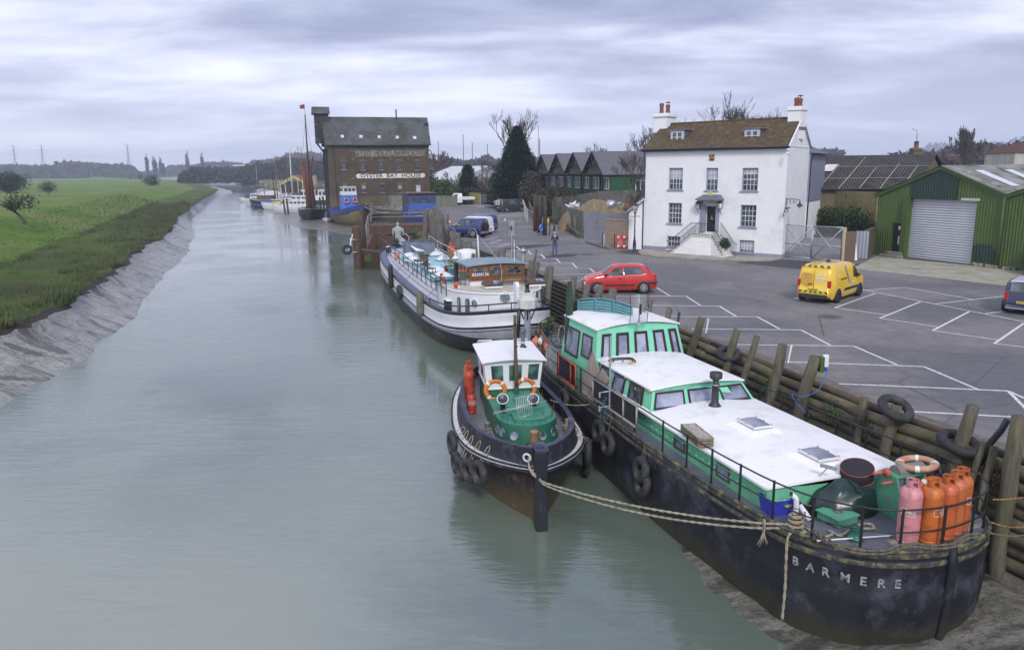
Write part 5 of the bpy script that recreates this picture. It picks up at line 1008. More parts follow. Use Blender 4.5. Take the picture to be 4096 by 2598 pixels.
def onhull(d,z):
 "point on the near bow shell d metres back from the stem"
 acc=0;P=lowside[::-1];Q=lowb[::-1]
 for i in range(len(P)-1):
  L_=(P[i+1]-P[i]).length
  if acc+L_>d:
   t=(d-acc)/L_;a=P[i].lerp(P[i+1],t);b=Q[i].lerp(Q[i+1],t);k=(z-a.z)/(b.z-a.z);T=(P[i]-P[i+1]).normalized();return a.lerp(b,k),T
  acc+=L_
 return P[-1],Vc((1,0,0))
for ch,d in zip('BARMERE',(3.0,2.68,2.38,2.02,1.70,1.38,1.08)):
 p,T=onhull(d,-1.36);nrm_=T.cross(Vc((0,0,1))).normalized()
 if nrm_.y>0 and abs(T.x)>.5:nrm_=-nrm_
 T2=Vc((0,0,1)).cross(nrm_).normalized();me=text_mesh(ch,.25,.006);Mx=face_M(p+nrm_*.015,T2,(0,0,1));me.transform(Mx);me.materials.append(letM);me.name='name_letter';o=bpy.data.objects.new('name_letter',me);COL.objects.link(o);o.parent=barge
mint=M('mint_green_paint',(.20,.60,.41),.5,.07,2,dirt=(.12,.34,.24),dscale=3.5,dth=(.55,.8));mintD=M('coaming_green_paint',(.14,.46,.28),.5,.12,2,dirt=(.09,.30,.17),dscale=3,dth=(.55,.7))
roofW=M('white_roof_paint',(.80,.80,.82),.42,.06,.8,dirt=(.50,.47,.45),dscale=1.6,dth=(.52,.85),stretch=(1,1,1));maroon=M('maroon_frame',(.035,.014,.018),.35,.2)
cabG=M_glass('cabin_glass',(.04,.045,.055),.05,1.4,(.22,.25,.34));cabG2=M_glass('curtained_glass',(.16,.18,.26),.06,1.8,(.34,.37,.48))
W0_,W1_=.14,3.72
def camber_roof(par,name,s0,s1,w0,w1,z0,zc,mat_,th=.05,n=10,bow=0.0,ov=.05,mb=None):
 rows=[]
 for i in range(9):
  t=i/8;row=[]
  for j in range(n+1):
   q=j/n;k=4*q*(1-q);s=lerp(s0-ov,s1+ov,t)+(bow*k*t**4 if bow else 0);row.append(Vc((s,lerp(w0-ov,w1+ov,q),z0+(zc-z0)*k)))
  rows.append(row)
 m=MB();m.grid(rows);m.grid([[p-Vc((0,0,th))for p in r][::-1]for r in rows])
 ed=[rows[0][::-1],rows[-1],[r[0]for r in rows],[r[-1]for r in rows][::-1]]
 for e_ in ed:m.grid([e_,[p-Vc((0,0,th))for p in e_]],sm=False)
 return m.build(name,mat_,par)
m=MB();F0=[(4.0,W0_),(13.5,W0_+.0)]
pr=[(4.0,W0_),(13.45,W0_),(13.62,1.0),(13.70,1.95),(13.62,2.9),(13.45,W1_),(4.0,W1_)]
m.add([Vc((a,b,DZ-.02))for a,b in pr]+[Vc((a,b,-.30))for a,b in pr],[(i,i+1,i+8,i+7)for i in range(6)]);fc=m.build('forward_cabin',mintD,barge)
camber_roof(fc,'cabin_roof',4.0,13.45,W0_-.02,W1_+.02,-.28,-.12,roofW,.05,12,.27)
m=MB();m.tube([Vc((4.2,W0_-.02,-.45)),Vc((13.4,W0_-.02,-.45))],.018,5);
for i in range(18):m.lathe([(0,.03),(.05,.02),(.06,0)],(8.3+i*.29,W0_,-.6),8,M=Matrix.Rotation(PI/2,3,'X'))
m.build('rivets',mintD,fc)
for s in(9.55,11.55):
 qwin(fc,[(s,W0_,-.75),(s+.55,W0_,-.75),(s+.55,W0_,-.42),(s,W0_,-.42)],0,1,0,1,M_wood('window_wood',(.09,.06,.03),(.05,.035,.02)),cabG,.05,.03)
for s,w in((10.52,1.9),(12.85,1.95)):
 z=-.115;m=MB();m.box((s,w,z+.03),(1.15,.95,.10),0,top=.72);sk=m.build('roof_hatch',roofW,fc)
 m=MB();m.box((s,w,z+.13),(.74,.56,.06),0);m.build('hatch_frame',whitep,sk,bevel=.012)
 m=MB();rows=[[Vc((s-.34+.68*i/8,w-.25+.5*j/6,z+.16+.09*math.sin(PI*i/8)**.6*math.sin(PI*j/6)**.6))for j in range(7)]for i in range(9)];m.grid(rows);m.build('acrylic_dome',M_glass('smoked_dome',(.10,.11,.14),.08,1,(.25,.27,.33)),sk)
 m=MB()
 for a in(-.34,0,.34):
  for b in(-.27,.27):m.cyl((s+a,w+b,z+.16),(s+a,w+b,z+.185),.02,.02,6)
 m.build('dome_bolts',galv,sk)
zt=.30;q=[(4.0,.2,DZ),(8.05,.2,-.29),(7.78,.42,zt),(4.0,.42,zt)]
sideQ=[Vc((4.3,.17,-.62)),Vc((8.02,.17,-.62)),Vc((7.75,.42,zt)),Vc((4.3,.42,zt))]
farQ=[Vc((8.02,W1_-.05,-.62)),Vc((4.3,W1_-.05,-.62)),Vc((4.3,3.35,zt)),Vc((7.75,3.35,zt))]
frontQ=[Vc((8.12,.17,-.30)),Vc((8.12,W1_-.05,-.30)),Vc((7.80,3.35,zt)),Vc((7.80,.42,zt))]
m=MB();m.poly(sideQ);m.poly(farQ);m.poly([frontQ[0],frontQ[1],frontQ[2],bil(frontQ,.5,1,0)+Vc((0,0,.12)),frontQ[3]]);m.poly([sideQ[0],sideQ[3],farQ[2],farQ[1]]);m.poly([sideQ[1],frontQ[0],frontQ[3],sideQ[2]]);m.poly([frontQ[1],farQ[0],farQ[3],frontQ[2]]);mc=m.build('middle_cabin',mint,barge)
camber_roof(mc,'cabin_roof',4.2,7.78,.40,3.38,zt+.02,zt+.16,roofW,.045,12,.1,.06)
for a,b in((.05,.24),(.33,.54),(.63,.88)):qwin(mc,sideQ,a,b,.30,.93,maroon,cabG,.075,.035)
for a,b in((.03,.33),(.37,.66),(.70,.97)):qwin(mc,frontQ,a,b,.14,.86,maroon,cabG2 if a<.5 else cabG,.06,.035)
zw=1.30;s0,s1=1.35,4.0;wl0,wl1=.42,3.36
sQ=[Vc((1.25,.12,DZ)),Vc((4.38,.12,DZ)),Vc((4.02,wl0,zw)),Vc((s0,wl0,zw))];fQ=[Vc((4.38,.12,-.62)),Vc((4.38,W1_,-.62)),Vc((4.02,wl1,zw)),Vc((4.02,wl0,zw))];tQ=[Vc((4.38,W1_,DZ)),Vc((1.25,W1_,DZ)),Vc((s0,wl1,zw)),Vc((4.02,wl1,zw))];bQ=[Vc((1.25,W1_,DZ)),Vc((1.25,.12,DZ)),Vc((s0,wl0,zw)),Vc((s0,wl1,zw))]
fU=[bil(fQ,0,.18),bil(fQ,1,.18),fQ[2],fQ[3]]
m=MB();
for Q in(sQ,tQ):m.poly(Q)
m.poly([fQ[0],fQ[1],fQ[2],bil(fQ,.5,1)+Vc((0,0,.17)),fQ[3]]);m.poly([bQ[0],bQ[1],bQ[2],bil(bQ,.5,1)+Vc((0,0,.17)),bQ[3]]);wc_=m.build('wheelhouse',mint,barge)
camber_roof(wc_,'wheelhouse_roof',s0,4.0,wl0,wl1,zw+.02,zw+.22,roofW,.045,12,.08,.08)
for a,b in((.055,.165),(.225,.375),(.44,.60),(.67,.81),(.865,.965)):qwin(wc_,fU,a,b,.30,.90,maroon,cabG2,.09,.04)
qwin(wc_,sQ,.10,.50,.42,.86,maroon,cabG,.06,.04);qwin(wc_,sQ,.60,.88,.50,.86,maroon,cabG,.06,.04)
def edge(s):return interp([(a,b)for a,b in out],s)
nearp=[(s,bwc(s)-edge(s)+.09)for s in(-2.0,-.4,.45,1.6,3.9,5.1,6.6,8.0,9.6,10.75,11.8,12.85,13.9,14.85,15.6,15.98)]+[(16.13,2.15)]
bowp=[(16.02,3.0),(15.72,3.68),(15.15,4.15),(14.5,4.32),(13.85,4.38)]
farp=[(s,bwc(s)+edge(s)-.09)for s in(12.9,11.85,10.85,9.75,8.7,7.7,6.5,5.0,3.0,1.0,-1.0)]
sternp=[(-2.9,3.1),(-3.65,2.3),(-3.55,1.55),(-2.9,.95)]
allp=nearp+bowp+farp+sternp;loop=[Vc((a,b,sh(a)))for a,b in allp]
rails(barge,catmull(loop,4,True)+[loop[0]],[loop[i]for i in range(len(loop))],.86,.02,.027,(.47,))
flue=thing('stove_flue','tall black stove flue with a flared cap on the low white roof','flue',bw_(8.53,2.0,-.13),BR)
hf=HZ(*((2100+.4912*1560),(1150+.4912*690)),bw_(8.53,2.0))+.13
m=MB();m.lathe([(.19,0),(.14,.06),(.105,.12),(.10,hf*.62),(.115,hf*.62),(.115,hf*.66),(.085,hf*.66),(.085,hf*.8)],n=18);m.build('pipe',blackf:=M('flue_black',(.035,.037,.045),.5,.3,4),flue)
m=MB();m.lathe([(.085,hf*.78),(.15,hf*.82),(.175,hf*.84),(.175,hf),(.16,hf),(.16,hf*.88),(0,hf*.86)],n=18);m.build('cap',blackf,flue);m=MB();m.lathe([(.106,hf*.63),(.12,hf*.63),(.12,hf*.66),(.106,hf*.66)],n=16);m.build('clamp_band',galv,flue)
def calor(label,P,col,h=1.24,R=.19,collar=None,name='gas_bottle',text=None,rz=0,group=None):
 t=thing(name,label,'gas bottle',P,rz,group);c=M('gas_%d_%d_%d'%tuple(int(x*99)for x in col),col,.45,.12,3,dirt=(col[0]*.42,col[1]*.55+.012,col[2]*.55+.008),dscale=5,dth=(.52,.66))
 hb=h-.17;m=MB();m.lathe([(0,.05),(R*.9,.05),(R*.98,.1),(R,.14),(R,hb-.18),(R*1.012,hb-.17),(R*1.012,hb-.15),(R,hb-.14),(R*.93,hb-.06),(R*.72,hb+.0),(R*.4,hb+.03),(0,hb+.04)],n=22);m.build('cylinder',c,t)
 m=MB();m.lathe([(R*.92,0),(R*.95,0),(R*.95,.09),(R*.92,.09)],n=20);m.build('foot_ring',c,t)
 k=MB();rc_=R*.56;n=16;z0=hb-.01;z1=h
 for i in range(n):
  a0=2*PI*i/n;a1=2*PI*(i+1)/n
  P0=lambda a,z,r:Vc((r*math.cos(a),r*math.sin(a),z))
  if i in(3,4,5,11,12):zs=[(z0,z0+.045),(z1-.035,z1)]
  else:zs=[(z0,z1)]
  for za,zb in zs:
   for r_,fl in((rc_,0),(rc_*.93,1)):
    q=[P0(a0,za,r_),P0(a1,za,r_),P0(a1,zb,r_),P0(a0,zb,r_)];k.add(q,[(0,1,2,3)if not fl else(3,2,1,0)])
   k.add([P0(a0,zb,rc_),P0(a1,zb,rc_),P0(a1,zb,rc_*.93),P0(a0,zb,rc_*.93)],[(0,1,2,3)])
 k.build('handle_collar',c,t)
 m=MB();m.lathe([(.03,hb),(.03,hb+.08),(.045,hb+.09),(.045,hb+.12),(0,hb+.13)],n=8);m.build('valve',brass,t)
 if text:
  o=MB();a0=text[1];zc=hb*.60;lw=.23
  for u,v,w_,h_ in((0,.07,lw*1.1,.008),(0,-.07,lw*1.1,.008)):
   pts=[Vc((R*1.006*math.cos(a0+x/R),R*1.006*math.sin(a0+x/R),zc+v))for x in[w_*(i/8-.5)for i in range(9)]];o.tube(pts,.005,4)
  for x in(-lw*.55,lw*.12,lw*.55):o.cyl(Vc((R*1.006*math.cos(a0+x/R),R*1.006*math.sin(a0+x/R),zc-.07)),Vc((R*1.006*math.cos(a0+x/R),R*1.006*math.sin(a0+x/R),zc+.07)),.005,.005,4)
  o.build('label_frame',M('label_white',(.7,.7,.7),.5,.1),t)
  for s_,xo,sz in text[0]:
   me=text_mesh(s_,sz,.002)
   for v in me.vertices:a=a0+(v.co.x+xo)/R;rr=R*1.008+v.co.z;v.co=Vc((rr*math.cos(a),rr*math.sin(a),zc+v.co.y))
   me.materials.append(_mc['label_white']);me.name='lettering';q=bpy.data.objects.new('lettering',me);COL.objects.link(q);q.parent=t
 return t
zb=sh(15)+.03
BOT=[((1080,968),(.60,.24,.27),'pink gas bottle with a white maker frame at the near end of the bow row'),((1205,965),(.52,.135,.025),'plain orange gas bottle directly right of the pink one'),((1300,940),(.50,.115,.035),'orange red gas bottle third in the bow row'),((1372,905),(.50,.14,.05),'orange gas bottle fourth in the bow row, partly hidden'),((1425,880),(.50,.12,.03),'orange gas bottle with a diamond label at the far end of the bow row')]
bpos=[]
for i,(p,c,l)in enumerate(BOT):
 q=gA(p[0],p[1]-6,zb);q2=bl((q.x,q.y,zb));q=bw_(q2.x-.30,q2.y-(.0,.03,.08,.2,.3)[i],zb);bpos.append(q)
 to=math.atan2(CAM.y-q.y,CAM.x-q.x)
 tx=([('CALOR',-.05,.075),('GAS',.077,.05)],to-.15)if i==0 else([('4',0,.1)],to+.9)if i==1 else([('!',0,.1)],to+.5)if i==4 else None
 calor(l,q,c,1.30,.205,text=tx)
m=MB();
for k in range(2):
 a=bpos[0]+(bpos[0]-bpos[4]).normalized()*.35;b=bpos[4]+(bpos[4]-bpos[0]).normalized()*.6;off=Vc((.1,-.06,0))*(k*2-1)*1.3;d=(b-a).normalized();n=Vc((-d.y,d.x,0));m.extr([a+n*(.03+k*.17)-n*.17+Vc((0,0,-.05)),a+n*(.17+k*.17)-n*.17+Vc((0,0,-.05)),b+n*(.17+k*.17)-n*.17+Vc((0,0,-.05)),b+n*(.03+k*.17)-n*.17+Vc((0,0,-.05))],Vc((0,0,.045)))
o=m.build('plank',M_wood('grey_plank',(.30,.28,.22),(.16,.15,.11)));tag(o,'grey planks under the row of gas bottles on the bow','planks')
wl_=bl(gA(820,790,sh(14.8)));ws,ww=14.55,2.62
wn=thing('windlass','green anchor windlass with pink painted gears on the barge bow','windlass',bw_(ws,ww,sh(ws)-.0),BR)
wg=M('windlass_green',(.085,.30,.19),.5,.15,3,dirt=(.05,.18,.11),dscale=5);pinkr=M('pink_red_paint',(.50,.11,.09),.5,.2,4)
for w_ in(-.28,.45):
 m=MB();m.extr([Vc((.0+.38,w_,0)),Vc((-.35,w_,0)),Vc((-.32,w_,.62)),Vc((-.22,w_,.93)),Vc((.18,w_,.93)),Vc((.33,w_,.55))],Vc((0,.035,0)));m.build('side_frame',wg,wn,bevel=.006)
m=MB();m.cyl((.0,-.25,.45),(.0,.45,.45),.15,.15,16);m.cyl((-.05,-.1,.92),(-.05,.6,.92),.16,.16,14);m.build('drum',M('drum_grey',(.20,.20,.19),.6,.3),wn)
m=MB();m.cyl((.02,-.22,.42),(.02,-.15,.42),.30,.30,26);
for i in range(26):a=2*PI*i/26;m.box((.02+.31*math.cos(a),-.185,.42+.31*math.sin(a)),(.035,.07,.04),0,ry=-a)
m.build('gear_wheel',pinkr,wn)
m=MB();
for x,z in((.1,.80),(-.15,.92),(.02,.42)):m.cyl((x,-.30,z),(x,-.56 if z>.5 else-.31,z),.028,.028,8)
m.lathe([(0,.02),(.10,.02),(.10,-.02),(0,-.02)],(-.05,-.32,.95),16,M=Matrix.Rotation(PI/2,3,'X'));m.build('crank_stub',pinkr,wn)
m=MB();m.box((-.02,.1,.90),(.4,.75,.03));m.build('top_plate',wg,wn)
ringM=M('faded_orange_buoy',(.42,.20,.12),.6,.25,3,dirt=(.5,.38,.3),dscale=3,dth=(.45,.7));ringO=M('orange_buoy',(.62,.12,.02),.5,.15,3);ringR=M('red_orange_buoy',(.55,.07,.02),.5,.15,3);bandM=M('buoy_band_white',(.72,.70,.66),.5,.1)
def lifering(label,P,rot,mat_,R=.30,r=.07,loops=True):
 t=thing('life_ring',label,'life ring',P);t.rotation_euler=rot
 m=MB();m.torus((0,0,0),R,r,None,30,10,f=.8);m.build('ring',mat_,t)
 m=MB()
 for k in range(4):
  a0=PI/4+k*PI/2;rows=[]
  for i in range(4):
   a=a0-.11+.22*i/3;rows.append([Vc(((R+(r+.006)*math.cos(b))*math.cos(a),(R+(r+.006)*math.cos(b))*math.sin(a),(r+.006)*.8*math.sin(b)))for b in[2*PI*j/10 for j in range(10)]])
  m.grid(rows,closed=True)
 m.build('bands',bandM,t)
 return t
lifering('faded orange life ring lying on top of the green windlass',bw_(ws-.02,ww+.45,sh(ws)+1.06),(.08,-.06,BR),ringM,.33,.085)
lifering('orange life ring hung upright behind the pink gas bottle',bw_(ws+.35,ww+.55,sh(ws)+.52),(R_(80),.15,BR+R_(72)),ringO,.30,.075)
lifering('red and white life ring leaning below the orange one at the windlass',bw_(ws+.52,ww+.62,sh(ws)+.36),(R_(76),.1,BR+R_(66)),ringR,.30,.075)
tp=bl(gA(620,700,sh(13.9)));tarpM=M('green_black_tarpaulin',(.012,.032,.032),.3,.35,2,bmp=.02)
m=MB();rows=[];random.seed(3)
for i in range(25):
 a=2*PI*i/24;row=[]
 for j in range(9):
  t=j/8;rr=1.0-t**1.6*.98;fold=1+.10*math.sin(a*7+t*3)*(1-t)+.05*math.sin(a*15);row.append(Vc((.50*rr*fold*math.cos(a)*(1.0),.78*rr*fold*math.sin(a),.72*(t**.55)+.06*math.sin(a*5+t*6)*(1-t)*t*3)))
 rows.append(row)
rows=[[p+Vc((noise.noise(p*5),noise.noise(p*5+Vc((9,0,0))),.5*noise.noise(p*9)))*.09+p.normalized()*.05*abs(noise.noise(p*3.3+Vc((4,2,1))))*3 for p in(r if i<24 else rows[0])]for i,r in enumerate(rows)]
m.grid(rows);o=m.build('tarpaulin',tarpM,sub=1);o.location=bw_(13.98,1.75,sh(14)-.03);o.rotation_euler=(0,0,BR);tag(o,'dark green tarpaulin heaped over gear in front of the white roof','tarpaulin')
m=MB();m.lathe([(0,0),(.33,0),(.35,.02),(.35,.26),(.33,.28),(0,.29)],n=26);
dl=thing('drum_cover','round black fabric cover with red piping on the tarpaulin heap','cover',bw_(13.85,2.15,sh(14)+.62));dl.rotation_euler=(.22,.18,BR)
m.build('cover',M('black_canvas',(.018,.018,.025),.85,.3,6),dl);m=MB();m.torus((0,0,.275),.345,.007,None,28,5);m.torus((0,0,.03),.35,.007,None,28,5);m.build('piping',M('red_piping',(.45,.08,.05),.6,.1),dl)
bb=bl(gA(290,770,sh(13.6)));bn=thing('plastic_bin','bright blue plastic recycling bin on the bow deck by the rail','bin',bw_(bb.x-.12,bb.y+.1,sh(13.6)-.03),BR-.12)
blueP=M('blue_plastic',(.035,.05,.50),.4,.15,3,dirt=(.25,.28,.6),dscale=9,dth=(.66,.74))
m=MB();a=[(-.20,-.28),(.20,-.28),(.20,.28),(-.20,.28)];b=[(x*1.22,y*1.2)for x,y in a];lo=[Vc((x,y,0))for x,y in a];hi=[Vc((x,y,.37))for x,y in b];li=[Vc((x*.93,y*.94,.02))for x,y in a];hi2=[Vc((x*.94,y*.95,.37))for x,y in b]
m.add(lo+hi,[(i,(i+1)%4,4+(i+1)%4,4+i)for i in range(4)]+[(3,2,1,0)]);m.add(li+hi2,[(4+i,4+(i+1)%4,(i+1)%4,i)for i in range(4)]+[(0,1,2,3)]);m.add(hi+hi2,[(i,(i+1)%4,4+(i+1)%4,4+i)for i in range(4)]);m.build('bin',blueP,bn)
m=MB();m.box((.0,.05,.22),(.36,.3,.02),.3,rx=.2);m.box((.05,-.12,.2),(.25,.2,.02),-.2,rx=-.15);m.build('papers',M('paper',(.62,.62,.6),.8,.1),bn)
m=MB();m.box((.235,.1,.24),(.01,.16,.06),0,ry=.1);m.build('sticker',M('lime_sticker',(.35,.5,.06),.5,.1),bn)
q=bl(gA(400,800,sh(14.2)));pw=M('white_pvc',(.68,.70,.74),.35,.08);t=thing('plastic_pipes','white plastic pipe elbows standing beside the blue bin','pipes',bw_(q.x-.05,q.y,sh(14.2)-.02))
m=MB();m.tube(catmull([(0,0,.1),(0,0,.35),(-.02,0,.47),(-.10,.02,.54)],5),.058,12);m.build('elbow_pipe',pw,t);m=MB();m.tube([(.1,.08,.28),(.22,-.06,.1),(.26,-.12,.03)],.06,12);m.build('straight_pipe',pw,t);m=MB();m.torus((-.11,.025,.545),.05,.016,Matrix.Rotation(PI/2,3,'Y'),12,6);m.torus((0,0,.26),.06,.008,None,14,5);m.build('rubber_collar',blackI,t)
q=bl(gA(468,745,sh(14)));o=thing('washing_up_bowl','grey brown plastic bowl by the tarpaulin on the bow deck','bowl',bw_(q.x,q.y,sh(14)-.0),BR);m=MB();m.lathe([(0,.01),(.13,0),(.2,.17),(.215,.17),(.21,.185),(.19,.18),(.125,.03),(0,.03)],n=20);m.build('bowl',M('taupe_plastic',(.20,.18,.15),.4,.2),o)
Q=[gA(505,790,sh(15)),gA(620,852,sh(15)),gA(738,820,sh(15)),gA(630,760,sh(15))];c=sum(Q,Vc())/4;t=thing('deck_hatch','low green deck hatch with a round vent on the bow','hatch',c+Vc((0,0,-.0)),BR+.15)
m=MB();m.box((0,0,.08),(.56,.56,.16));m.box((0,0,.17),(.62,.62,.035));m.build('hatch_cover',wg,t,bevel=.006);m=MB();m.lathe([(0,.19),(.09,.19),(.095,.205),(.0,.21)],n=18);m.build('vent',M('vent_grey',(.12,.13,.12),.5,.3),t)
c=gA(725,905,sh(15.4));t=thing('mushroom_vent','small green capstan shaped vent on the bow deck','vent',c);m=MB();m.lathe([(0,0),(.16,0),(.16,.03),(.115,.04),(.105,.21),(.115,.215),(.0,.24)],n=18);m.build('vent',M('dark_windlass_green',(.02,.16,.10),.4,.2),t)
a=gA(510,920,sh(15.4)+.04);b=gA(935,890,sh(15)+.04);m=MB();m.tube([a,b],.018,6);t=thing('boat_hook','white shafted boat hook lying across the bow deck','boat hook',a);m.build('shaft',whitep,t,world=True);m=MB();m.tube([a,a+Vc((-.1,.02,.02)),a+Vc((-.12,.07,.02)),a+Vc((-.06,.09,.02))],.02,5);m.build('hook',blackI,t,world=True)
a=gA(410,672,sh(13.9)+.02);b=gA(575,510,.15);t=thing('deck_brush','long grey handled deck brush leaning on the tarpaulin','brush',a);m=MB();m.tube([a,b],.015,6);m.build('handle',galv,t,world=True);m=MB();m.box(b,(.34,.08,.06),-.75);m.build('brush_head',M('grey_bristle',(.30,.31,.34),.7,.3,20),t,world=True)
Q=[gB(1285,1175,-.2),gB(1430,1300,-.2),gB(1515,1285,-.2),gB(1370,1150,-.2)];c=(Q[0]+Q[2])/2;ang=math.atan2(Q[1].y-Q[0].y,Q[1].x-Q[0].x);Lc=(Q[1]-Q[0]).length;Wc=max(.3,(Q[3]-Q[0]).length)
t=thing('wooden_crate','slatted wooden crate of stacked slates on the near edge of the white roof','crate',(c.x,c.y,-.22),ang);cw=M_wood('crate_wood',(.24,.20,.13),(.12,.10,.06));m=MB()
for z in(.04,.12,.2):
 for y in(-Wc/2,Wc/2):m.box((0,y,z),(Lc,.015,.055))
 for x in(-Lc/2,Lc/2):m.box((x,0,z),(.015,Wc,.055))
for x in(-Lc/2+.02,Lc/2-.02):
 for y in(-Wc/2+.02,Wc/2-.02):m.box((x,y,.12),(.03,.03,.24))
m.build('crate',cw,t);m=MB();random.seed(2)
for i in range(22):m.box((-Lc/2+.06+i*(Lc-.12)/21,random.uniform(-.01,.01),.13),(.012,Wc*.86,.2+random.uniform(-.02,.02)),random.uniform(-.04,.04))
m.build('slates',M('broken_slates',(.48,.46,.44),.8,.5,8),t)
def aerial(label,P,h,rz=0,s=1.0,tilt=0,pole=.022):
 t=thing('television_aerial',label,'aerial',P,rz);m=MB();m.cyl((0,0,0),(0,0,h),pole,pole,8);m.lathe([(.08,0),(.03,.06)],n=10);m.build('mast',galv,t)
 for sg in(1,-1):
  m=MB();
  for i in range(9):z=h-.02+sg*(.04+i*.05*s);m.tube([(-.28*s,.1*abs(i)*.1,z),(.28*s,.1*abs(i)*.1,z)],.008,4)
  m.tube([(0,.0,h),(0,.09,h+sg*.45*s)],.012,4);m.build('reflector_grid',M('aerial_alloy',(.55,.56,.6),.35,.1,metal=.5),t)
  m=MB();
  for x in(-.28*s,.28*s):m.tube([(x,.0,h+sg*.03),(x,.09,h+sg*.45*s)],.013,4)
  m.build('grid_ends',blackI,t)
 m=MB();m.box((0,-.1,h+.0),(.05,.06,.32*s));m.tube([(0,0,h),(0,-.55*s,h)],.014,5);
 for i in range(4):m.tube([(-.1,-.15-.11*i*s,h+.05),(.1,-.15-.11*i*s,h-.05)],.007,4);m.tube([(-.1,-.15-.11*i*s,h-.05),(.1,-.15-.11*i*s,h+.05)],.007,4)
 m.build('director_boom',blackI,t);return t
pa=gB(930,293,1.5);pa=bw_(3.55,1.75,1.5);pa=bw_(bl(gB(930,293,1.48)).x,bl(gB(930,293,1.48)).y,1.46);hh=HZ(2100+.4912*930,1150+.4912*172,pa)-1.46;aerial('grid television aerial on the green wheelhouse roof',pa,hh,R_(8),1.05)
pq_=bl(gB(695,830,-.85));pz=gB(690,840,.05);t=thing('steel_pole','plain grey steel scaffold pole clamped upright to the near rail','pole',bw_(bl(pz).x,bl(pz).y,-.8));ph=HZ(2100+.4912*690,1150+.4912*392,pz)+.8
m=MB();m.cyl((0,0,.3),(0,0,ph),.028,.028,10);m.build('pole',galv,t);m=MB();m.tube([(-.3,-.02,.8),(.12,.02,.86)],.02,6);m.tube([(-.3,-.05,.35),(.05,0,.4)],.02,6);m.box((-.3,-.02,.74),(.05,.05,.16));m.box((-.3,-.05,.32),(.05,.05,.16));m.build('scaffold_clamp',galv,t)
def panel(name,label,cat,A,B,z0,z1,mat_,fr=None,lean=.0,fw=.05):
 "upright panel between two deck points"
 A=Vc(A);B=Vc(B);d=(B-A).normalized();n=Vc((d.y,-d.x,0));t=thing(name,label,cat,A)
 m=MB();m.extr([A+Vc((0,0,z0-A.z)),B+Vc((0,0,z0-B.z)),B+Vc((0,0,z1-B.z))-n*lean,A+Vc((0,0,z1-A.z))-n*lean],-n*.02);m.build('board',mat_,t,world=True)
 if fr:
  m=MB();a,b,c,e=A+Vc((0,0,z0-A.z))+n*.02,B+Vc((0,0,z0-B.z))+n*.02,B+Vc((0,0,z1-B.z))-n*lean+n*.02,A+Vc((0,0,z1-A.z))-n*lean+n*.02
  for p,q in((a,b),(b,c),(c,e),(e,a),(a.lerp(b,.72),e.lerp(c,.72))):m.tube([p,q],fw,4)
  m.build('frame',fr,t,world=True)
 return t
nl=1.98-2.2
panel('framed_panel','long black panel in a worn grey frame tied to the near rail','panel',bw_(5.15,nl+.0,-.85),bw_(8.15,nl-.02,-.85),-.62,.0,M('black_panel',(.02,.018,.025),.6,.3),M_wood('worn_grey_frame',(.34,.33,.31),(.18,.17,.15)),0,.035)
panel('mesh_screen','black mesh panel in a weathered red frame on the near side deck','panel',bw_(1.75,nl+.18,-.85),bw_(3.55,nl+.08,-.85),-.78,.0,_mc['black_panel'],M('faded_red_paint',(.42,.07,.03),.6,.3,4,dirt=(.35,.2,.15),dscale=6),0,.035)
panel('white_board','tall dirty white board behind the near rail aft','board',bw_(.2,nl+.25,-.85),bw_(1.5,nl+.2,-.85),-.8,.05,M('dirty_white',(.45,.45,.44),.7,.3,3,dirt=(.2,.19,.17),dscale=3),None)
ply=M_wood('weathered_plywood',(.30,.26,.23),(.20,.165,.145),stretch=(1,1,.3),scale=3)
t=thing('plywood_sheet','tall weathered plywood sheet leaning on the green wheelhouse corner','plywood',bw_(3.8,.1,-.8));m=MB();m.extr([bw_(3.65,-.1,-.8),bw_(4.45,-.12,-.8),bw_(4.62,.2,.05),bw_(3.85,.32,.62)],bv*.02);m.build('sheet',ply,t,world=True)
t=thing('plywood_sheet','lower weathered plywood offcut between wheelhouse and middle cabin','plywood',bw_(4.6,-.1,-.8));m=MB();m.extr([bw_(4.55,-.16,-.8),bw_(5.25,-.16,-.8),bw_(5.5,.15,.05),bw_(4.85,.2,.22)],bv*.02);m.build('sheet',ply,t,world=True)
c=gB(790,615,.42);t=thing('bike_rack','black folded bicycle rack with yellow knobs on the middle cabin roof','bike rack',(c.x,c.y,.42),.1);m=MB()
for y in(-.09,.09):m.tube(catmull([(-.42,y,.05),(-.3,y,.14),(.3,y,.14),(.42,y,.05)],4),.022,6)
for x in(-.3,0,.3):m.tube([(x,-.12,.08),(x+.05,.12,.1)],.02,5)
m.build('frame',blackI,t);m=MB()
for x,y in((-.38,-.06),(-.36,.1),(.25,-.12),(.38,.06)):m.lathe([(0,.02),(.05,.03),(.05,.09),(0,.1)],(x,y,0),8)
m.build('yellow_knobs',M('yellow_plastic',(.65,.42,.02),.4,.1),t)
c=gB(670,585,.42);t=thing('chair_frame','folded white tubular frame at the roof corner by the wheelhouse','folding chair',(c.x,c.y,.40),.2);m=MB()
for i in range(5):m.tube([(-.28+.02*i,-.12+i*.05,.03+i*.012),(.25,-.12+i*.05,.03+i*.012)],.012,5)
m.tube([(-.28,-.12,.03),(-.28,.12,.08)],.012,5);m.tube([(.25,-.12,.03),(.9,.0,.05)],.012,5);m.build('frame',whitep,t)
P=[bw_(s,.36-.02,z)for s,z in((5.0,.30),(5.6,.16),(6.2,.28),(6.9,.12),(7.75,.27))]+[bw_(7.92,w,z)for w,z in((.9,.28),(1.7,.33),(2.3,.36),(3.3,.28))]
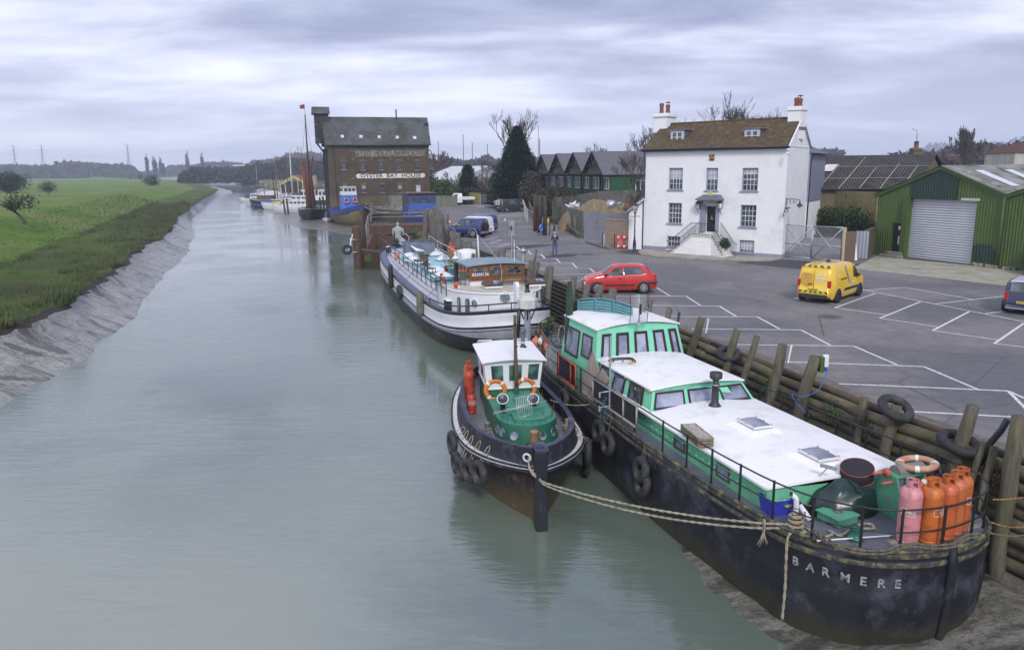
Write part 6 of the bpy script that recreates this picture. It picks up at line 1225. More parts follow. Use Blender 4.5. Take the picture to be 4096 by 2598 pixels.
t=thing('string_of_lamps','string of small coloured lamps along the middle cabin eaves','lamps',P[0]);m=MB();m.tube(catmull(P,5),.008,4);m.build('cable',M('green_cable',(.02,.12,.08),.5,.2),t,world=True)
for i,col in enumerate([(.05,.1,.5),(.6,.2,.03),(.1,.4,.1),(.6,.25,.02),(.6,.6,.1)]):m=MB();q=P[[1,2,3,4,7][i]];m.lathe([(0,-.08),(.035,-.05),(.03,0),(.015,.02)],q,8);m.build('lamp_bulb',M('bulb_%d'%i,col,.3,.1),t,world=True)
def bush(par,c,r,n,mat_,s=.05,name='foliage',sq=(1,1,1),seed=0,up=.3):
 rnd=random.Random(seed);m=MB();c=Vc(c)
 for i in range(n):
  d=Vc((rnd.gauss(0,1),rnd.gauss(0,1),rnd.gauss(0,1))).normalized();rr=r*(rnd.random()**.4)*(1+.25*math.sin(d.x*5+seed)*math.cos(d.y*6));p=c+Vc((d.x*rr*sq[0],d.y*rr*sq[1],d.z*rr*sq[2]))
  a=Vc((rnd.gauss(0,1),rnd.gauss(0,1),rnd.gauss(0,1)+up)).normalized();b=a.cross(Vc((rnd.gauss(0,1),rnd.gauss(0,1),rnd.gauss(0,1)))).normalized();k=s*rnd.uniform(.6,1.5)
  m.add([p-a*k,p+b*k*.45,p+a*k,p-b*k*.45],[(0,1,2,3)],rnd.choice((0,0,1))if isinstance(mat_,(list,tuple))else 0)
 return m.build(name,mat_,par,uv=False)
leafA=M('leaf_green',(.06,.14,.025),.7,.4,9);leafB=M('leaf_light',(.12,.20,.04),.7,.4,9);leafD=M('leaf_dark',(.02,.05,.015),.8,.4,9);potM=M('grey_pot',(.10,.12,.15),.6,.3)
def pot(label,P,r,h,mat_,br,bc=None,seed=1,name='potted_plant'):
 t=thing(name,label,'potted plant',P);m=MB();m.lathe([(0,0),(r*.75,0),(r,h*.92),(r*1.08,h*.92),(r*1.08,h),(r*.9,h),(r*.85,h*.85),(0,h*.85)],n=18);m.build('pot',mat_,t);bush(t,(0,0,h+br*.7),br,500,bc or[leafA,leafB],.035,seed=seed);return t
zs=sh(-3)+.0
for i,(x,y,r,l)in enumerate([(200,330,.20,'round leafy shrub in a big grey pot, rear one of two at the barge stern'),(165,385,.19,'round leafy shrub in a grey pot, front one of two at the barge stern')]):c=gB(x,y+15,zs);pot(l,c,.20,.32,potM,.21,seed=i)
c=gB(180,590,-.8);pot('small shrub in a terracotta pot at the near stern corner',c,.13,.18,terra,.17,seed=5)
c=gB(165,480,-.75)
def buoy(label,P,r,mat_,sq=1.15):
 t=thing('mooring_buoy',label,'buoy',P);m=MB();m.lathe([(0,-r*sq)]+[(r*math.sin(PI*i/12),-r*sq*math.cos(PI*i/12))for i in range(1,12)]+[(.04,r*sq),(.04,r*sq+.06),(0,r*sq+.06)],n=18);m.build('float',mat_,t);m=MB();m.torus((0,0,r*sq+.07),.035,.012,Matrix.Rotation(PI/2,3,'X'),10,5);m.build('eye',blackI,t);return t
buoy('orange red round buoy on the stern deck of the green barge',gB(165,490,-.55),.2,ringR);buoy('faded orange buoy behind the tug cabin at the barge stern',gB(90,445,-.3),.19,M('salmon_buoy',(.55,.16,.09),.5,.2));buoy('small white fender ball hung on the stern rail',gB(128,435,-.2),.12,bandM,1.3)
c=gB(290,400,zs+.4);t=thing('cart_wheel_ornament','old black spoked wheel leaning at the barge stern','ornament',c);t.rotation_euler=(R_(75),0,BR+1.1);m=MB();m.torus((0,0,0),.42,.03,None,26,6);m.build('rim',blackI,t);m=MB();
for i in range(8):a=PI/4*i;m.cyl((0,0,0),(.42*math.cos(a),.42*math.sin(a),0),.018,.018,6)
m.cyl((0,0,-.05),(0,0,.05),.07,.07,10);m.build('spokes',blackI,t)
c=gB(300,390,zs+.5);rope('coil of pale rope hung beside the wheelhouse at the stern',[c+Vc((.14*math.cos(a),.02*math.sin(3*a),.42*math.sin(a)))for a in[2*PI*i/10 for i in range(10)]]+[c+Vc((.14,0,0))],.028,ropeW)
c=gB(150,390,zs+.3);t=thing('wooden_board','plain brown plank leaning among the plants at the barge stern','plank',c);m=MB();m.box((0,0,0),(.16,.02,.75),-.5,rx=.3,ry=-.5);m.build('board',M_wood('brown_plank',(.28,.18,.09),(.18,.11,.05)),t)
q=gB(370,215,.9);q=bw_(.2,3.5,0);d=ray(2100+.4912*362,1150+.4912*215);pp=CAM+d*((26.8)/d.y);d2=ray(2100+.4912*362,1150-.4912*66);zt_=HZ(2100+.4912*362,1150-.4912*66,pp);t=thing('furled_parasol','tall dark green parasol, furled and tied, behind the barge wheelhouse','parasol',(pp.x,pp.y,-.7));H_=zt_+.7
m=MB();rows=[]
for i in range(15):
 z=lerp(H_*.30,H_*.98,i/14);r=.15*(1-.6*(i/14)**2)*(1-.25*math.exp(-((i-6)/1.2)**2));rows.append([Vc((r*(1+.25*math.sin(6*a))*math.cos(a),r*(1+.25*math.sin(6*a))*math.sin(a),z))for a in[2*PI*j/24 for j in range(24)]])
m.grid(rows,closed=True);m.build('canopy',M('parasol_green',(.03,.065,.045),.85,.4,5),t);m=MB();m.cyl((0,0,0),(0,0,H_),.03,.03,8);m.build('pole',galv,t)
A=gB(432,200,.35);B_=gB(870,200,.35);yA=25.2;d=ray(2100+.4912*432,1150+.4912*97);A=CAM+d*(27.2/d.y);d=ray(2100+.4912*872,1150+.4912*150);B_=CAM+d*(25.6/d.y)
F=Face(A,B_,None);t=thing('trellis_screen','turquoise woven garden screen with an arched top behind the wheelhouse','screen',(A.x,A.y,-.5));turq=M('turquoise_paint',(.12,.29,.34),.7,.2,4,dirt=(.25,.40,.42),dscale=9,dth=(.62,.72))
top=lambda u:lerp(A.z,B_.z,u)+.14*math.sin(PI*min(1,u*1.0))
m=MB();m.extr([F.p(0,top(0)-1.3,-.03),F.p(F.L,top(1)-1.3,-.03)]+[F.p(F.L*(1-k/8),top(1-k/8)-.02,-.03)for k in range(9)],-F.n*.02);m.build('backing',turq,t,world=True)
for i in range(3):
 u0,u1=F.L*i/3,F.L*(i+1)/3;m=MB()
 for r in range(11):
  z1=.10*r
  for s_ in range(2):
   ua,ub=lerp(u0+.05,u1-.05,s_/2),lerp(u0+.05,u1-.05,(s_+1)/2);za=top((ua)/F.L)-.07-z1;zb=top(ub/F.L)-.07-z1
   m.extr([F.p(ua,za-.09,.01+.012*((r+s_)%2)),F.p(ub,zb-.09,.01+.012*((r+s_)%2)),F.p(ub,zb-.01,.01+.012*((r+s_)%2)),F.p(ua,za-.01,.01+.012*((r+s_)%2))],-F.n*.01)
 m.build('woven_panel',turq,t,world=True)
 m=MB();m.extr([F.p(u0,top(u0/F.L)-1.25,.03),F.p(u0+.06,top(u0/F.L)-1.25,.03),F.p(u0+.06,top(u0/F.L),.03),F.p(u0,top(u0/F.L),.03)],-F.n*.05);
 m.tube([F.p(lerp(u0,u1,k/5),top(lerp(u0,u1,k/5)/F.L),0)for k in range(6)],.03,4);m.build('screen_frame',turq,t,world=True)
sideM=lambda:Matrix.Rotation(BR,3,'Z')@Matrix.Rotation(R_(82),3,'X')
for(x,y),z,l in(((312,905),-1.25,'tyre fender high on the black barge side, farthest aft'),((600,1165),-1.75,'tyre fender beside the tug bow, left of a pair'),((675,1270),-1.8,'tyre fender beside the tug bow, right and lower of a pair'),((945,1480),-1.7,'tyre fender hanging alone on the middle of the black hull'),((955,1590),-2.6,'tyre fender lowest on the black hull near the water')):
 p=bl(gB(x,y,z));
 for it in range(6):
  e_=bwc(p.x)-edge(p.x)-.13;g_=bl(gB(x,y,z));z+=(g_.y-e_)*-.0
  p=Vc((g_.x,e_,z));break
 d=ray(2100+.4912*x,1150+.4912*y);P0=bw_(0,1.98-2.2-.13,0);k=(P0-CAM).dot(bv)/d.dot(bv);W_=CAM+d*k
 for _ in range(4):e_=bwc(bl(W_).x)-edge(bl(W_).x)-.13;P0=bw_(0,e_,0);k=(P0-CAM).dot(bv)/d.dot(bv);W_=CAM+d*k
 tyre(l,W_,.33,.12,sideM());top_=bw_(bl(W_).x,bwc(bl(W_).x)-edge(bl(W_).x)-.03,DZ);rope('thin line holding the %s'%l.replace(',',''),[W_+Vc((0,0,.25)),W_.lerp(top_,.5)+bv*-.03,top_],.012,ropeD,twist=False)
TO=Vc((.70,19.12,0));tu=Vc((.155,-.988,0)).normalized();TR=math.atan2(tu.y,tu.x);tv=Vc((-tu.y,tu.x,0))
def tl(p):d=Vc(p)-TO;return Vc((d.dot(tu),d.dot(tv),p[2]))
def tw(s,w,z):return TO+tu*s+tv*w+Vc((0,0,z))
tug=thing('tugboat','small black tug with green deckhouse and white wheelhouse, bow pointing at the camera','tugboat',TO,TR)
hullT=hullmat('tug_hull',(.008,.008,.010),(.13,.06,.022),(.30,.27,.22),(-2.9,-1.85,(.12,.085,.042)),1.9,(.56,.61),(.64,.68))
bulwM=hullmat('tug_bulwark',(.012,.013,.02),(.12,.06,.04),(.10,.11,.15),None,2.2,(.68,.8),(.55,.7));rubW=M('rubbing_band_white',(.58,.58,.60),.6,.15,4,dirt=(.10,.09,.08),dscale=5,dth=(.56,.7));capM=hullmat('capping_rail',(.03,.03,.06),(.22,.09,.07),(.10,.10,.15),None,3.0,(.60,.72),(.5,.65))
outT=[(-10.4,0),(-10.2,.5),(-9.6,.95),(-8.5,1.35),(-7,1.62),(-5,1.78),(-3.4,1.76),(-2.2,1.58),(-1.2,1.18),(-.5,.68),(-.12,.28),(0,.04)]
zT=lambda s:-.80-.26*min(1,max(0,-s)/5)**.8+(.0 if s>-7 else.10*((-7-s)/3.4)**2)
lvT=[(zT,.93,.15,.05,0),(lambda s:zT(s)-.30,.96,.1,.05,0),(lambda s:zT(s)-.50,1.0,0,.02,3),(lambda s:zT(s)-.505,1.10,-.12,-.10,2),(lambda s:zT(s)-.56,1.115,-.15,-.12,3),(lambda s:zT(s)-.63,1.10,-.12,-.10,3),(lambda s:zT(s)-.64,1.02,.0,.02,1),(lambda s:-1.85,1.0,.1,.03,1,.22),(lambda s:-2.3,.98,.3,.06,1,.42),(lambda s:-2.8,.92,.8,.10,1,.62),(lambda s:-3.2,.78,1.6,.18,1,.8)]
hT,rT=hull(tug,'hull',outT,lvT,[bulwM,hullT,rubW,bulwM],wc=0.02)
m=MB();n=len(rT[2]);m.grid([[p+Vc((0,0,.006))for p in rT[2]],[p+Vc((0,0,.006))for p in rT[3]]],closed=True);m.build('rubbing_band',rubW,tug)
m=MB();m.tube([p+Vc((0,0,-.0))for p in rT[3]],.035,6,closed=True);m.tube(rT[5],.03,6,closed=True);m.build('band_edge',bulwM,tug)
inn=[[Vc((p.x*.985-.05,(p.y)*.96,p.z-.02))for p in rT[0]],[Vc((p.x*.985-.05,p.y*.96,p.z-.48))for p in rT[0]]]
m=MB();m.grid([inn[1],inn[0]],closed=True);m.build('inner_bulwark',bulwM,tug)
dkT=M('tug_deck_grey',(.16,.17,.18),.5,.25,1.5,dirt=(.10,.10,.10),dscale=4)
deckpoly(tug,'deck',inn[1],dkT,.02)
m=MB();a=[p+Vc((0,0,.02))for p in rT[0]];b=[Vc((p.x*.97-.1,p.y*.905,p.z+.02))for p in rT[0]]
m.grid([a,b],closed=True);m.grid([[p-Vc((0,0,.05))for p in a],a],closed=True);m.grid([b,[p-Vc((0,0,.05))for p in b]],closed=True);m.build('capping_rail',capM,tug)
m=MB();
for i in range(4,len(a)//2-3,3):
 for k in(i,(len(a)-i)%len(a)):p=inn[0][k];q=inn[1][k];d=Vc((0,-p.y,0)).normalized()*.12;m.extr([p,q,q+d],Vc((.04,0,0)))
m.build('bulwark_stays',M('brown_stay',(.12,.07,.035),.7,.4,5),tug)
m=MB();m.extr([Vc((.06,-.17,-.74)),Vc((.34,-.15,-.74)),Vc((.34,.15,-.74)),Vc((.06,.17,-.74)),Vc((-.2,.1,-.74)),Vc((-.2,-.1,-.74))],Vc((0,0,-2.35)));st_=m.build('stem_post',M('stem_black',(.012,.013,.02),.4,.4,2.5,dirt=(.10,.10,.13),dscale=4,dth=(.62,.72)),tug,bevel=.03)
m=MB();m.box((.03,.0,-.72),(.66,.36,.03));m.cyl((.12,0,-.70),(.12,0,-.66),.09,.09,12);m.build('stem_cap',capM,st_)
greenT=M('tug_green_paint',(.018,.125,.075),.4,.2,2,dirt=(.012,.07,.045),dscale=5,dth=(.5,.66));greenTop=M('tug_green_top',(.045,.22,.15),.45,.15,2)
def shp(x0,x1,hw,n=10,front=1.0,wc=.16):
 P=[(x0,wc-hw),(x1-front,wc-hw)]+[(x1-front+front*math.sin(PI/2*i/n),wc-hw*math.cos(PI/2*i/n)*1.0)for i in range(1,n)]
 P+=[(x1,wc)]+[(a,2*wc-b)for a,b in P[::-1]];return P
def loft(m,A,za,B,zb,mi=0,closed=True):
 ra=[Vc((a,b,za if not callable(za)else za(a)))for a,b in A];rb=[Vc((a,b,zb if not callable(zb)else zb(a)))for a,b in B];m.grid([ra,rb],closed=closed,mi=mi,sm=False);return rb
CA=shp(-5.6,-1.75,.98,front=1.1);CB=shp(-5.6,-1.92,.90,front=1.05)
ztop=lambda x:-.90+.08*(x+5)/3
m=MB();rb=loft(m,CA,-1.56,CB,ztop);m.poly(rb);cs=m.build('engine_casing',greenT,tug)
m=MB();rb=loft(m,[(a,.16+(b-.16)*.985)for a,b in CB],lambda x:ztop(x)+.001,[(a,.16+(b-.16)*.98)for a,b in CB],lambda x:ztop(x)+.012);m.poly(rb);m.build('casing_top',greenTop,cs)
m=MB();C2=shp(-5.6,-3.1,.55,front=.12);C3=shp(-5.6,-3.15,.5,front=.1);rb=loft(m,C2,lambda x:ztop(x),C3,lambda x:ztop(x)+.20);m.poly(rb);m.box((-3.75,.30,ztop(-3.7)+.22),(.95,.7,.05));m.box((-3.4,-.28,ztop(-3.4)+.21),(.16,.6,.05));m.box((-2.75,.16,ztop(-2.75)+.06),(.9,.9,.1));m.box((-3.1,.16,ztop(-3)+.13),(.05,1.15,.2));m.build('casing_hatch',greenTop,cs,bevel=.015)
m=MB();rr=[Vc((a-.06 if a>-3 else a,.16+(b-.16)*.9,ztop(a)+.14))for a,b in CB if a>-5];m.tube(rr,.012,5)
for p in rr[::2]:m.cyl(p-Vc((0,0,.14)),p,.01,.01,4)
m.build('casing_handrail',greenT,cs)
ph=M_glass('porthole_glass',(.05,.07,.09),.08,3,(.3,.33,.42))
for idx in(2,4,7,13,16,18):
 if idx>=len(CA):continue
 a=Vc((*CA[idx],-1.56));b=Vc((*CB[idx],ztop(CB[idx][0])));a2=Vc((*CA[(idx+1)%len(CA)],-1.56));c=a.lerp(b,.58).lerp(a2.lerp(b,.58),.3);nr=(a2-a).cross(b-a).normalized();
 m=MB();m.lathe([(0,.012),(.115,.012),(.125,.02),(.13,0)],c,16,M=nr.to_track_quat('Z','Y').to_matrix());m.build('porthole',ph,cs)
wx0,wx1,hw=-7.5,-5.15,.92;wc=.13
m=MB();m.bbox(wx0,wx1-.05,wc-.86,wc+.86,-1.56,-.60);lw=m.build('wheelhouse_base',greenT,tug)
zb0,zb1=-.60,.36
fQ=[Vc((wx1-.02,wc-.88,zb0)),Vc((wx1-.02,wc+.88,zb0)),Vc((wx1+.10,wc+.98,zb1)),Vc((wx1+.10,wc-.98,zb1))]
lQ=[Vc((wx0,wc-.88,zb0)),Vc((wx1-.02,wc-.88,zb0)),Vc((wx1+.10,wc-.98,zb1)),Vc((wx0-.05,wc-.98,zb1))]
rQ=[Vc((wx1-.02,wc+.88,zb0)),Vc((wx0,wc+.88,zb0)),Vc((wx0-.05,wc+.98,zb1)),Vc((wx1+.10,wc+.98,zb1))]
bQ=[Vc((wx0,wc+.88,zb0)),Vc((wx0,wc-.88,zb0)),Vc((wx0-.05,wc-.98,zb1)),Vc((wx0-.05,wc+.98,zb1))]
tugw=M('tug_white_paint',(.72,.73,.76),.45,.08,2,dirt=(.5,.47,.42),dscale=4,dth=(.64,.8))
m=MB();
for Q in(fQ,lQ,rQ,bQ):m.poly(Q)
m.poly([fQ[0],lQ[0],bQ[0],fQ[1]]);wh_=m.build('wheelhouse',tugw,tug)
m=MB();m.bbox(wx0-.02,wx1+.0,wc-.9,wc+.9,zb0-.03,zb0+.02);m.build('belt_trim',tugw,wh_,bevel=.01)
tgl=M_glass('tug_glass',(.02,.05,.05),.05,2.2,(.10,.22,.19))
for a,b in((.09,.33),(.40,.66),(.74,.96)):qwin(wh_,fQ,a,b,.24,.88,tugw,tgl,.03,.02)
for a,b in((.1,.38),(.5,.85)):qwin(wh_,lQ,a,b,.24,.88,tugw,tgl,.03,.02)
rfm=MB();rows=[]
camber_roof(wh_,'wheelhouse_roof',wx0-.15,wx1+.16,wc-1.02,wc+1.02,zb1+.01,zb1+.10,M('flaking_white_roof',(.74,.75,.78),.5,.05,2,dirt=(.45,.42,.38),dscale=5,dth=(.66,.74)),.05,12,.05,.05)
m=MB()
for w in(wc-.65,wc+.62):m.tube([(wx0+.05,w-.25,zb1+.08),(wx0+.05,w-.25,zb1+.17),(wx0+.05,w+.25,zb1+.17),(wx0+.05,w+.25,zb1+.08)],.018,6)
m.build('roof_handrail',tugw,wh_)
c=tl(gC(665,145,zb1+.09));t=thing('tug_stove_flue','short grey stove flue with a cowl on the tug wheelhouse roof','flue',tw(c.x,c.y,zb1+.07));h=HZ(1700+.5894*665,1300+.5894*18,tw(c.x,c.y,0))-zb1-.07
m=MB();m.lathe([(.13,0),(.10,.05),(.06,.09),(.06,.15)],n=14);m.build('base',blackf,t);m=MB();m.lathe([(.06,.15),(.06,.19)],n=14);m.build('white_band',whitep,t);m=MB();m.lathe([(.06,.19),(.075,h*.55),(.075,h*.78),(.105,h*.79),(.105,h*.9),(.07,h*.93),(.07,h),(0,h)],n=14);m.build('pipe',M('grey_flue',(.10,.12,.15),.5,.2),t)
mb_=tw(-4.75,.16,-.6);mt=HZ(1700+.5894*628,1300-.5894*68,mb_);t=thing('tug_mast','slim weathered wooden mast standing in front of the tug wheelhouse','mast',mb_)
m=MB();m.tube([(0,0,-.25),(0,0,.6),(-.02,0,1.4),(-.03,.0,mt+.6)],[.07,.065,.055,.05],9);m.build('spar',M_wood('mast_wood',(.12,.085,.05),(.05,.038,.028)),t);m=MB();m.cyl((0,0,-.3),(0,0,.15),.085,.08,10);m.build('mast_foot',greenT,t);m=MB();m.cyl((-.03,-.05,mt+.3),(-.03,.05,mt+.3),.05,.05,8);m.torus((-.0,0,1.5),.065,.012,None,12,5);m.build('mast_band',blackI,t)
for x,y,l in((528,585,'left black cowl vent with a white rim on the tug casing'),(735,585,'right black cowl vent with a white rim on the tug casing')):
 c=gC(x,y,-.80);t=thing('cowl_vent',l,'vent',(c.x,c.y,-.86));a=math.atan2(CAM.y-c.y,CAM.x-c.x);t.rotation_euler=(0,0,a)
 m=MB();m.tube(catmull([(0,0,0),(0,0,.22),(.02,0,.36),(.07,0,.45),(.12,0,.50)],4),[.075]*5+[.085]*4+[.10]*3+[.13]*3+[.165,.17],14,cap=False);m.build('cowl',M('black_gloss',(.012,.013,.018),.25,.3),t);m=MB();Mx=Matrix.Rotation(R_(50),3,'Y');m.torus((.125,0,.505),.168,.014,Mx,26,6);m.build('rim',whitep,t);m=MB();m.lathe([(0,-.02),(.16,.0)],(.115,0,.495),18,M=Mx);m.build('mouth',M('vent_inside',(.02,.025,.04),.3,.2),t)
for x,y,l,r in((477,440,'orange life ring at the left on the front of the tug wheelhouse',0),(680,430,'orange life ring at the right on the front of the tug wheelhouse',.5)):
 P0=tw(wx1+.04,0,0);q=onp(1700+.5894*x,1300+.5894*y,P0,tu);lifering(l,q,(R_(84),r,TR+PI/2),M('life_ring_orange',(.62,.17,.02),.5,.12,3),.315,.075)
c=gC(545,615,-.7);t=thing('yagi_aerial','long silver yagi aerial lying across the tug casing','aerial',(c.x,c.y,-.60),0);al=_mc['aerial_alloy']
m=MB();A=Vc((-.35,-.1,.0));B_=Vc((1.25,.25,.28));m.tube([A,B_],.012,5)
for i in range(22):p=A.lerp(B_,i/22*.75);m.tube([p+Vc((-.02,.02,-.07)),p+Vc((.02,-.02,.07))],.006,4)
for i in range(9):p=A.lerp(B_,.42+i*.034);m.tube([p+Vc((.0,.18,.26)),p+Vc((.05,-.12,-.26))],.009,4)
m.tube([A.lerp(B_,.42)+Vc((0,.18,.26)),A.lerp(B_,.70)+Vc((0,.18,.26))],.009,4);m.tube([A.lerp(B_,.42)+Vc((.05,-.12,-.26)),A.lerp(B_,.70)+Vc((.05,-.12,-.26))],.009,4)
m.build('boom_and_elements',al,t)
redg=(.42,.06,.025)
for x,y,h,l in((300,455,1.2,'tall orange red gas bottle farthest aft beside the tug wheelhouse'),(302,490,1.15,'tall orange red gas bottle in the middle beside the tug wheelhouse')):c=gC(x,y,-1.5);calor(l,c,redg if x==302 else(.46,.08,.03),h,.185)
c=gC(318,596,-1.52);calor('short red gas bottle with a white label nearest the tug bow',c,(.36,.035,.03),.82,.155,text=([('FLO GAS',0,.06)],math.atan2(CAM.y-c.y,CAM.x-c.x)+.1))
woodB=M_wood('bollard_wood',(.35,.22,.10),(.2,.12,.06))
def ropebollard(label,P,h,r,mat_,turns,rr=.025):
 t=thing('bollard',label,'bollard',P);m=MB();m.lathe([(r*1.1,0),(r,.05),(r*.95,h-.04),(r*1.02,h-.03),(r*.98,h),(0,h+.01)],n=16);m.build('post',mat_,t)
 rope('rope turns wound round the %s'%label,[P+Vc(((r+rr)*math.cos(a)*(1+.12*math.sin(a*1.7)),(r+rr)*math.sin(a),.05+.9*h*.5*a/(2*PI*turns)))for a in[2*PI*turns*i/(turns*8)for i in range(turns*8+1)]],rr,ropeW,True,3);return t
ropebollard('rust topped timber post behind the tug stem',tw(-.75,.0,-1.35),.80,.12,woodB,4)
ropebollard('grey post at the left of the tug foredeck',tl(gC(425,745,-1.45))and gC(425,745,-1.5),.42,.09,M('grey_post',(.15,.17,.17),.6,.3),2,.018)
ropebollard('pale post at the right of the tug foredeck',gC(968,720,-1.4),.40,.09,M('pale_post',(.32,.30,.26),.7,.3,5),3,.022)
c=tw(-.02,-.34,-1.02);t=thing('fairlead_ring','white rope eye at the bow of the tug','rope eye',c);
m=MB();m.torus((0,0,0),.10,.03,Matrix.Rotation(TR+1.0,3,'Z')@Matrix.Rotation(PI/2,3,'X'),18,8,);m.build('eye',M('eye_white',(.55,.55,.58),.6,.2),t)
hb_T=lambda s:interp(outT,s)*1.14
def tugtyre(px,py,side,label,R=.33,zc=None,yaw=0,z_guess=-2.0):
 d=ray(1700+.5894*px,1300+.5894*py);best=None
 for i in range(0,200):
  s=-9.5+i*.047;w=.02+side*(hb_T(s)+.10);z=z_guess;q=tw(s,w,0);h=math.hypot(q.x,q.y);zz_=HZ(1700+.5894*px,1300+.5894*py,q);k=abs(math.atan2(q.x,q.y)-math.atan2(d.x,d.y));
  if best is None or k<best[0]:best=(k,s,w,zz_)
 k,s,w,z=best;e=.1;tx=Vc((1,side*(hb_T(s+e)-hb_T(s-e))/(2*e),0)).normalized();n=Vc((tx.y,-tx.x,0))*(-side if side<0 else 1);n=Vc((-tx.y,tx.x,0))*side
 nw=(tu*n.x+tv*n.y).normalized();Mx=nw.to_track_quat('Z','Y').to_matrix();P=tw(s,w,z);tyre(label,P,R,.115,Mx)
 rl_=tw(s,(interp(outT,s)*.97+.01)*side,zT(s)-.22);rope('grey lashing of the %s'%label,[P+Vc((0,0,R*.72)),P.lerp(rl_,.55)+nw*.05+Vc((0,0,.1)),rl_,rl_+tu*.08+Vc((0,0,-.12)),P+Vc((0,0,R*.6))+tu*.06],.014,ropeW,True,4)
tugtyre(185,800,-1,'big tyre on the left tug bow, aftmost and highest',.36)
tugtyre(212,930,-1,'second tyre from aft on the left tug bow');tugtyre(245,975,-1,'third tyre from aft on the left tug bow');tugtyre(300,985,-1,'fourth tyre from aft on the left tug bow');tugtyre(368,1000,-1,'foremost tyre on the left tug bow',.34)
tugtyre(1110,860,1,'aftmost dark tyre on the right side of the tug',.36);tugtyre(1095,940,1,'worn tyre on the right side of the tug bow',.33)
bo=tw(.02,-.30,-1.0);bit=gA(400,830,sh(14.6)+.1)
k1=gA(215,835,-.82)
rope('upper of two pale mooring ropes from the tug bow to the black barge',[bo,bo+Vc((.02,-.1,-.25)),bo+Vc((.25,-.25,-.48))]+sag(bo+Vc((.45,-.5,-.52)),k1+Vc((0,0,.05)),.16)+[bit],.027,ropeW)
rope('lower of two pale mooring ropes from the tug bow to the black barge',[bo+Vc((0,0,-.03)),bo+Vc((.03,-.13,-.32)),bo+Vc((.28,-.28,-.54))]+sag(bo+Vc((.48,-.52,-.60)),k1+Vc((0,0,-.06)),.22)+[bit+Vc((0,0,-.05))],.027,ropeW)
k=k1+Vc((0,-.02,0));random.seed(4)
t=thing('rope_knot','frayed white knot hanging from the mooring ropes by the barge edge','knot',k);m=MB()
for i in range(5):m.torus(Vc((0,0,.09-.045*i)),.045,.02,Matrix.Rotation(.4*i,3,'X')@Matrix.Rotation(PI/2,3,'Y'),12,6)
m.build('knot',ropeW,t);m=MB()
for i in range(14):a=random.uniform(-.12,.12);m.tube([(0,0,-.1),(a*.4,random.uniform(-.03,.03),-.25),(a,random.uniform(-.06,.06),-.36-random.random()*.1)],.009,4)
m.build('frayed_end',ropeW,t)
t=thing('timber_bitt','short rusty bitt wrapped in thick mooring rope on the bow','bitt',bit-Vc((0,0,.12)));m=MB();m.cyl((0,0,0),(0,0,.2),.1,.1,16);m.build('bitt',M('rusty_brown',(.22,.10,.05),.8,.4,6),t);m=MB();m.box((0,0,-.02),(.42,.3,.06),BR);m.build('base_plate',gunw,t)
rope('thick pale coil wound on the bow bitt',[bit+Vc(((.15+.02*math.sin(3*a))*math.cos(a),(.15+.02*math.sin(2*a))*math.sin(a),-.08+.018*a))for a in[2*PI*i/9 for i in range(28)]],.034,ropeW,True,3)
rope('olive coil under the pale coil on the bow bitt',[bit+Vc(((.20+.03*math.sin(2*a))*math.cos(a),(.18)*math.sin(a),-.11+.005*a))for a in[2*PI*i/9 for i in range(19)]],.02,ropeD,True,3)
P=[bit]+[gA(x,y,sh(15)+.04)for x,y in((500,870),(540,905),(600,880),(575,860),(640,890),(700,860),(760,855),(830,850),(800,825),(740,835))];rope('loose pale rope snaking over the bow deck to the windlass',P,.032,ropeW,True,6)
a=gA(458,880,sh(14.9)+.02);t_=gA(405,1365,-2.75);e=gA(470,900,sh(15));rope('pale rope hanging down the black bow into the mud',[bit,a]+[bw_(14.55,bwc(14.5)-edge(14.5)-d_,z)for d_,z in((-.1,-.78),(.09,-.86),(.10,-1.4),(.08,-2.0),(.1,-2.72))],.03,ropeW)
zr=sh(15.5);P=[gA(x,y,zr+dz)for x,y,dz in((480,850,.15),(560,900,.2),(640,945,.22),(720,968,.2),(800,975,.2),(900,972,.22),(985,940,.25),(1050,935,.25),(1150,945,.25),(1270,935,.3),(1340,890,.4),(1420,882,.4))]
rope('thick olive rope slung along the bow railing in front of the gas bottles',P,.024,ropeD);rope('second olive rope slung along the bow railing, just below the first',[p+Vc((0,-.03,-.05))for p in P],.024,ropeD)
g0=gA(1490,690,0.0);rope('orange rope from the bow to the right hand pile, upper',[g0,gA(1560,690,-.05),gA(1700,675,0)],.014,ropeO);rope('orange rope from the bow to the right hand pile, lower',sag(gA(1480,815,-.4),gA(1690,840,-.35),.06),.014,ropeO);rope('olive stern line leading right to the thick pile',sag(gA(1470,875,-.6),gA(1690,885,-.6),.05),.02,ropeD)
rope('pale line from the tug quarter to the black barge rail',sag(gC(850,505,-1.0),gC(1140,530,-.85),.12),.017,ropeW);rope('thin line looping from the tug rail to the barge tyres',[gC(955,640,-1.0),gC(990,628,-.9),gC(1020,680,-1.2),gC(1060,735,-1.6),gC(1140,780,-1.9),gC(1185,740,-1.6),gC(1190,610,-.95)],.015,ropeW)
c=gB(650,960,-.4);rope('bundle of blue rope hanging on the barge rail',[c+Vc((.06*math.sin(i*2.2),.05*math.cos(i*3.1),.25-.055*i))for i in range(14)],.022,mk_rope('blue_rope',(.03,.14,.26),(.015,.07,.14)))
DO=Vc((.40,39.0,0));du=Vc((-.31,.951,0)).normalized();DR=math.atan2(du.y,du.x);dv_=Vc((-du.y,du.x,0))
def dl(p):d=Vc(p)-DO;return Vc((d.dot(du),d.dot(dv_),p[2]))
def dw(s,t,z):return DO+du*s+dv_*t+Vc((0,0,z))
dutch=thing('white_barge','long white dutch barge with pale blue deck and varnished wheelhouse near its stern','barge',DO,DR)
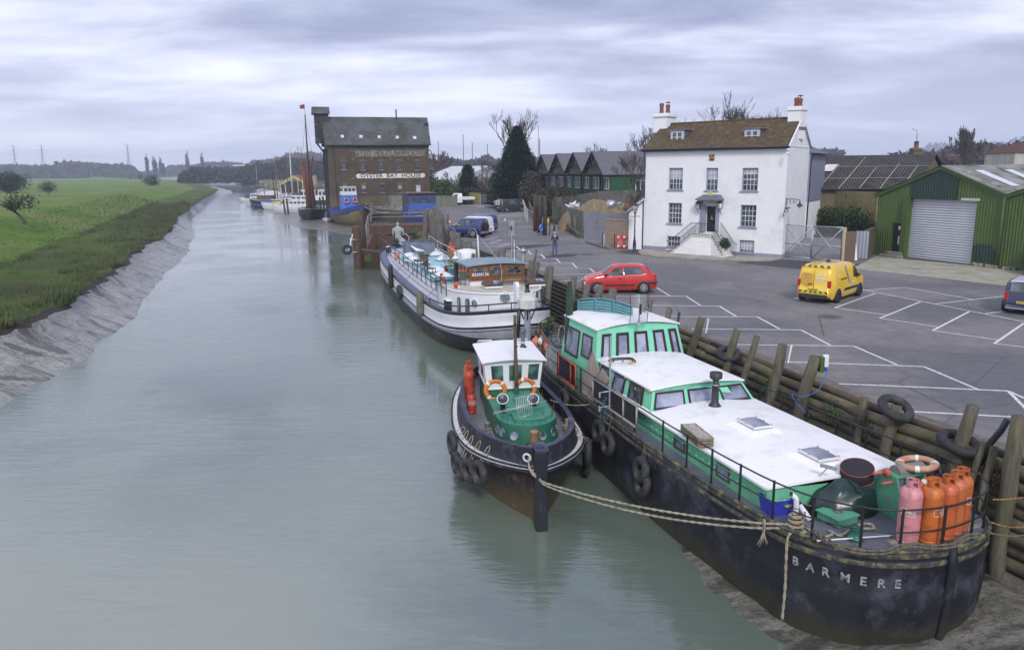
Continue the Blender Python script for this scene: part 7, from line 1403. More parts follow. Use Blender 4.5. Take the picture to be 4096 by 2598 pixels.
outD=[(-2.1,0),(-1.95,.8),(-1.4,1.6),(-.5,2.25),(.9,2.75),(3,3.1),(6,3.25),(12,3.2),(18,3.02),(24,2.72),(27.5,2.4),(29.6,1.85),(31.1,1.0),(31.7,.35),(31.8,0)]
zD=lambda s:-.90+(.55*((3-s)/5)**2 if s<3 else 0)+(.75*((s-20)/12)**2 if s>20 else 0)
whiteH=M('barge_white',(.60,.61,.66),.5,.1,.6,dirt=(.36,.36,.40),dscale=1.4,dth=(.56,.78));greyH=hullmat('barge_grey_white',(.30,.31,.36),(.17,.10,.06),(.46,.47,.50),None,.7,(.72,.8),(.45,.6));blackD=hullmat('barge_black',(.02,.021,.026),(.10,.06,.035),(.13,.14,.17),(-2.95,-2.5,(.05,.055,.025)),1.0,(.62,.72),(.55,.7));blueD=M('slate_blue_deck',(.10,.12,.21),.5,.2,1.5,dirt=(.2,.21,.28),dscale=3)
zr_=lambda s:zD(s)-.62+(.0 if s>6 else-.08)
lvD=[(lambda s:zD(s)+.05,.99,0,0,3),(lambda s:zD(s)-.08,1.0,-.02,0,0),(lambda s:zD(s)-.3,.995,.0,.02,0),(zr_,1.0,.05,.05,3),(lambda s:zr_(s)-.05,1.012,.0,.02,3),(lambda s:zr_(s)-.12,1.0,.1,.06,1),(lambda s:zr_(s)-.2,1.012,.12,.05,3),(lambda s:zr_(s)-.25,1.0,.15,.1,1),(lambda s:-1.98+(.15*((8-s)/10)**2 if s<8 else 0)-(-.2*((s-22)/10)**2 if s>22 else 0),.985,.5,.2,2),(lambda s:-2.5,.95,1.5,.5,2),(lambda s:-3.25,.88,3.2,1.4,2)]
hD,rD=hull(dutch,'hull',outD,lvD,[whiteH,greyH,blackD,M('barge_rub_black',(.016,.017,.024),.4,.3)],wc=.75)
rubK=_mc['barge_rub_black']
m=MB();m.tube(rD[0],.06,6,closed=True);m.build('gunwale',rubK,dutch)
deckpoly(dutch,'deck',rD[0],blueD,-.03)
m=MB();m.tube([Vc((-2.12,.75,zD(-2.1)+.1)),Vc((-2.05,.75,-1.2)),Vc((-1.6,.75,-2.2)),Vc((-.6,.75,-3.1))],.10,6);m.build('stern_post',rubK,dutch)
def ribbon(m,f,s0,s1,n=14):m.grid([f(lerp(s0,s1,i/n))for i in range(n+1)],sm=False)
hbD=lambda s:interp(outD,s)
sz=lambda s:zD(s)+.92-.75*max(0,(s-20)/12)**2*1.0
m=MB()
for sg in(1,-1):
 def sec(s):
  h=hbD(s);P=[(h-.62,zD(s)),(h-.72,-.62),(h-.80,-.60),(h-.86,-.36),(h-.98,-.34),(h-1.05,-.14),(h-1.1,-.12)];P=[Vc((s,.75+sg*a,max(b,zD(s))))for a,b in P];return P if sg<0 else P[::-1]
 ribbon(m,sec,4.6,27.5)
m.build('side_coaming',whiteH,dutch)
m=MB()
for k in(0.72,.86,.99):m.tube([Vc((lerp(4.7,27.4,i/14),.75+hbD(lerp(4.7,27.4,i/14))-k,-.60+(k-.72)*1.9))for i in range(15)],.018,4)
m.build('coaming_ribs',M('dark_lines',(.09,.09,.13),.6,.2),dutch)
pbl=M('pale_blue_roof',(.30,.50,.60),.4,.15,1,dirt=(.42,.58,.66),dscale=1.2,dth=(.5,.75));tqe=M('turquoise_edge',(.15,.36,.42),.5,.1)
m=MB();ribbon(m,lambda s:[Vc((s,.75+(1-2*q)*(hbD(s)-1.1),-.12+.10*4*q*(1-q)))for q in[i/8 for i in range(9)]],8.2,27.6);hroof=m.build('hatch_roof',pbl,dutch)
m=MB();m.poly([Vc((27.6,.75+hbD(27.6)-1.1,-.12)),Vc((27.6,.75-hbD(27.6)+1.1,-.12)),Vc((27.6,.75-hbD(27.6)+1.1,-.9)),Vc((27.6,.75+hbD(27.6)-1.1,-.9))]);m.poly([Vc((8.2,.75+hbD(8)-1.1,-.12)),Vc((8.2,.75+hbD(8)-1.1,-.55)),Vc((8.2,.75-hbD(8)+1.1,-.55)),Vc((8.2,.75-hbD(8)+1.1,-.12))]);m.build('hatch_ends',tqe,dutch)
m=MB();m.bbox(4.6,8.2,-1.4,2.9,-.6,-.52);m.build('well_deck',M('well_black',(.05,.05,.055),.7,.3),dutch)
m=MB();m.bbox(5.3,7.6,.9,2.4,-.52,-.49);m.build('green_mat',M('artificial_grass',(.06,.17,.03),.95,.4,14,bmp=.02),dutch)
m=MB();m.bbox(7.6,8.15,-.2,2.2,-.52,-.3);m.bbox(7.85,8.15,-.2,2.2,-.3,-.2);m.build('steps',tqe,dutch)
for i,(x,y)in enumerate([(690,395),(757,440),(836,487),(490,455),(527,500),(742,605),(812,662),(640,345),(588,520)]):
 c=dl(gD(x,y,-.02));m=MB();m.box((c.x,c.y,.0),(1.0,1.15,.18));sk=m.build('skylight_kerb',tqe,hroof);m=MB();m.box((c.x,c.y,.1),(1.12,1.27,.05));m.build('skylight_frame',whitep,sk);m=MB();rows=[[Vc((c.x-.48+.96*a/8,c.y-.55+1.1*b/8,.12+.26*(math.sin(PI*a/8)*math.sin(PI*b/8))**.5))for b in range(9)]for a in range(9)];m.grid(rows);m.build('skylight_dome',M('white_dome',(.62,.66,.72),.2,.05),sk)
insetD=lambda k:[Vc((p.x*1.0+(k if p.x<0 else 0),.75+(p.y-.75)*(1-k/3.0),0))for p in rD[0]if p.x<4.3]
base=[];
fineD=[(p.x,max(0,p.y))for p in catmull([(a,b,0)for a,b in outD],4)]
def houseout(k):
 P=[]
 for s,h in fineD:
  s2=-2.1+k+(s+2.1)*(1-k/6.4)
  if s2<=4.3:P.append((s2,max(0,h*(1-k/3.4))))
 return P
ho=houseout(.55);zt_=lambda s:.22+.22*max(0,(1.5-s)/3.5)
lo=[Vc((s,.75+h,zD(s)+.02))for s,h in ho[::-1]]+[Vc((s,.75-h,zD(s)+.02))for s,h in ho[1:]]
hi=[Vc((p.x,p.y,zt_(p.x)))for p in lo]
m=MB();m.grid([lo,hi]);m.poly([lo[-1],lo[0],hi[0],hi[-1]]);dh=m.build('aft_deckhouse',tugw2:=M('deckhouse_white',(.70,.71,.75),.5,.06,1.2,dirt=(.5,.48,.45),dscale=2,dth=(.62,.8)),dutch,fix=True)
m=MB();n_=len(hi);
for i in range(n_//2):
 m.add([hi[i],hi[i+1],hi[n_-2-i],hi[n_-1-i]],[(0,1,2,3)])
m.build('deckhouse_top',M('worn_cream_deck',(.50,.48,.42),.7,.2,1.5,dirt=(.3,.28,.23),dscale=2.5,dth=(.5,.7)),dh,fix=True)
m=MB();m.tube([p+Vc((0,0,.03))for p in hi],.05,6);m.build('deckhouse_rim',tugw2,dh)
def hport(px,py,r,name='porthole',arch=False):
 d=ray(1450+.393*px,850+.393*py);best=None
 for a,b in zip(lo,lo[1:]):
  A=dw(a.x,a.y,0);B=dw(b.x,b.y,0);n=Vc(((B-A).y,-(B-A).x,0))
  if n.length<1e-4:continue
  n.normalize();den=d.x*n.x+d.y*n.y
  if abs(den)<1e-6:continue
  t=((A-CAM).x*n.x+(A-CAM).y*n.y)/den;P=CAM+d*t;u=(P-A).dot((B-A))/((B-A).length_squared)
  if-0.01<=u<=1.01 and(best is None or t<best[0]):best=(t,P,n if n.y<0 else-n)
 if not best:return
 t,P,n=best;Pl=dl(P);nl=Vc((n.dot(du),n.dot(dv_),0));up=Vc((0,0,1));Mx=Matrix((up.cross(nl),up,nl)).transposed()
 m=MB()
 if arch:
  for i in range(1):pts=[(-r,-.42),(r,-.42),(r,.25)]+[(r*math.cos(a),.25+.12*math.sin(a))for a in[PI*i/8 for i in range(1,8)]]+[(-r,.25)];m.extr([Pl+Mx@Vc((a,b,.01))for a,b in pts],nl*.05)
  o=m.build('arched_window',M('green_frame',(.04,.09,.06),.5,.2),dh);m=MB();m.poly([Pl+Mx@Vc((a*.68,b*.88,.065))for a,b in pts]);m.build('pane',ph,o)
 else:
  m.torus(Pl,r,.03,Mx,22,6);o=m.build('porthole',tugw2,dh);m=MB();m.lathe([(0,.02),(r*.97,.02)],Pl,20,M=Mx);m.build('pane',M_glass('grey_port',(.09,.12,.13),.1,2),o)
for x,y,r in((1450,865,.28),(1142,926,.22),(1773,837,.26)):hport(x,y,r)
for x,y in((986,930),(1073,945)):hport(x,y,.15,arch=True)
m=MB();m.box((-1.75,.75,.2),(.5,.16,1.3));m.cyl((-1.75,.66,.8),(-1.75,.84,.8),.25,.25,16);m.build('rudder_head',tugw2,dutch,bevel=.02)
ro=[(s,h)for s,h in[(a,b*.97)for a,b in fineD]if s<4.5];path=[Vc((s+(.06 if s<0 else 0),.75+h,zD(s)+.05))for s,h in ro[::-1]]+[Vc((s+.06,.75-h,zD(s)+.05))for s,h in ro[1:]]
rails(dutch,path,path[::5],.34,.035,.028,(),'stern_rail',rubK,False)
c0=dl(gD(1085,545,1.38));c1=dl(gD(1650,500,1.38));print('dutch wheelhouse',c0,c1)
ws0=(c0.x+c1.x)/2;wa,wb=c0.y-.08,c1.y+.08;ws1=ws0+2.5
m=MB();m.bbox(ws0+.12,ws1,wb+.1,wa-.1,.1,.56);m.build('wheelhouse_base',tugw2,dutch)
oak=M_wood('varnished_oak',(.24,.12,.035),(.13,.06,.02),.35)
Q=[Vc((ws0+.1,wa-.06,.56)),Vc((ws0+.1,wb+.06,.56)),Vc((ws0+.04,wb,1.33)),Vc((ws0+.04,wa,1.33))]
Qs=[Vc((ws1,wa-.06,.56)),Vc((ws0+.1,wa-.06,.56)),Vc((ws0+.04,wa,1.33)),Vc((ws1,wa,1.33))];Qf=[Vc((ws0+.1,wb+.06,.56)),Vc((ws1,wb+.06,.56)),Vc((ws1,wb,1.33)),Vc((ws0+.04,wb,1.33))];Qb=[Vc((ws1,wb+.06,.56)),Vc((ws1,wa-.06,.56)),Vc((ws1,wa,1.33)),Vc((ws1,wb,1.33))]
m=MB();[m.poly(q)for q in(Q,Qs,Qf,Qb)];dwh=m.build('wheelhouse',oak,dutch)
dgl=M_glass('wheelhouse_glass',(.02,.022,.028),.06,3,(.16,.17,.18))
for a,b in((.06,.33),(.37,.62),(.67,.94)):qwin(dwh,Q,a,b,.22,.88,oak,dgl,.045,.03)
for a,b in((.1,.3),(.4,.6),(.68,.92)):qwin(dwh,Qs,a,b,.15,.9,oak,dgl,.045,.03)
camber_roof(dwh,'wheelhouse_roof',ws0-.05,ws1+.1,wb-.08,wa+.08,1.36,1.47,M('grey_blue_roof',(.22,.28,.33),.5,.2,1.4,dirt=(.35,.42,.45),dscale=2),.07,10,0,.05)
m=MB();m.box((ws0+.08,(wa+wb)/2,.53),(.1,wa-wb+.05,.04));m.build('red_trim',M('red_line',(.25,.03,.03),.5,.2),dwh)
me=text_mesh('02303136',.24,.004);me.transform(face_M(bil(Q,.195,.36,.06),(Q[1]-Q[0]),(0,0,1)));me.materials.append(whitep);me.name='registration_number';o=bpy.data.objects.new('registration_number',me);COL.objects.link(o);o.parent=dwh
m=MB();P=bil(Q,.74,-.02,.45);m.box(P,(.04,1.5,.32));nb=m.build('carved_name_board',M_wood('carved_board',(.20,.12,.06),(.09,.055,.03)),dutch);
me=text_mesh('SCHARRELAAR',.16,.004);me.transform(face_M(P+Vc((-.025,0,0)),(0,-1,0),(0,0,1)));me.materials.append(M('carved_letters',(.32,.25,.15),.8,.3));me.name='lettering';o=bpy.data.objects.new('lettering',me);COL.objects.link(o);o.parent=nb
m=MB();m.tube([P+Vc((0,.6,-.1)),P+Vc((0,.6,-.75))],.02,5);m.tube([P+Vc((0,-.6,-.1)),P+Vc((0,-.6,-.75))],.02,5);m.build('board_posts',blackI,nb)
for x,y in((1320,755),(1755,735)):
 c=dl(gD(x,y,.3));m=MB();m.box((c.x,c.y,.33),(.75,.95,.12));sk=m.build('companion_base',tugw2,dh);m=MB();m.extr([Vc((c.x-.4,c.y-.5,.39)),Vc((c.x+.4,c.y-.5,.39)),Vc((c.x+.4,c.y-.5,.48)),Vc((c.x,c.y-.5,.66)),Vc((c.x-.4,c.y-.5,.48))],Vc((0,1.0,0)));o=m.build('skylight_hood',M_wood('dark_varnish',(.10,.055,.03),(.05,.03,.02),.4),sk);m=MB();m.quad(Vc((c.x-.38,c.y-.4,.50)),Vc((c.x-.38,c.y+.0,.50)),Vc((c.x-.06,c.y+.0,.645)),Vc((c.x-.06,c.y-.4,.645)));m.build('pane',ph,o)
def simple_flue(label,P,z0,z1,r,mat_,capm,name='flue'):
 t=thing(name,label,'flue',(P.x,P.y,z0));h=z1-z0;m=MB();m.cyl((0,0,0),(0,0,h),r,r,14);m.build('pipe',mat_,t);m=MB();m.lathe([(r*1.05,h-.02),(r*1.05,h+.1),(r*1.6,h+.12),(r*2.2,h+.14),(r*.8,h+.26),(.02,h+.32),(0,h+.36)],n=14);m.build('cap',capm,t);return t
c=gD(958,790,-.45);simple_flue('tall black flue with a white cowl beside the varnished wheelhouse',c,-.5,HZ(1450+.393*950,850+.393*490,c),.13,blackf,whitep)
c=gD(1638,488,1.42);simple_flue('short pale metal flue on the corner of the varnished wheelhouse',c,1.35,HZ(1450+.393*1638,850+.393*415,c),.13,galv,galv)
c=gD(1520,480,1.45);hh=HZ(1450+.393*1500,850+.393*150,c)-1.45;aerial('tall grid television aerial above the varnished wheelhouse roof',Vc((c.x,c.y,1.42)),hh,-.2,.85,pole=.035)
c=gD(1545,480,1.45);t=thing('whip_aerial','thin white whip pole on the varnished wheelhouse roof','aerial',(c.x,c.y,1.4));m=MB();m.cyl((0,0,0),(0,0,HZ(1450+.393*1540,850+.393*275,c)-1.4),.03,.02,6);m.build('whip',whitep,t)
c=gD(1192,470,1.0);t=thing('white_pole','white pole with a blue line beside the varnished wheelhouse','pole',(c.x,c.y,.0));hz=HZ(1450+.393*1178,850+.393*225,c);m=MB();m.tube([(0,0,0),(-.1,0,hz)],.045,8);m.build('pole',whitep,t);rope('thin pale blue line from the white pole down to the name board',[Vc((c.x-.1,c.y,hz)),gD(1390,500,1.5),gD(1410,700,.7)],.012,M('pale_blue_line',(.35,.42,.6),.7,.1),False)
c=gD(575,440,-.05);t=thing('galvanised_tank','big galvanised water tank on a pallet full of poles on the pale blue deck','tank',(c.x,c.y,.0),DR);m=MB();w2,l2=.85,1.1
m.add([Vc((x*1,y*1,.14))for x,y in((-w2,-l2),(w2,-l2),(w2,l2),(-w2,l2))]+[Vc((x,y,1.05))for x,y in((-w2,-l2),(w2,-l2),(w2,l2),(-w2,l2))],[(i,(i+1)%4,4+(i+1)%4,4+i)for i in range(4)]+[(0,1,2,3)]);m.tube([(-w2,-l2,1.05),(w2,-l2,1.05),(w2,l2,1.05),(-w2,l2,1.05)],.03,5,closed=True);m.build('tank',M('spangled_zinc',(.20,.24,.30),.4,.4,4,metal=.3),t);m=MB()
for y in(-.9,0,.9):m.box((0,y,.05),(1.7,.12,.1))
m.build('pallet',cw,t)
A=gD(580,360,1.0)
for i,(x,y,z)in enumerate([(380,240,.9),(388,262,.9),(395,280,.8),(375,278,.75),(372,312,.6),(380,320,.55)]):
 b=gD(x,y,z);m=MB();m.tube([A+Vc((.1*i-.2,0,-.2)),b],.04,6);o=m.build('spare_pole',whitep);tag(o,'long pale pole sticking out of the galvanised tank','pole','poles in the galvanised tank')
c=gD(400,320,-.1);t=thing('bow_windlass','black anchor windlass with a ringed drum on the white barge foredeck','windlass',(c.x,c.y,-.1),DR);m=MB();m.cyl((0,-1.3,.95),(0,1.3,.95),.16,.16,12);m.box((0,.55,.45),(.3,.12,.9));m.box((0,-.55,.45),(.3,.12,.9));m.cyl((0,-.35,.5),(0,.35,.5),.26,.26,12);m.build('frame',blackI,t);m=MB();m.torus((-.25,-.2,.5),.42,.07,Matrix.Rotation(PI/2,3,'Y'),20,7);m.build('drum_ring',M('pinkish_ring',(.4,.32,.32),.7,.3,6),t)
c=gD(362,215,.9);t=thing('stone_torso','pale grey headed torso statue standing on the white barge bow','statue',(c.x,c.y,-.1));hs=HZ(1450+.393*345,850+.393*95,c)+.1;k=hs/1.9;m=MB()
prof=[(.20,0,.30,.20),(.0,.35,.27,.19),(0,.8,.25,.17),(0,1.05,.30,.20),(0,1.32,.36,.21),(0,1.47,.28,.17),(0,1.54,.10,.10),(0,1.60,.09,.10),(0,1.68,.115,.13),(0,1.80,.11,.13),(0,1.89,.05,.06)]
rows=[[Vc((rx*math.cos(a)*k*1.0,ry*math.sin(a)*k,z*k))for a in[2*PI*j/16 for j in range(16)]]for(_,z,rx,ry)in prof];m.grid(rows,closed=True);stM=M('statue_stone',(.36,.38,.35),.9,.35,6,dirt=(.2,.22,.2),dscale=5,bmp=.02);m.build('torso',stM,t)
m=MB();
for sg in(-1,1):m.tube([(sg*.33*k,0,1.38*k),(sg*.40*k,.02,1.15*k),(sg*.42*k,.05,.9*k),(sg*.38*k,.1,.72*k)],[.1*k,.09*k,.075*k,.06*k],8)
m.build('arms',stM,t)
P=[gD(x,y,z)for x,y,z in((192,262,1.0),(300,345,.85),(402,420,.75),(510,500,.75),(610,570,.75),(730,632,.75),(850,690,.75))]
base_=[dw(dl(p).x,dl(p).y,-.1)for p in P]
t=thing('deck_railing','long black deck railing along the near side of the pale blue deck','railing',base_[0]);m=MB();top=[p for p in P];m.tube(top,.035,6);m.tube([a.lerp(b,.5)for a,b in zip(top,base_)],.025,6);
N_=15;
for i in range(N_):f=i/(N_-1)*6;j=min(5,int(f));m.cyl(base_[j].lerp(base_[j+1],f-j),top[j].lerp(top[j+1],f-j),.028,.028,6)
m.build('rail',M('dark_green_rail',(.03,.045,.04),.5,.3),t,world=True)
P=[gD(x,y,z)for x,y,z in((675,230,1.2),(760,290,1.1),(870,345,1.0),(1000,420,.95))];t=thing('white_railing','pale railing along the quay side of the pale blue deck','railing',P[0]);m=MB();m.tube(P,.035,6);m.tube([p-Vc((0,0,.5))for p in P],.03,6);
for p in P:m.cyl(p,p-Vc((0,0,1.2)),.03,.03,6)
m.build('rail',M('pale_rail',(.42,.44,.38),.5,.3),t,world=True)
for(x,y,z,l,r)in((347,430,.5,'orange life ring hung on the far half of the white barge railing',.3),(815,680,.3,'red and white life ring hung at the near end of the white barge railing',.32)):q=gD(x,y,z);lifering(l,q,(R_(85),0,DR+.1),ringR if x>500 else ringO,r,.07)
c=gD(960,740,.4);t=thing('red_horn','white rimmed round red horn on a post by the deckhouse','horn',c);m=MB();m.lathe([(0,0),(.13,.02),(.17,.06),(.17,.1)],n=16,M=Matrix.Rotation(R_(-80),3,'Y')@Matrix.Rotation(0,3,'X'));m.build('bell',ringR,t);m=MB();m.cyl((0,.1,-.8),(0,.1,0),.05,.05,8);m.build('post',whitep,t)
t.rotation_euler=(0,0,R_(-80))
t=thing('green_notice_box','small olive box on black legs by the red horn','box',gD(1025,800,-.1));m=MB();m.box((0,0,.85),(.42,.1,.5));m.build('box',M('olive_board',(.07,.09,.05),.7,.3),t);m=MB();m.box((0,0,1.13),(.5,.16,.06));m.build('red_lid',ringR,t);m=MB();m.cyl((-.12,0,0),(-.12,0,.6),.02,.02,5);m.cyl((.12,0,0),(.12,0,.6),.02,.02,5);m.build('legs',blackI,t)
c=gD(895,650,-.02);pot('tall feathery shrub in a red pot by the black flue',gD(880,640,0)-Vc((0,0,0)),.3,.6,M('red_pot',(.4,.04,.03),.6,.2),.55,[leafD,leafA],seed=11);pot('yellow green shrub in a turquoise pot by the black flue',gD(930,655,0),.36,.6,tqe,.6,[leafA,leafB],seed=12)
pot('low plant in a blue bowl among the deck furniture',gD(605,520,0),.3,.35,M('blue_pot',(.02,.04,.25),.4,.2),.3,seed=13);pot('grey green bush beside the bow windlass',gD(345,335,-.1),.35,.2,potM,.3,[leafD,leafA],seed=14);pot('yellowish bushy planter at the far bow corner of the pale blue deck',gD(600,310,-.1),.6,.3,potM,.5,[leafB,M('leaf_yellow',(.3,.3,.06),.7,.3)],seed=15);pot('second yellowish planter by the bow mast',gD(545,265,0),.35,.4,potM,.4,[leafB,leafA],seed=16)
c=gD(1062,485,.3);t=thing('covered_outboard','white tarpaulin covered box like motor on the quay side of the white barge','cover',(c.x,c.y,-.2),.2);zt=HZ(1450+.393*1060,850+.393*365,c)+.2;m=MB();rows=[[Vc((rx*math.cos(a)*(1+.08*math.cos(4*a)),ry*math.sin(a)*(1+.08*math.cos(4*a)),z))for a in[2*PI*j/20 for j in range(20)]]for rx,ry,z in((.75,.55,.3),(.85,.62,zt*.45),(.78,.6,zt*.55),(.85,.62,zt*.8),(.6,.45,zt*.93),(.1,.1,zt))];m.grid(rows,closed=True);m.build('cover',M('white_tarp',(.68,.69,.72),.5,.1,3,bmp=.02),t);m=MB();m.cyl((0,0,-.6),(0,0,.4),.1,.1,8);m.build('leg',whitep,t)
for i,(x,y)in enumerate([(905,440),(930,450),(915,480),(905,400),(925,500)]):c=gD(x,y,-.1);calor('orange red bottle %s on the pale blue deck'%['rear left in the cluster','rear right in the cluster','second from the front in the cluster','farthest in the cluster','nearest in the cluster'][i],c,(.5,.08,.03),.95,.2)
wd=M_wood('garden_wood',(.12,.10,.07),(.06,.05,.04))
for i,(x,y)in enumerate(((640,590),(690,640))):
 c=gD(x,y,0);t=thing('garden_chair',['dark wooden garden chair farther along the pale blue deck','dark wooden garden chair nearer the steps on the pale blue deck'][i],'chair',c,DR+i);
 for a,b in((-.25,-.25),(.25,-.25),(.25,.25),(-.25,.25)):m=MB();m.cyl((a,b,0),(a,b,.45 if a<0 else.95),.025,.025,5);m.build('leg',wd,t)
 m=MB();m.box((0,0,.45),(.55,.55,.04));m.build('seat',wd,t);m=MB();m.box((.26,0,.75),(.03,.55,.4));m.build('backrest',wd,t)
c=gD(595,600,0);t=thing('garden_table','dark wooden garden table with a plant on the pale blue deck','table',c,DR);m=MB();m.box((0,0,.72),(1.2,.75,.05));m.build('tabletop',wd,t)
for a,b in((-.5,-.3),(.5,-.3),(.5,.3),(-.5,.3)):m=MB();m.cyl((a,b,0),(a,b,.7),.03,.03,5);m.build('leg',wd,t)
def side_pt(x,y,z):return gD(x,y,z)
for i,(x,y,z,r,l,tor)in enumerate([(152,485,-1.5,.42,'tyre fender at the far bow of the white barge',1),(378,810,-1.9,.45,'dark tyre fender hanging mid length on the white barge',1),(588,930,-1.7,.22,'long grey sausage fender hanging near the stern of the white barge',0),(287,650,-1.4,.18,'thin dark hanging fender toward the bow of the white barge',0)]):
 d=ray(1450+.393*x,850+.393*y);W_=None
 s=10
 for _ in range(12):P0=dw(s,.75+hbD(s)+.18,0);k=(P0-CAM).dot(dv_)/d.dot(dv_);W_=CAM+d*k;s=dl(W_).x
 if tor:tyre(l,W_,r,.14,Matrix.Rotation(DR,3,'Z')@Matrix.Rotation(R_(86),3,'X'))
 else:
  t=thing('boat_fender',l,'fender',W_);m=MB();hgt=.75 if r>.2 else.9;m.lathe([(0,-hgt),(r*.7,-hgt+.06),(r,-hgt+.25),(r,hgt-.25),(r*.7,hgt-.06),(0,hgt)],n=14);m.build('fender_body',M('worn_fender',(.13,.13,.10),.8,.4,3)if r>.2 else blackI,t)
 rope('lanyard of the %s'%l,[W_+Vc((0,0,r)),dw(dl(W_).x,.75+hbD(dl(W_).x),zD(8)+.05),dw(dl(W_).x,.75+hbD(dl(W_).x)-.95,.1)],.016,ropeD,False)
for x,y,l in((862,960,'left of the twin black white topped bollards by the stern rail'),(885,975,'right of the twin black white topped bollards by the stern rail'),(145,350,'black white topped bollard at the bow of the white barge')):c=gD(x,y,-.75)if x>200 else dw(29.0,2.2,zD(29)+.05);t=thing('mooring_bollard',l,'bollard',c);m=MB();m.cyl((0,0,-.1),(0,0,.42),.17,.17,14);m.build('post',blackI,t);m=MB();m.lathe([(.19,.42),(.19,.47),(0,.48)],n=14);m.build('cap',whitep,t)
gx=lambda yy:None
d=ray(1450+.393*1680,850+.393*1300);P=CAM+d*(31.5/d.y);P.z=-.8;zt=HZ(1450+.393*1680,850+.393*965,P);zc=HZ(1450+.393*1680,850+.393*880,P)
t=thing('light_post','grey post with a white drum head and a small black lamp behind the tug','light post',(P.x,P.y,-3.2));m=MB();m.cyl((0,0,0),(0,0,zt+3.2),.17,.14,12);m.build('post',M('grey_post_paint',(.25,.27,.33),.5,.2,2),t)
m=MB();m.lathe([(.0,zt+3.2),(.42,zt+3.2),(.43,zc+3.2),(.40,zc+3.25),(0,zc+3.27)],n=8,sm=False);m.box((0,.0,zc+3.36),(.5,.4,.28));hd=m.build('drum_head',M('drum_white',(.55,.56,.56),.6,.15,3,dirt=(.16,.18,.12),dscale=4,dth=(.55,.7)),t)
m=MB();zl=zc+3.5;m.lathe([(.12,zl),(.12,zl+.06),(.08,zl+.08),(.08,zl+.28),(.11,zl+.29),(.11,zl+.34),(.03,zl+.42),(.03,zl+.46),(0,zl+.47)],n=12);m.build('lamp',blackI,t);m=MB();
for a in range(4):m.tube([(.15*math.cos(a*PI/2),.15*math.sin(a*PI/2),zt+2.7),(.35*math.cos(a*PI/2),.35*math.sin(a*PI/2),zt+3.18)],.03,5)
m.build('brackets',blackI,t)
carglass=M_glass('car_glass',(.03,.04,.045),.05,1.2,(.14,.17,.20));tyreM=M('car_tyre',(.02,.02,.022),.85,.3);trimM=M('black_trim',(.025,.025,.03),.55,.2);alloyM=M('alloy_wheel',(.5,.5,.53),.3,.2,metal=.6)
redL=M('red_lens',(.45,.02,.02),.15,.2);clearL=M('clear_lens',(.6,.62,.65),.1,.1);plateY=M('yellow_plate',(.62,.5,.05),.5,.05);plateT=M('plate_black',(.015,.015,.02),.6,.1)
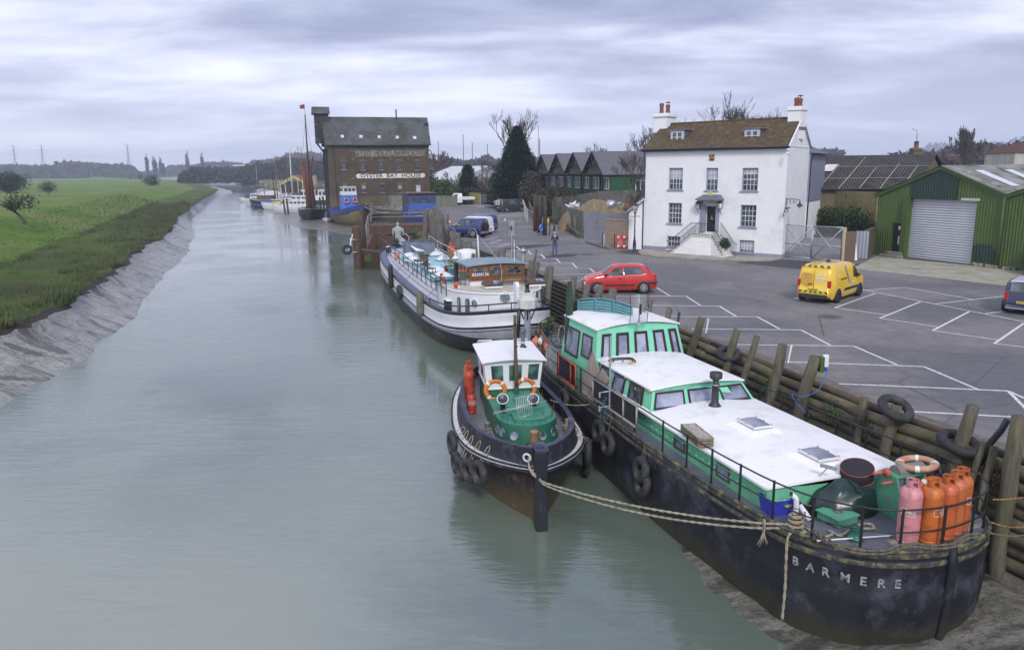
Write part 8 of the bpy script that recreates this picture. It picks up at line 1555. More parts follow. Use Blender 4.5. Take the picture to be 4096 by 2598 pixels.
def vehicle(name,label,cat,P,rz,L,W,top,belt,col,wb,wx,wr,wins,H=None,roofcol=None,front_glass=None,rear_glass=None,tumble=.80,arch=None,zb=.2,plate=None,rim=True,boxy=.9,parts=()):
 "x forward. top/belt: (x,z) tables; wins: side panes as (x,f) polygons, f from belt 0 to roof 1"
 t=thing(name,label,cat,P,rz);hw=W/2;xs=sorted({x for x,_ in top}|{x for x,_ in belt}|{-L/2+L*i/30 for i in range(31)})
 col=M('paint_'+name+'_%d%d'%(int(P[0]*9)%90,int(P[1])%90),col,.25,.08,1.5,coat=.6,dirt=tuple(c*.75 for c in col),dth=(.6,.8))
 def half(x):
  zt=interp(top,x);zl=min(interp(belt,x),zt-.01);e=min(1,(L/2-abs(x))/.5);k=.80+.20*math.sqrt(max(0,e));w=hw*k;c=min(1,max(0,(zt-zl)/.35));wt=w*lerp(.93,tumble,c)
  return[(w*.9,zb+(.12 if e<.3 else 0)),(w*.985,zb+.16),(w,zl*.62),(w*.985,zl-.06),(w*.955,zl),(lerp(w*.955,wt,.86),lerp(zl,zt,boxy)),(wt*.86,zt-.008),(wt*.45,zt+.012),(0,zt+.02)]
 rings=[]
 for x in xs:
  h=half(x);rings.append([Vc((x,y,z))for y,z in h]+[Vc((x,-y,z))for y,z in h[-2::-1]])
 m=MB();m.grid(rings);m.poly(rings[0][::-1]);m.poly(rings[-1]);body=m.build('body',col,t,fix=True)
 if roofcol:
  m=MB();x0,x1=roofcol[1:];rr=[[Vc((p.x,p.y*1.004,p.z+.012))for p in r[6:11]]for r in rings if x0<=r[0].x<=x1];m.grid(rr);m.build('roof_panel',roofcol[0],t)
 def sf(x,f,s,o=.008):
  h=half(x);a,b=h[4],h[5];return Vc((x,s*(lerp(a[0],b[0],f)+o),lerp(a[1],b[1],f)+.0))
 for s in(1,-1):
  for w in wins:
   m=MB();m.poly([sf(x,f,s)for x,f in(w if s>0 else w[::-1])]);o=m.build('side_window',carglass,t);cx=sum(x for x,_ in w)/len(w);cf_=sum(f for _,f in w)/len(w)
   m=MB();m.tube([sf(x,f,s,.009)for x,f in w],.014,4,closed=True);m.build('window_seal',trimM,o)
  for x in wx:
   m=MB();m.lathe([(0,-s*.002),(wr*1.17,-s*.002),(wr*1.17,s*.01)],(x,s*(hw+.0),wr*1.05),20,M=Matrix.Rotation(PI/2,3,'X'));m.build('wheel_arch',trimM,t)
   if arch:m=MB();m.tube([(x+wr*1.22*math.cos(a),s*hw*1.0,wr*1.02+wr*1.22*math.sin(a))for a in[PI*(i/12*1.1-.05)for i in range(13)]],.05,5);m.build('arch_flare',arch,t)
   wv_=thing_part('wheel',t,(0,0,0));m=MB();Mx=Matrix.Rotation(PI/2,3,'X');m.lathe([(wr*.62,-.10),(wr*.9,-.115),(wr,-.08),(wr,.08),(wr*.9,.115),(wr*.62,.10),(wr*.62,-.10)],(x,s*(hw-.065),wr),24,M=Mx);m.build('tyre',tyreM,wv_,world=False)
   m=MB();m.lathe([(0,s*-.085),(wr*.16,s*-.09),(wr*.2,s*-.06)],(x,s*(hw-.065),wr),12,M=Mx);m.lathe([(wr*.56,s*-.105),(wr*.64,s*-.11),(wr*.64,s*-.08),(wr*.55,s*-.06)],(x,s*(hw-.065),wr),24,M=Mx)
   for i in range(6):
    a=PI/3*i+.3;m.box((x+wr*.36*math.cos(a),s*(hw-.065+.09),wr+wr*.36*math.sin(a)),(wr*.5,.02,wr*.17),0,ry=-a)
   m.build('rim',alloyM if rim else trimM,wv_)
  m=MB();h=half(wx[1]-.45 if wx[1]>0 else wx[0]-.45);xm=wx[-1]-wr*1.5;zz=interp(belt,xm)+.09;m.box((xm,s*(hw+.06),zz),(.16,.16,.13));m.build('wing_mirror',trimM,t,bevel=.02)
 for gl,nm in((front_glass,'windscreen'),(rear_glass,'rear_window')):
  if gl:
   x0,x1=gl;n=7;rows=[]
   for i in range(4):
    x=lerp(x0,x1,i/3);h=half(x);zt=interp(top,x);rows.append([Vc((x,lerp(-1,1,j/n)*h[6][0]*.96,zt+.018))for j in range(n+1)])
   m=MB();m.grid(rows);m.build(nm,carglass,t)
 m=MB();m.bbox(-L/2-.02,-L/2+.28,-hw*.80,hw*.80,zb+.03,zb+.26);m.build('rear_bumper',parts[0]if parts else col,t,bevel=.04);m=MB();m.bbox(L/2-.3,L/2+.0,-hw*.80,hw*.80,zb+.03,zb+.25);m.build('front_bumper',parts[0]if parts else col,t,bevel=.04)
 zl=interp(belt,-L/2+.05)
 for s in(1,-1):
  m=MB();m.box((-L/2+.07,s*hw*.80,zl-.12),(.12,.16,.34 if zl>.8 else.2));m.build('tail_light',redL,t,bevel=.02);m=MB();m.box((L/2-.13,s*hw*.70,interp(top,L/2-.1)-.14),(.2,.3,.14),-s*.25);m.build('headlight',clearL,t,bevel=.02)
 if plate:m=MB();m.bbox(-L/2-.035,-L/2-.022,-.26,.26,plate[1]-.055,plate[1]+.055);pl_=m.build('number_plate',plateY,t);text_part('plate_lettering',plate[0],.10,plateT,pl_,face_M((-L/2-.037,0,plate[1]),(0,-1,0),(0,0,1)),.001)
 return t,half,sf
def thing_part(name,par,loc):
 o=bpy.data.objects.new(name,None);COL.objects.link(o);o.parent=par;o.empty_display_size=.1;return o
def ctr(fr_,rr,side,track):
 d=(Vc(fr_)-Vc(rr));a=math.atan2(d.y,d.x);n=Vc((-math.sin(a),math.cos(a),0))*-side;c=(Vc(fr_)+Vc(rr))/2+n*track/2;return c,a
def P2(x,y):return Vc((x,y,.006))
c,a=ctr(P2(4.50,39.58),P2(6.95,39.62),1,1.45);hb_=dict(top=[(-1.91,.55),(-1.86,.95),(-1.70,1.02),(-1.30,1.42),(-.9,1.48),(.0,1.49),(.35,1.42),(.95,1.02),(1.25,.95),(1.6,.85),(1.82,.68),(1.915,.5)],belt=[(-1.9,.95),(-1.3,.98),(.9,.92),(1.9,.80)])
t,half,sf=vehicle('red_hatchback','red three door hatchback parked facing the river in the quay car park','car',c,a,3.83,1.66,hb_['top'],hb_['belt'],(.50,.025,.018),2.45,(-1.22,1.23),.30,[[(-.15,.08),(.82,.06),(.30,.86),(-.05,.92)],[(-1.30,.30),(-1.15,.12),(-.22,.08),(-.16,.92),(-1.0,.86)]],front_glass=(.38,.92),rear_glass=(-1.64,-1.36),plate=('BK52 WRA',.62))
m=MB();m.bbox(-.75,.85,.82,.845,.42,.50);m.build('door_moulding',trimM,t);m=MB();m.bbox(-.05,.12,.815,.85,.78,.82);m.build('door_handle',trimM,t);m=MB();m.bbox(-1.93,-1.45,-.72,.84,.5,.64);m.build('bumper_strip',trimM,t,bevel=.03)
m=MB();m.tube([(-.18,.835,.25),(-.18,.842,.7),(-.18,.815,.98)],.008,4);m.build('door_gap',trimM,t)
c,a=ctr(P2(17.57,38.18),P2(15.58,36.13),-1,1.53);vt=[(-2.19,.5),(-2.16,1.1),(-2.05,1.66),(-1.85,1.80),(-1.0,1.84),(.4,1.82),(.75,1.74),(1.40,1.18),(1.75,1.08),(2.05,.95),(2.19,.62)]
yel=(.72,.47,.035)
t,half,sf=vehicle('yellow_van','bright yellow panel van with red and lime chevrons across its rear','van',c,a,4.38,1.81,vt,[(-2.2,1.08),(.9,1.06),(2.19,.9)],yel,2.73,(-1.38,1.35),.32,[[(.50,.05),(1.22,.05),(.85,.80),(.55,.88)]],front_glass=(.78,1.36),tumble=.84,plate=('LN65 PNX',.66),rim=False,parts=(trimM,))
m=MB();m.bbox(-.65,1.0,-.925,-.90,.52,.64);m.build('side_moulding',trimM,t);m=MB();m.box((-.75,-.885,1.12),(.75,.02,.05));m.build('sliding_rail',trimM,t);m=MB();m.lathe([(0,0),(.1,0),(.13,.03),(.07,.08),(.07,.12),(0,.13)],(-.6,0,1.85),14);m.build('roof_vent',trimM,t)
lime=M('lime_chevron',(.45,.62,.02),.4,.05);redc=M('red_chevron',(.25,.03,.02),.4,.05);wl2=M('white_vinyl',(.75,.75,.72),.4,.05);tan=M('orange_vinyl',(.60,.36,.06),.4,.2,2)
for zz,x_,n_ in((1.72,-2.06,9),(.50,-2.215,11)):
 for i in range(n_):
  s=-1+2*i/n_;y0=s*.72;k=1.44/n_;sk=.06 if s<0 else-.06;m=MB();m.poly([Vc((x_-(.0 if zz>1 else 0),y0+k,zz)),Vc((x_,y0,zz)),Vc((x_+(.045 if zz>1 else 0),y0+sk,zz+.11)),Vc((x_+(.045 if zz>1 else 0),y0+k+sk,zz+.11))]);m.build('chevron_stripe',lime if i%2 else redc,t)
for txt,sz,y,z in(('Join us at',.085,-.34,1.42),('edfenergy.com',.085,-.36,1.33),('Feel Better',.115,-.36,1.22),('Energy',.115,-.30,1.10),('edf energy',.085,-.30,.68)):text_part('lettering',txt,sz,wl2,t,face_M((-2.185 if z<1.3 else-2.145,y,z),(0,-1,0),(.14,0,1)),.001)
for txt,sz,x,z in(('Feel Better',.085,-1.45,1.38),('Energy',.085,-1.45,1.29),('edf energy',.1,.35,.86)):text_part('lettering',txt,sz,wl2,t,face_M((x,-.925 if z<1 else-.87,z),(1,0,0),(0,.15,1)),.002)
m=MB();m.poly([Vc((-2.19,.10,1.45)),Vc((-2.19,.58,1.45)),Vc((-2.205,.62,.95)),Vc((-2.205,.3,.78)),Vc((-2.2,.08,.9))]);m.build('printed_panel',tan,t)
m=MB();m.poly([Vc((-.55,-.79,1.72)),Vc((-.42,-.79,1.72)),Vc((.02,-.925,.86)),Vc((-.12,-.925,.86))][::-1]);m.build('blue_stripe',M('blue_vinyl',(.12,.28,.45),.4,.2),t)
m=MB();m.tube([(-2.19,0,.62),(-2.2,0,1.1),(-2.12,0,1.62)],.008,4);m.box((-2.215,.16,.93),(.02,.22,.04));m.build('rear_door_gap',trimM,t)
c,a=ctr(P2(-5.75,75.04),P2(-3.51,73.68),1,1.5);jt=[(-2.0,.6),(-1.98,1.1),(-1.9,1.72),(-1.7,1.82),(.1,1.84),(.35,1.78),(.80,1.16),(1.3,1.10),(1.9,1.02),(2.02,.6)]
bl4=(.012,.02,.13);grY=M('grey_cladding',(.22,.23,.25),.6,.2)
t,h_,sf=vehicle('blue_jeep','blue three door off road car with grey arches and a spare wheel on its back','car',c,a,4.05,1.78,jt,[(-2,1.12),(2,1.04)],bl4,2.6,(-1.18,1.32),.38,[[(-.25,.06),(.72,.06),(.25,.85),(-.15,.88)],[(-.85,.08),(-.35,.06),(-.3,.9),(-.8,.9)],[(-1.75,.1),(-.98,.08),(-.98,.9),(-1.7,.88)]],front_glass=(.38,.78),tumble=.86,arch=grY,zb=.35,parts=(grY,))
m=MB();m.torus((-2.14,-.1,1.05),.25,.12,Matrix.Rotation(PI/2,3,'Y'),22,8);m.cyl((-2.04,-.1,1.05),(-2.24,-.1,1.05),.22,.20,16);m.build('spare_wheel',tyreM,t);m=MB();m.quad((-1.99,-.7,1.2),(-1.99,.7,1.2),(-1.92,.66,1.68),(-1.92,-.66,1.68));m.build('rear_window',carglass,t)
off=Vc((.52,.855,0));vt2=[(-2.07,.5),(-2.05,1.1),(-1.95,1.72),(-1.75,1.82),(.3,1.82),(.65,1.7),(1.2,1.12),(1.75,1.0),(2.0,.85),(2.07,.55)]
vehicle('white_van','small white panel van parked between the two blue vehicles','van',c+off*2.7+Vc((-1.0,.6,0)),a,4.14,1.75,vt2,[(-2.1,1.05),(2.07,.9)],(.60,.62,.66),2.7,(-1.35,1.3),.31,[[(.42,.05),(1.05,.05),(.65,.82),(.45,.86)]],front_glass=(.68,1.15),tumble=.84,plate=('GN06 FWK',.62),parts=(trimM,))
vehicle('blue_van','dark blue panel van half hidden behind the small white van','van',c+off*5.6+Vc((-2.2,1.3,0)),a,4.14,1.78,vt2,[(-2.1,1.05),(2.07,.9)],(.012,.022,.14),2.7,(-1.35,1.3),.31,[[(.42,.05),(1.05,.05),(.65,.82),(.45,.86)]],front_glass=(.68,1.15),tumble=.84,parts=(trimM,))
tt=[(-2.45,.5),(-2.43,1.1),(-2.32,1.86),(-2.1,1.95),(.9,1.96),(1.25,1.88),(1.95,1.22),(2.25,1.1),(2.43,.85),(2.45,.55)]
t,h_,sf=vehicle('black_van','dark grey passenger van with white bicycle carrier on its tailgate','van',(.0,118.6,0.006),R_(40),4.9,1.9,tt,[(-2.45,1.15),(2.45,1.0)],(.035,.045,.055),3.0,(-1.5,1.5),.34,[[(-2.2,.12),(-.9,.08),(-.9,.85),(-2.05,.82)],[(-.8,.08),(.6,.06),(.6,.86),(-.8,.86)],[(.72,.06),(1.72,.06),(1.2,.82),(.75,.86)]],front_glass=(1.28,1.9),tumble=.86,plate=('LT15 KVO',.75),parts=(trimM,))
m=MB();
for k in range(5):m.tube([(-2.6-.04*k%2,.75,1.15+.14*k),(-2.6,-.45,1.15+.14*k)],.03,5)
for y in(.7,.3,-.1,-.4):m.tube([(-2.6,y,1.05),(-2.55,y,1.8)],.03,5)
m.build('bicycle_carrier',whitep,t)
c=gF(262,938)+Vc((1.0,1.2,.006));t=thing('flatbed_truck','white flatbed truck parked by the far fence facing left','truck',c,PI+.28);wp=M('truck_white',(.66,.67,.70),.35,.08,coat=.4)
def body_loft(name,par,sec,mat_):m=MB();m.grid([[Vc((x,y,z))for y,z in s]for x,s in sec]);m.poly([Vc((sec[0][0],y,z))for y,z in sec[0][1]][::-1]);m.poly([Vc((sec[-1][0],y,z))for y,z in sec[-1][1]]);return m.build(name,mat_,par)
def cs_(w,z0,zb,z1,wt):return[(w,z0),(w,zb),(wt,z1-.05),(wt*.9,z1),(-wt*.9,z1),(-wt,z1-.05),(-w,zb),(-w,z0)]
body_loft('cab',t,[(-.9,cs_(.98,.4,1.25,2.1,.88)),(.35,cs_(.98,.4,1.25,2.15,.86)),(.75,cs_(.98,.4,1.2,2.0,.84)),(1.45,cs_(.98,.4,1.15,1.2,.9)),(1.95,cs_(.95,.4,.95,1.0,.85)),(2.05,cs_(.85,.45,.7,.75,.8))],wp)
m=MB();m.quad((1.42,.8,1.25),(1.42,-.8,1.25),(.8,-.75,1.97),(.8,.75,1.97));m.build('windscreen',carglass,t)
for s in(1,-1):
 m=MB();m.poly([(1.2,s*.965,1.28),(.65,s*.89,1.92),(-.1,s*.89,1.95),(-.1,s*.965,1.28)]);m.build('side_window',carglass,t)
 for x in(1.25,-2.1):m=MB();m.lathe([(.2,-.12),(.34,-.11),(.36,0),(.34,.11),(.2,.12)],(x,s*.85,.36),20,M=Matrix.Rotation(PI/2,3,'X'));m.build('wheel',tyreM,t)
 m=MB();m.bbox(-3.3,-1.0,s*1.0-.02,s*1.0+.02,.95,1.45);m.build('drop_side',wp,t)
m=MB();m.bbox(-3.3,-.95,-1.0,1.0,.85,.95);m.bbox(-3.32,-3.28,-1,1,.95,1.45);m.bbox(-3.2,1.0,-.4,.4,.5,.7);m.build('flat_bed',M('bed_grey',(.15,.15,.16),.7,.3),t)
c=P2(22.85,33.55);vehicle('navy_estate','navy blue estate car with pale silver roof and pillars at the right edge','car',c+Vc((.78,.45,0)),R_(47),3.96,1.70,[(-1.98,.5),(-1.95,.95),(-1.72,1.38),(-1.5,1.43),(.2,1.44),(.5,1.38),(1.0,1.0),(1.6,.9),(1.9,.75),(1.98,.5)],[(-2,.92),(2,.85)],(.008,.013,.06),2.5,(-1.2,1.3),.31,[[(-.1,.05),(.85,.05),(.4,.85),(0,.9)],[(-1.6,.1),(-.25,.05),(-.25,.9),(-1.5,.85)]],roofcol=(M('silver_roof',(.45,.47,.52),.3,.1),-1.75,.5),front_glass=(.52,.95),rear_glass=(-1.93,-1.74),tumble=.86,plate=('GL57 NBY',.55),parts=(M('silver_bumper',(.25,.28,.36),.35,.1),))
vehicle('purple_car','dark plum car almost wholly cut off by the right edge near the shed','car',gH(1700,1160)+Vc((2.05,1.6,.006)),R_(62),4.2,1.72,[(-2.1,.6),(-2.05,1.0),(-1.8,1.45),(.2,1.5),(1.0,1.0),(2.1,.7)],[(-2.1,.95),(2.1,.85)],(.035,.02,.06),2.6,(-1.3,1.3),.31,[[(-.1,.05),(.8,.05),(.3,.85),(0,.9)]],rear_glass=(-2.0,-1.8),tumble=.84)
def skin(name,verts,edges,mat_,par=None,sub=2):
 me=bpy.data.meshes.new(name);me.from_pydata([v[:3]for v in verts],edges,[]);me.materials.append(mat_);o=bpy.data.objects.new(name,me);COL.objects.link(o)
 if par:o.parent=par
 md=o.modifiers.new('skin','SKIN');me.skin_vertices[0].data[0].use_root=True
 for i,v in enumerate(verts):r=v[3];me.skin_vertices[0].data[i].radius=(r,v[4]if len(v)>4 else r)
 s=o.modifiers.new('sub','SUBSURF');s.levels=1;s.render_levels=sub;md.use_smooth_shade=True;return o
mp_=gF(1318,1445);man=thing('person','man standing in dark padded jacket and jeans looking down at a controller in his hands','person',(mp_.x,mp_.y,.006),R_(-100))
skinM=M('skin',(.45,.27,.20),.6,.1);jackM=M('navy_jacket',(.015,.018,.032),.7,.3,8);jeanM=M('blue_jeans',(.06,.10,.22),.85,.3,9);bootM=M('brown_boots',(.12,.06,.03),.7,.2)
V=[(0,0,.95,.11,.09),(0,0,1.15,.12,.10),(0,0,1.38,.14,.10),(0,0,1.5,.055),(.03,0,1.58,.06),(.045,0,1.68,.085,.075),(.03,0,1.75,.06,.055),(0,.18,1.42,.055),(.05,.26,1.20,.045),(.24,.16,1.14,.035),(.31,.10,1.16,.025),(0,-.18,1.42,.055),(.05,-.26,1.20,.045),(.24,-.16,1.12,.035),(.31,-.10,1.16,.025),(0,.10,.88,.085),(.02,.11,.50,.06),(0,.12,.10,.042),(.10,.13,.04,.035),(0,-.10,.88,.085),(.02,-.12,.50,.06),(-.01,-.15,.10,.042),(.10,-.17,.04,.035),(.12,0,1.655,.02),(.36,.07,1.17,.010),(.355,.09,1.185,.010),(.35,.115,1.165,.010),(.36,-.07,1.17,.010),(.355,-.09,1.185,.010),(.35,-.115,1.165,.010)]
E_=[(0,1),(1,2),(2,3),(3,4),(4,5),(5,6),(2,7),(7,8),(8,9),(9,10),(2,11),(11,12),(12,13),(13,14),(0,15),(15,16),(16,17),(17,18),(0,19),(19,20),(20,21),(21,22),(5,23),(10,24),(10,25),(10,26),(14,27),(14,28),(14,29)]
skin('body',V,E_,skinM,man)
def sub_(idx,g=1.18,add=.012):
 mp={j:i for i,j in enumerate(idx)};vs=[(*V[j][:3],V[j][3]*g+add,(V[j][4]if len(V[j])>4 else V[j][3])*g+add)for j in idx];return vs,[(mp[a],mp[b])for a,b in E_ if a in mp and b in mp]
v_,e_=sub_([0,1,2,7,8,9,11,12,13]);v_[0]=(0,0,.92,.155,.12);skin('jacket',v_,e_,jackM,man)
v_,e_=sub_([0,15,16,17,19,20,21],1.1,.014);v_[0]=(0,0,.93,.13,.11);skin('jeans',v_,e_,jeanM,man)
for s in(.12,-.16):m=MB();m.box((.05,s,.05),(.27,.10,.10));m.box((.0,s,.12),(.12,.1,.12));m.build('boot',bootM,man,bevel=.03)
m=MB();rows=[[Vc((.03+.092*math.sin(t)*math.cos(p)-.012,.086*math.sin(t)*math.sin(p),1.69+.105*math.cos(t)))for p in[2*PI*j/14 for j in range(14)]]for t in[PI*i/10*.52 for i in range(11)]];m.grid(rows,closed=True);m.build('hair',M('grey_hair',(.38,.37,.35),.8,.3,20),man)
ct=thing('remote_controller','black remote controller held in the hands of the standing man','controller',(mp_.x,mp_.y,0),R_(-100));m=MB();m.box((.37,0,1.17),(.09,.2,.04));m.box((.36,0,1.22),(.02,.17,.09),ry=-.5);m.build('casing',trimM,ct)
lp=gF(2122,1405);h=HZ(1700+.3945*2125,450+.3945*915,lp);t=thing('street_lamp','old fashioned black lamp post with a four sided lantern beside the white annex','street lamp',lp)
m=MB();m.lathe([(.17,0),(.17,.12),(.13,.16),(.14,.5),(.10,.8),(.12,.85),(.085,.9),(.075,1.1),(.055,1.2),(.045,h-1.0),(.06,h-.95),(.03,h-.85)],n=12);m.tube([(-.38,0,h-1.05),(.38,0,h-1.05)],.025,6);m.lathe([(0,-.04),(.05,0),(0,.04)],(-.38,0,h-1.05),8);m.lathe([(0,-.04),(.05,0),(0,.04)],(.38,0,h-1.05),8);m.build('column',blackI,t)
m=MB();m.lathe([(.12,h-.75),(.27,h-.22)],n=4,sm=False);m.build('lantern_glass',_mc['lantern_glass'],t);m=MB();m.lathe([(.30,h-.22),(.28,h-.17),(.06,h-.02),(.04,h+.05),(0,h+.08)],n=4,sm=False)
for i in range(4):a=PI/2*i;m.cyl((.12*math.cos(a),.12*math.sin(a),h-.76),(.275*math.cos(a),.275*math.sin(a),h-.2),.015,.015,4)
m.cyl((0,0,h-.9),(0,0,h-.74),.05,.12,6);m.build('lantern_frame',blackI,t)
A=gF(1925,1368)+Vc((-.1,-.75,0));B_=gF(2112,1374)+Vc((-.1,-.75,0));F=Face(A,B_,None);h=1.05;t=thing('barrier','red and white striped barrier boards with a red notice in front of the brick wall','barrier',A);bred=M('barrier_red',(.55,.05,.02),.5,.1)
for z in(.12,h-.18):
 m=MB();F.box(m,0,F.L,z,z+.18,0,.03);b=m.build('board',bred,t,world=True);m=MB()
 for i in range(3):F.box(m,F.L*(i+.45)/3.2,F.L*(i+.75)/3.2,z,z+.18,.031,.034)
 m.build('white_stripes',whitep,b,world=True)
m=MB();F.box(m,-.08,0,0,h+.1,-.02,.05);F.box(m,F.L,F.L+.06,0,h,-.02,.05);m.build('upright',M('dark_red_post',(.10,.015,.015),.6,.2),t,world=True);m=MB();F.box(m,.15,.75,.38,h-.22,.03,.05);n=m.build('notice',M('notice_red',(.42,.03,.03),.6,.1),t,world=True)
for k,wd_ in enumerate(('NOTICE','NO PARKING','KEEP CLEAR')):text_part('notice_lettering',wd_,.075,whitep,n,face_M(F.p(.45,h-.36-.17*k,.053)-A,F.a,(0,0,1)),.001)
for x,y0,y1,l,mt in((1805,1222,1340,'short dark red post at the left end of the brick wall','dark_red_post'),(1818,1230,1350,'short white post at the left end of the brick wall',None)):q=gF(x,y1);m=MB();hh=HZ(1700+.3945*x,450+.3945*y0,q);m.lathe([(.09,0),(.09,hh),(0,hh+.02)],q,8);tag(m.build('bollard',_mc[mt]if mt else whitep),l,'bollard')
darkw=M_wood('dark_post_wood',(.07,.05,.035),(.03,.024,.02))
for x,y0,y1,r,l in((1112,820,1200,.16,'tall dark old post standing leftmost in the group by the fence'),(1130,830,1200,.12,'slim grey old post second from left in the group by the fence'),(1165,840,1215,.2,'thick dark old post in the middle of the group by the fence'),(1215,840,1245,.2,'tall old post carrying the blue arrow sign'),(1308,1125,1200,.09,'short dark post with a pale notice near the standing man')):
 q=gF(x,y1);m=MB();hh=HZ(1700+.3945*x,450+.3945*y0,q);m.tube([q,q+Vc((.05,0,hh*.6)),q+Vc((0,0,hh))],r,8);tag(m.build('timber_post',darkw),l,'post')
for i,x in enumerate((1105,1122,1140,1262)):
 q=gF(x,1205+i*10);hh=1.9 if i<3 else 1.7;m=MB();m.cyl(q,q+Vc((.03*i,0,hh)),.05,.05,6);tag(m.build('red_post',_mc['dark_red_post']),'thin dark red post %s the old timber posts'%('far left of','left of','just left of','right of')[i],'post')
q=gF(1195,1240);z=HZ(1700+.3945*1193,450+.3945*1170,q);t=thing('arrow_sign','round blue sign with a white arrow turned side on against the old post','sign',q,R_(35));m=MB();m.lathe([(0,.015),(.48,.015),(.48,-.015),(0,-.015)],(0,0,z),24,M=Matrix.Rotation(PI/2,3,'X'));m.build('disc',M('sign_blue',(.02,.10,.5),.4,.05),t);m=MB();m.torus((0,-.0,z),.46,.02,Matrix.Rotation(PI/2,3,'X'),24,4);m.build('rim',whitep,t);m=MB();m.box((0,-.02,z),(.08,.01,.5),ry=.6);m.box((-.16,-.02,z-.18),(.07,.01,.24),ry=1.0);m.box((-.12,-.02,z-.2),(.07,.01,.24),ry=-.1);m.build('arrow',whitep,t);m=MB();m.cyl((0,.04,0),(0,.04,z+.4),.03,.03,6);m.build('pole',galv,t)
q=gF(1222,1240);z=HZ(1700+.3945*1225,450+.3945*1092,q);t=thing('yellow_sign','small yellow sign with a black arrow on the old timber post','sign',q+Vc((.05,-.28,0)),R_(5));m=MB();m.box((0,0,z),(.55,.03,.38));m.build('plate',M('sign_yellow',(.75,.6,.02),.4,.05),t);m=MB();m.box((-.02,-.02,z-.02),(.28,.01,.05));m.box((.1,-.02,z),(.12,.01,.04),ry=.7);m.box((.1,-.02,z-.04),(.12,.01,.04),ry=-.7);m.build('arrow',plateT,t)
q=gF(255,1100);q=gF(252,1135);t=thing('traffic_cone','orange and white traffic cone on the quay behind the blue jeep','cone',q);m=MB();m.lathe([(.16,.03),(.12,.25)],n=14);m.lathe([(.075,.5),(.03,.72),(0,.72)],n=14);m.box((0,0,.015),(.42,.42,.03));m.build('cone',ringR,t);m=MB();m.lathe([(.12,.25),(.075,.5)],n=14);m.build('white_sleeve',whitep,t)
q=atY(1700+.3945*583,158);q.z=0;h=HZ(1700+.3945*580,450+.3945*515,q);t=thing('telegraph_pole','bare grey telegraph pole rising behind the white truck','pole',q);m=MB();m.cyl((0,0,0),(-.1,0,h),.22,.15,8);m.build('pole',greyP,t)
for(x,y),yy,R,l,rot in(((507,425),20.5,.40,'tyre looped round the leaning pile near the green roof',(R_(18),R_(-8),.2)),((1583,775),13.9,.42,'big tyre hung over the head of the dark pile',(R_(28),R_(12),0)),((1995,1000),13.0,.47,'biggest tyre round the waist of the leaning mossy pile',(R_(14),R_(8),0))):
 P0=Vc((qx(yy),yy,0));T=Vc((qx(yy+1)-qx(yy-1),2,0)).normalized();n=Vc((T.y,-T.x,0));p=onp(*Qp(x,y),P0-n*.45,n);o=tyre(l,p,R,.12,mat_=rubber);o.rotation_euler=rot
a,b=PT[4];t=thing('electric_box','white weatherproof electric socket box on the stout pile','electric box',a+Vc((.30,.0,-.12)));m=MB();m.box((0,0,0),(.16,.12,.36));m.build('box',whitep,t,bevel=.02);m=MB();m.cyl((.0,-.02,-.18),(.04,-.04,-.30),.04,.05,8);m.build('socket',M('socket_blue',(.03,.08,.4),.4,.1),t);m=MB();m.box((-.12,0,-.1),(.12,.2,.45));m.build('backboard',mossg,t)
rope('blue cable looping from the white electric box to the barge railing',[a+Vc((.33,-.05,-.45)),a+Vc((.1,-.2,-.9)),a+Vc((-.35,-.3,-1.1)),a+Vc((-.8,-.5,-1.0)),bw_(9.8,4.2,-.3),bw_(9.2,4.15,.0)],.012,M('blue_cable',(.05,.12,.4),.5,.1),False)
for k,lb in((0,'white batten fixed behind the head of the pile by the green wheelhouse'),(3,'white batten fixed behind the head of the stout mossy pile')):a,b=PT[k];m=MB();m.box(a+Vc((.2,.03,-.3)),(.05,.1,.55),rx=0,ry=.15);tag(m.build('white_batten',whitep),lb,'batten')
P=[onp(*Qp(x,y),Vc((qx(12.7),12.7,0))-Vc((.35,0,0)),Vc((.95,.31,0)))for x,y in((2300,850),(2260,920),(2190,1000),(2120,1150))];m=MB();m.tube(P,.07,8);tag(m.build('black_pipe',blackf),'black lagged pipe slanting out of the quay between the split stubs','pipe')
P=[onp(*Qp(x,y),Vc((qx(13),13,0))-Vc((.9,0,0)),Vc((.95,.31,0)))for x,y in((1870,1200),(1860,1120),(1880,1090),(1950,1120),(2030,1180))];rope('thick black hose draped from the barge rail to the quay',P,.045,blackf,False)
for y,n,s,l,mt in((20.6,1100,.5,'tangle of ivy and bramble growing over the quay logs beside the tyre',[leafD,leafA]),(19.6,900,.42,'second tangle of bramble on the quay logs by the split grey pile',[leafD,M('dead_bramble',(.10,.06,.04),.9,.4)]),(16.1,900,.40,'brown dead weed heap hanging on the stout pile',[M('dead_weed',(.17,.11,.05),.95,.4),_mc['dead_bramble']if 'dead_bramble' in _mc else leafD]),(23.4,500,.3,'small green weed clump at the foot of the aft pile',[leafA,leafB])):
 c=Vc((qx(y)-.35,y,-.35));o=bush(None,c,s,n,mt,.028 if n>600 else.035,'bramble',(.6,1.5,.7),int(y*7));tag(o,l,'plant')
c=gF(1700,1000)+Vc((1.5,6,0));c=atY(1700+.3945*1760,83);m=MB();rows=[];
for i in range(26):
 row=[]
 for j in range(40):u,v=j/39,i/25;x=c.x+(u-.5)*8.6;y=83+(v-.5)*6;hgt=1.9*math.sin(PI*u)**.6*math.sin(PI*v)**.8*(1+.5*fbm(x,y,.5))+.16*fbm(x,y,2.5);row.append(Vc((x,y,max(0,hgt)+min(.9,12*min(u,1-u,v,1-v)))))
 rows.append(row)
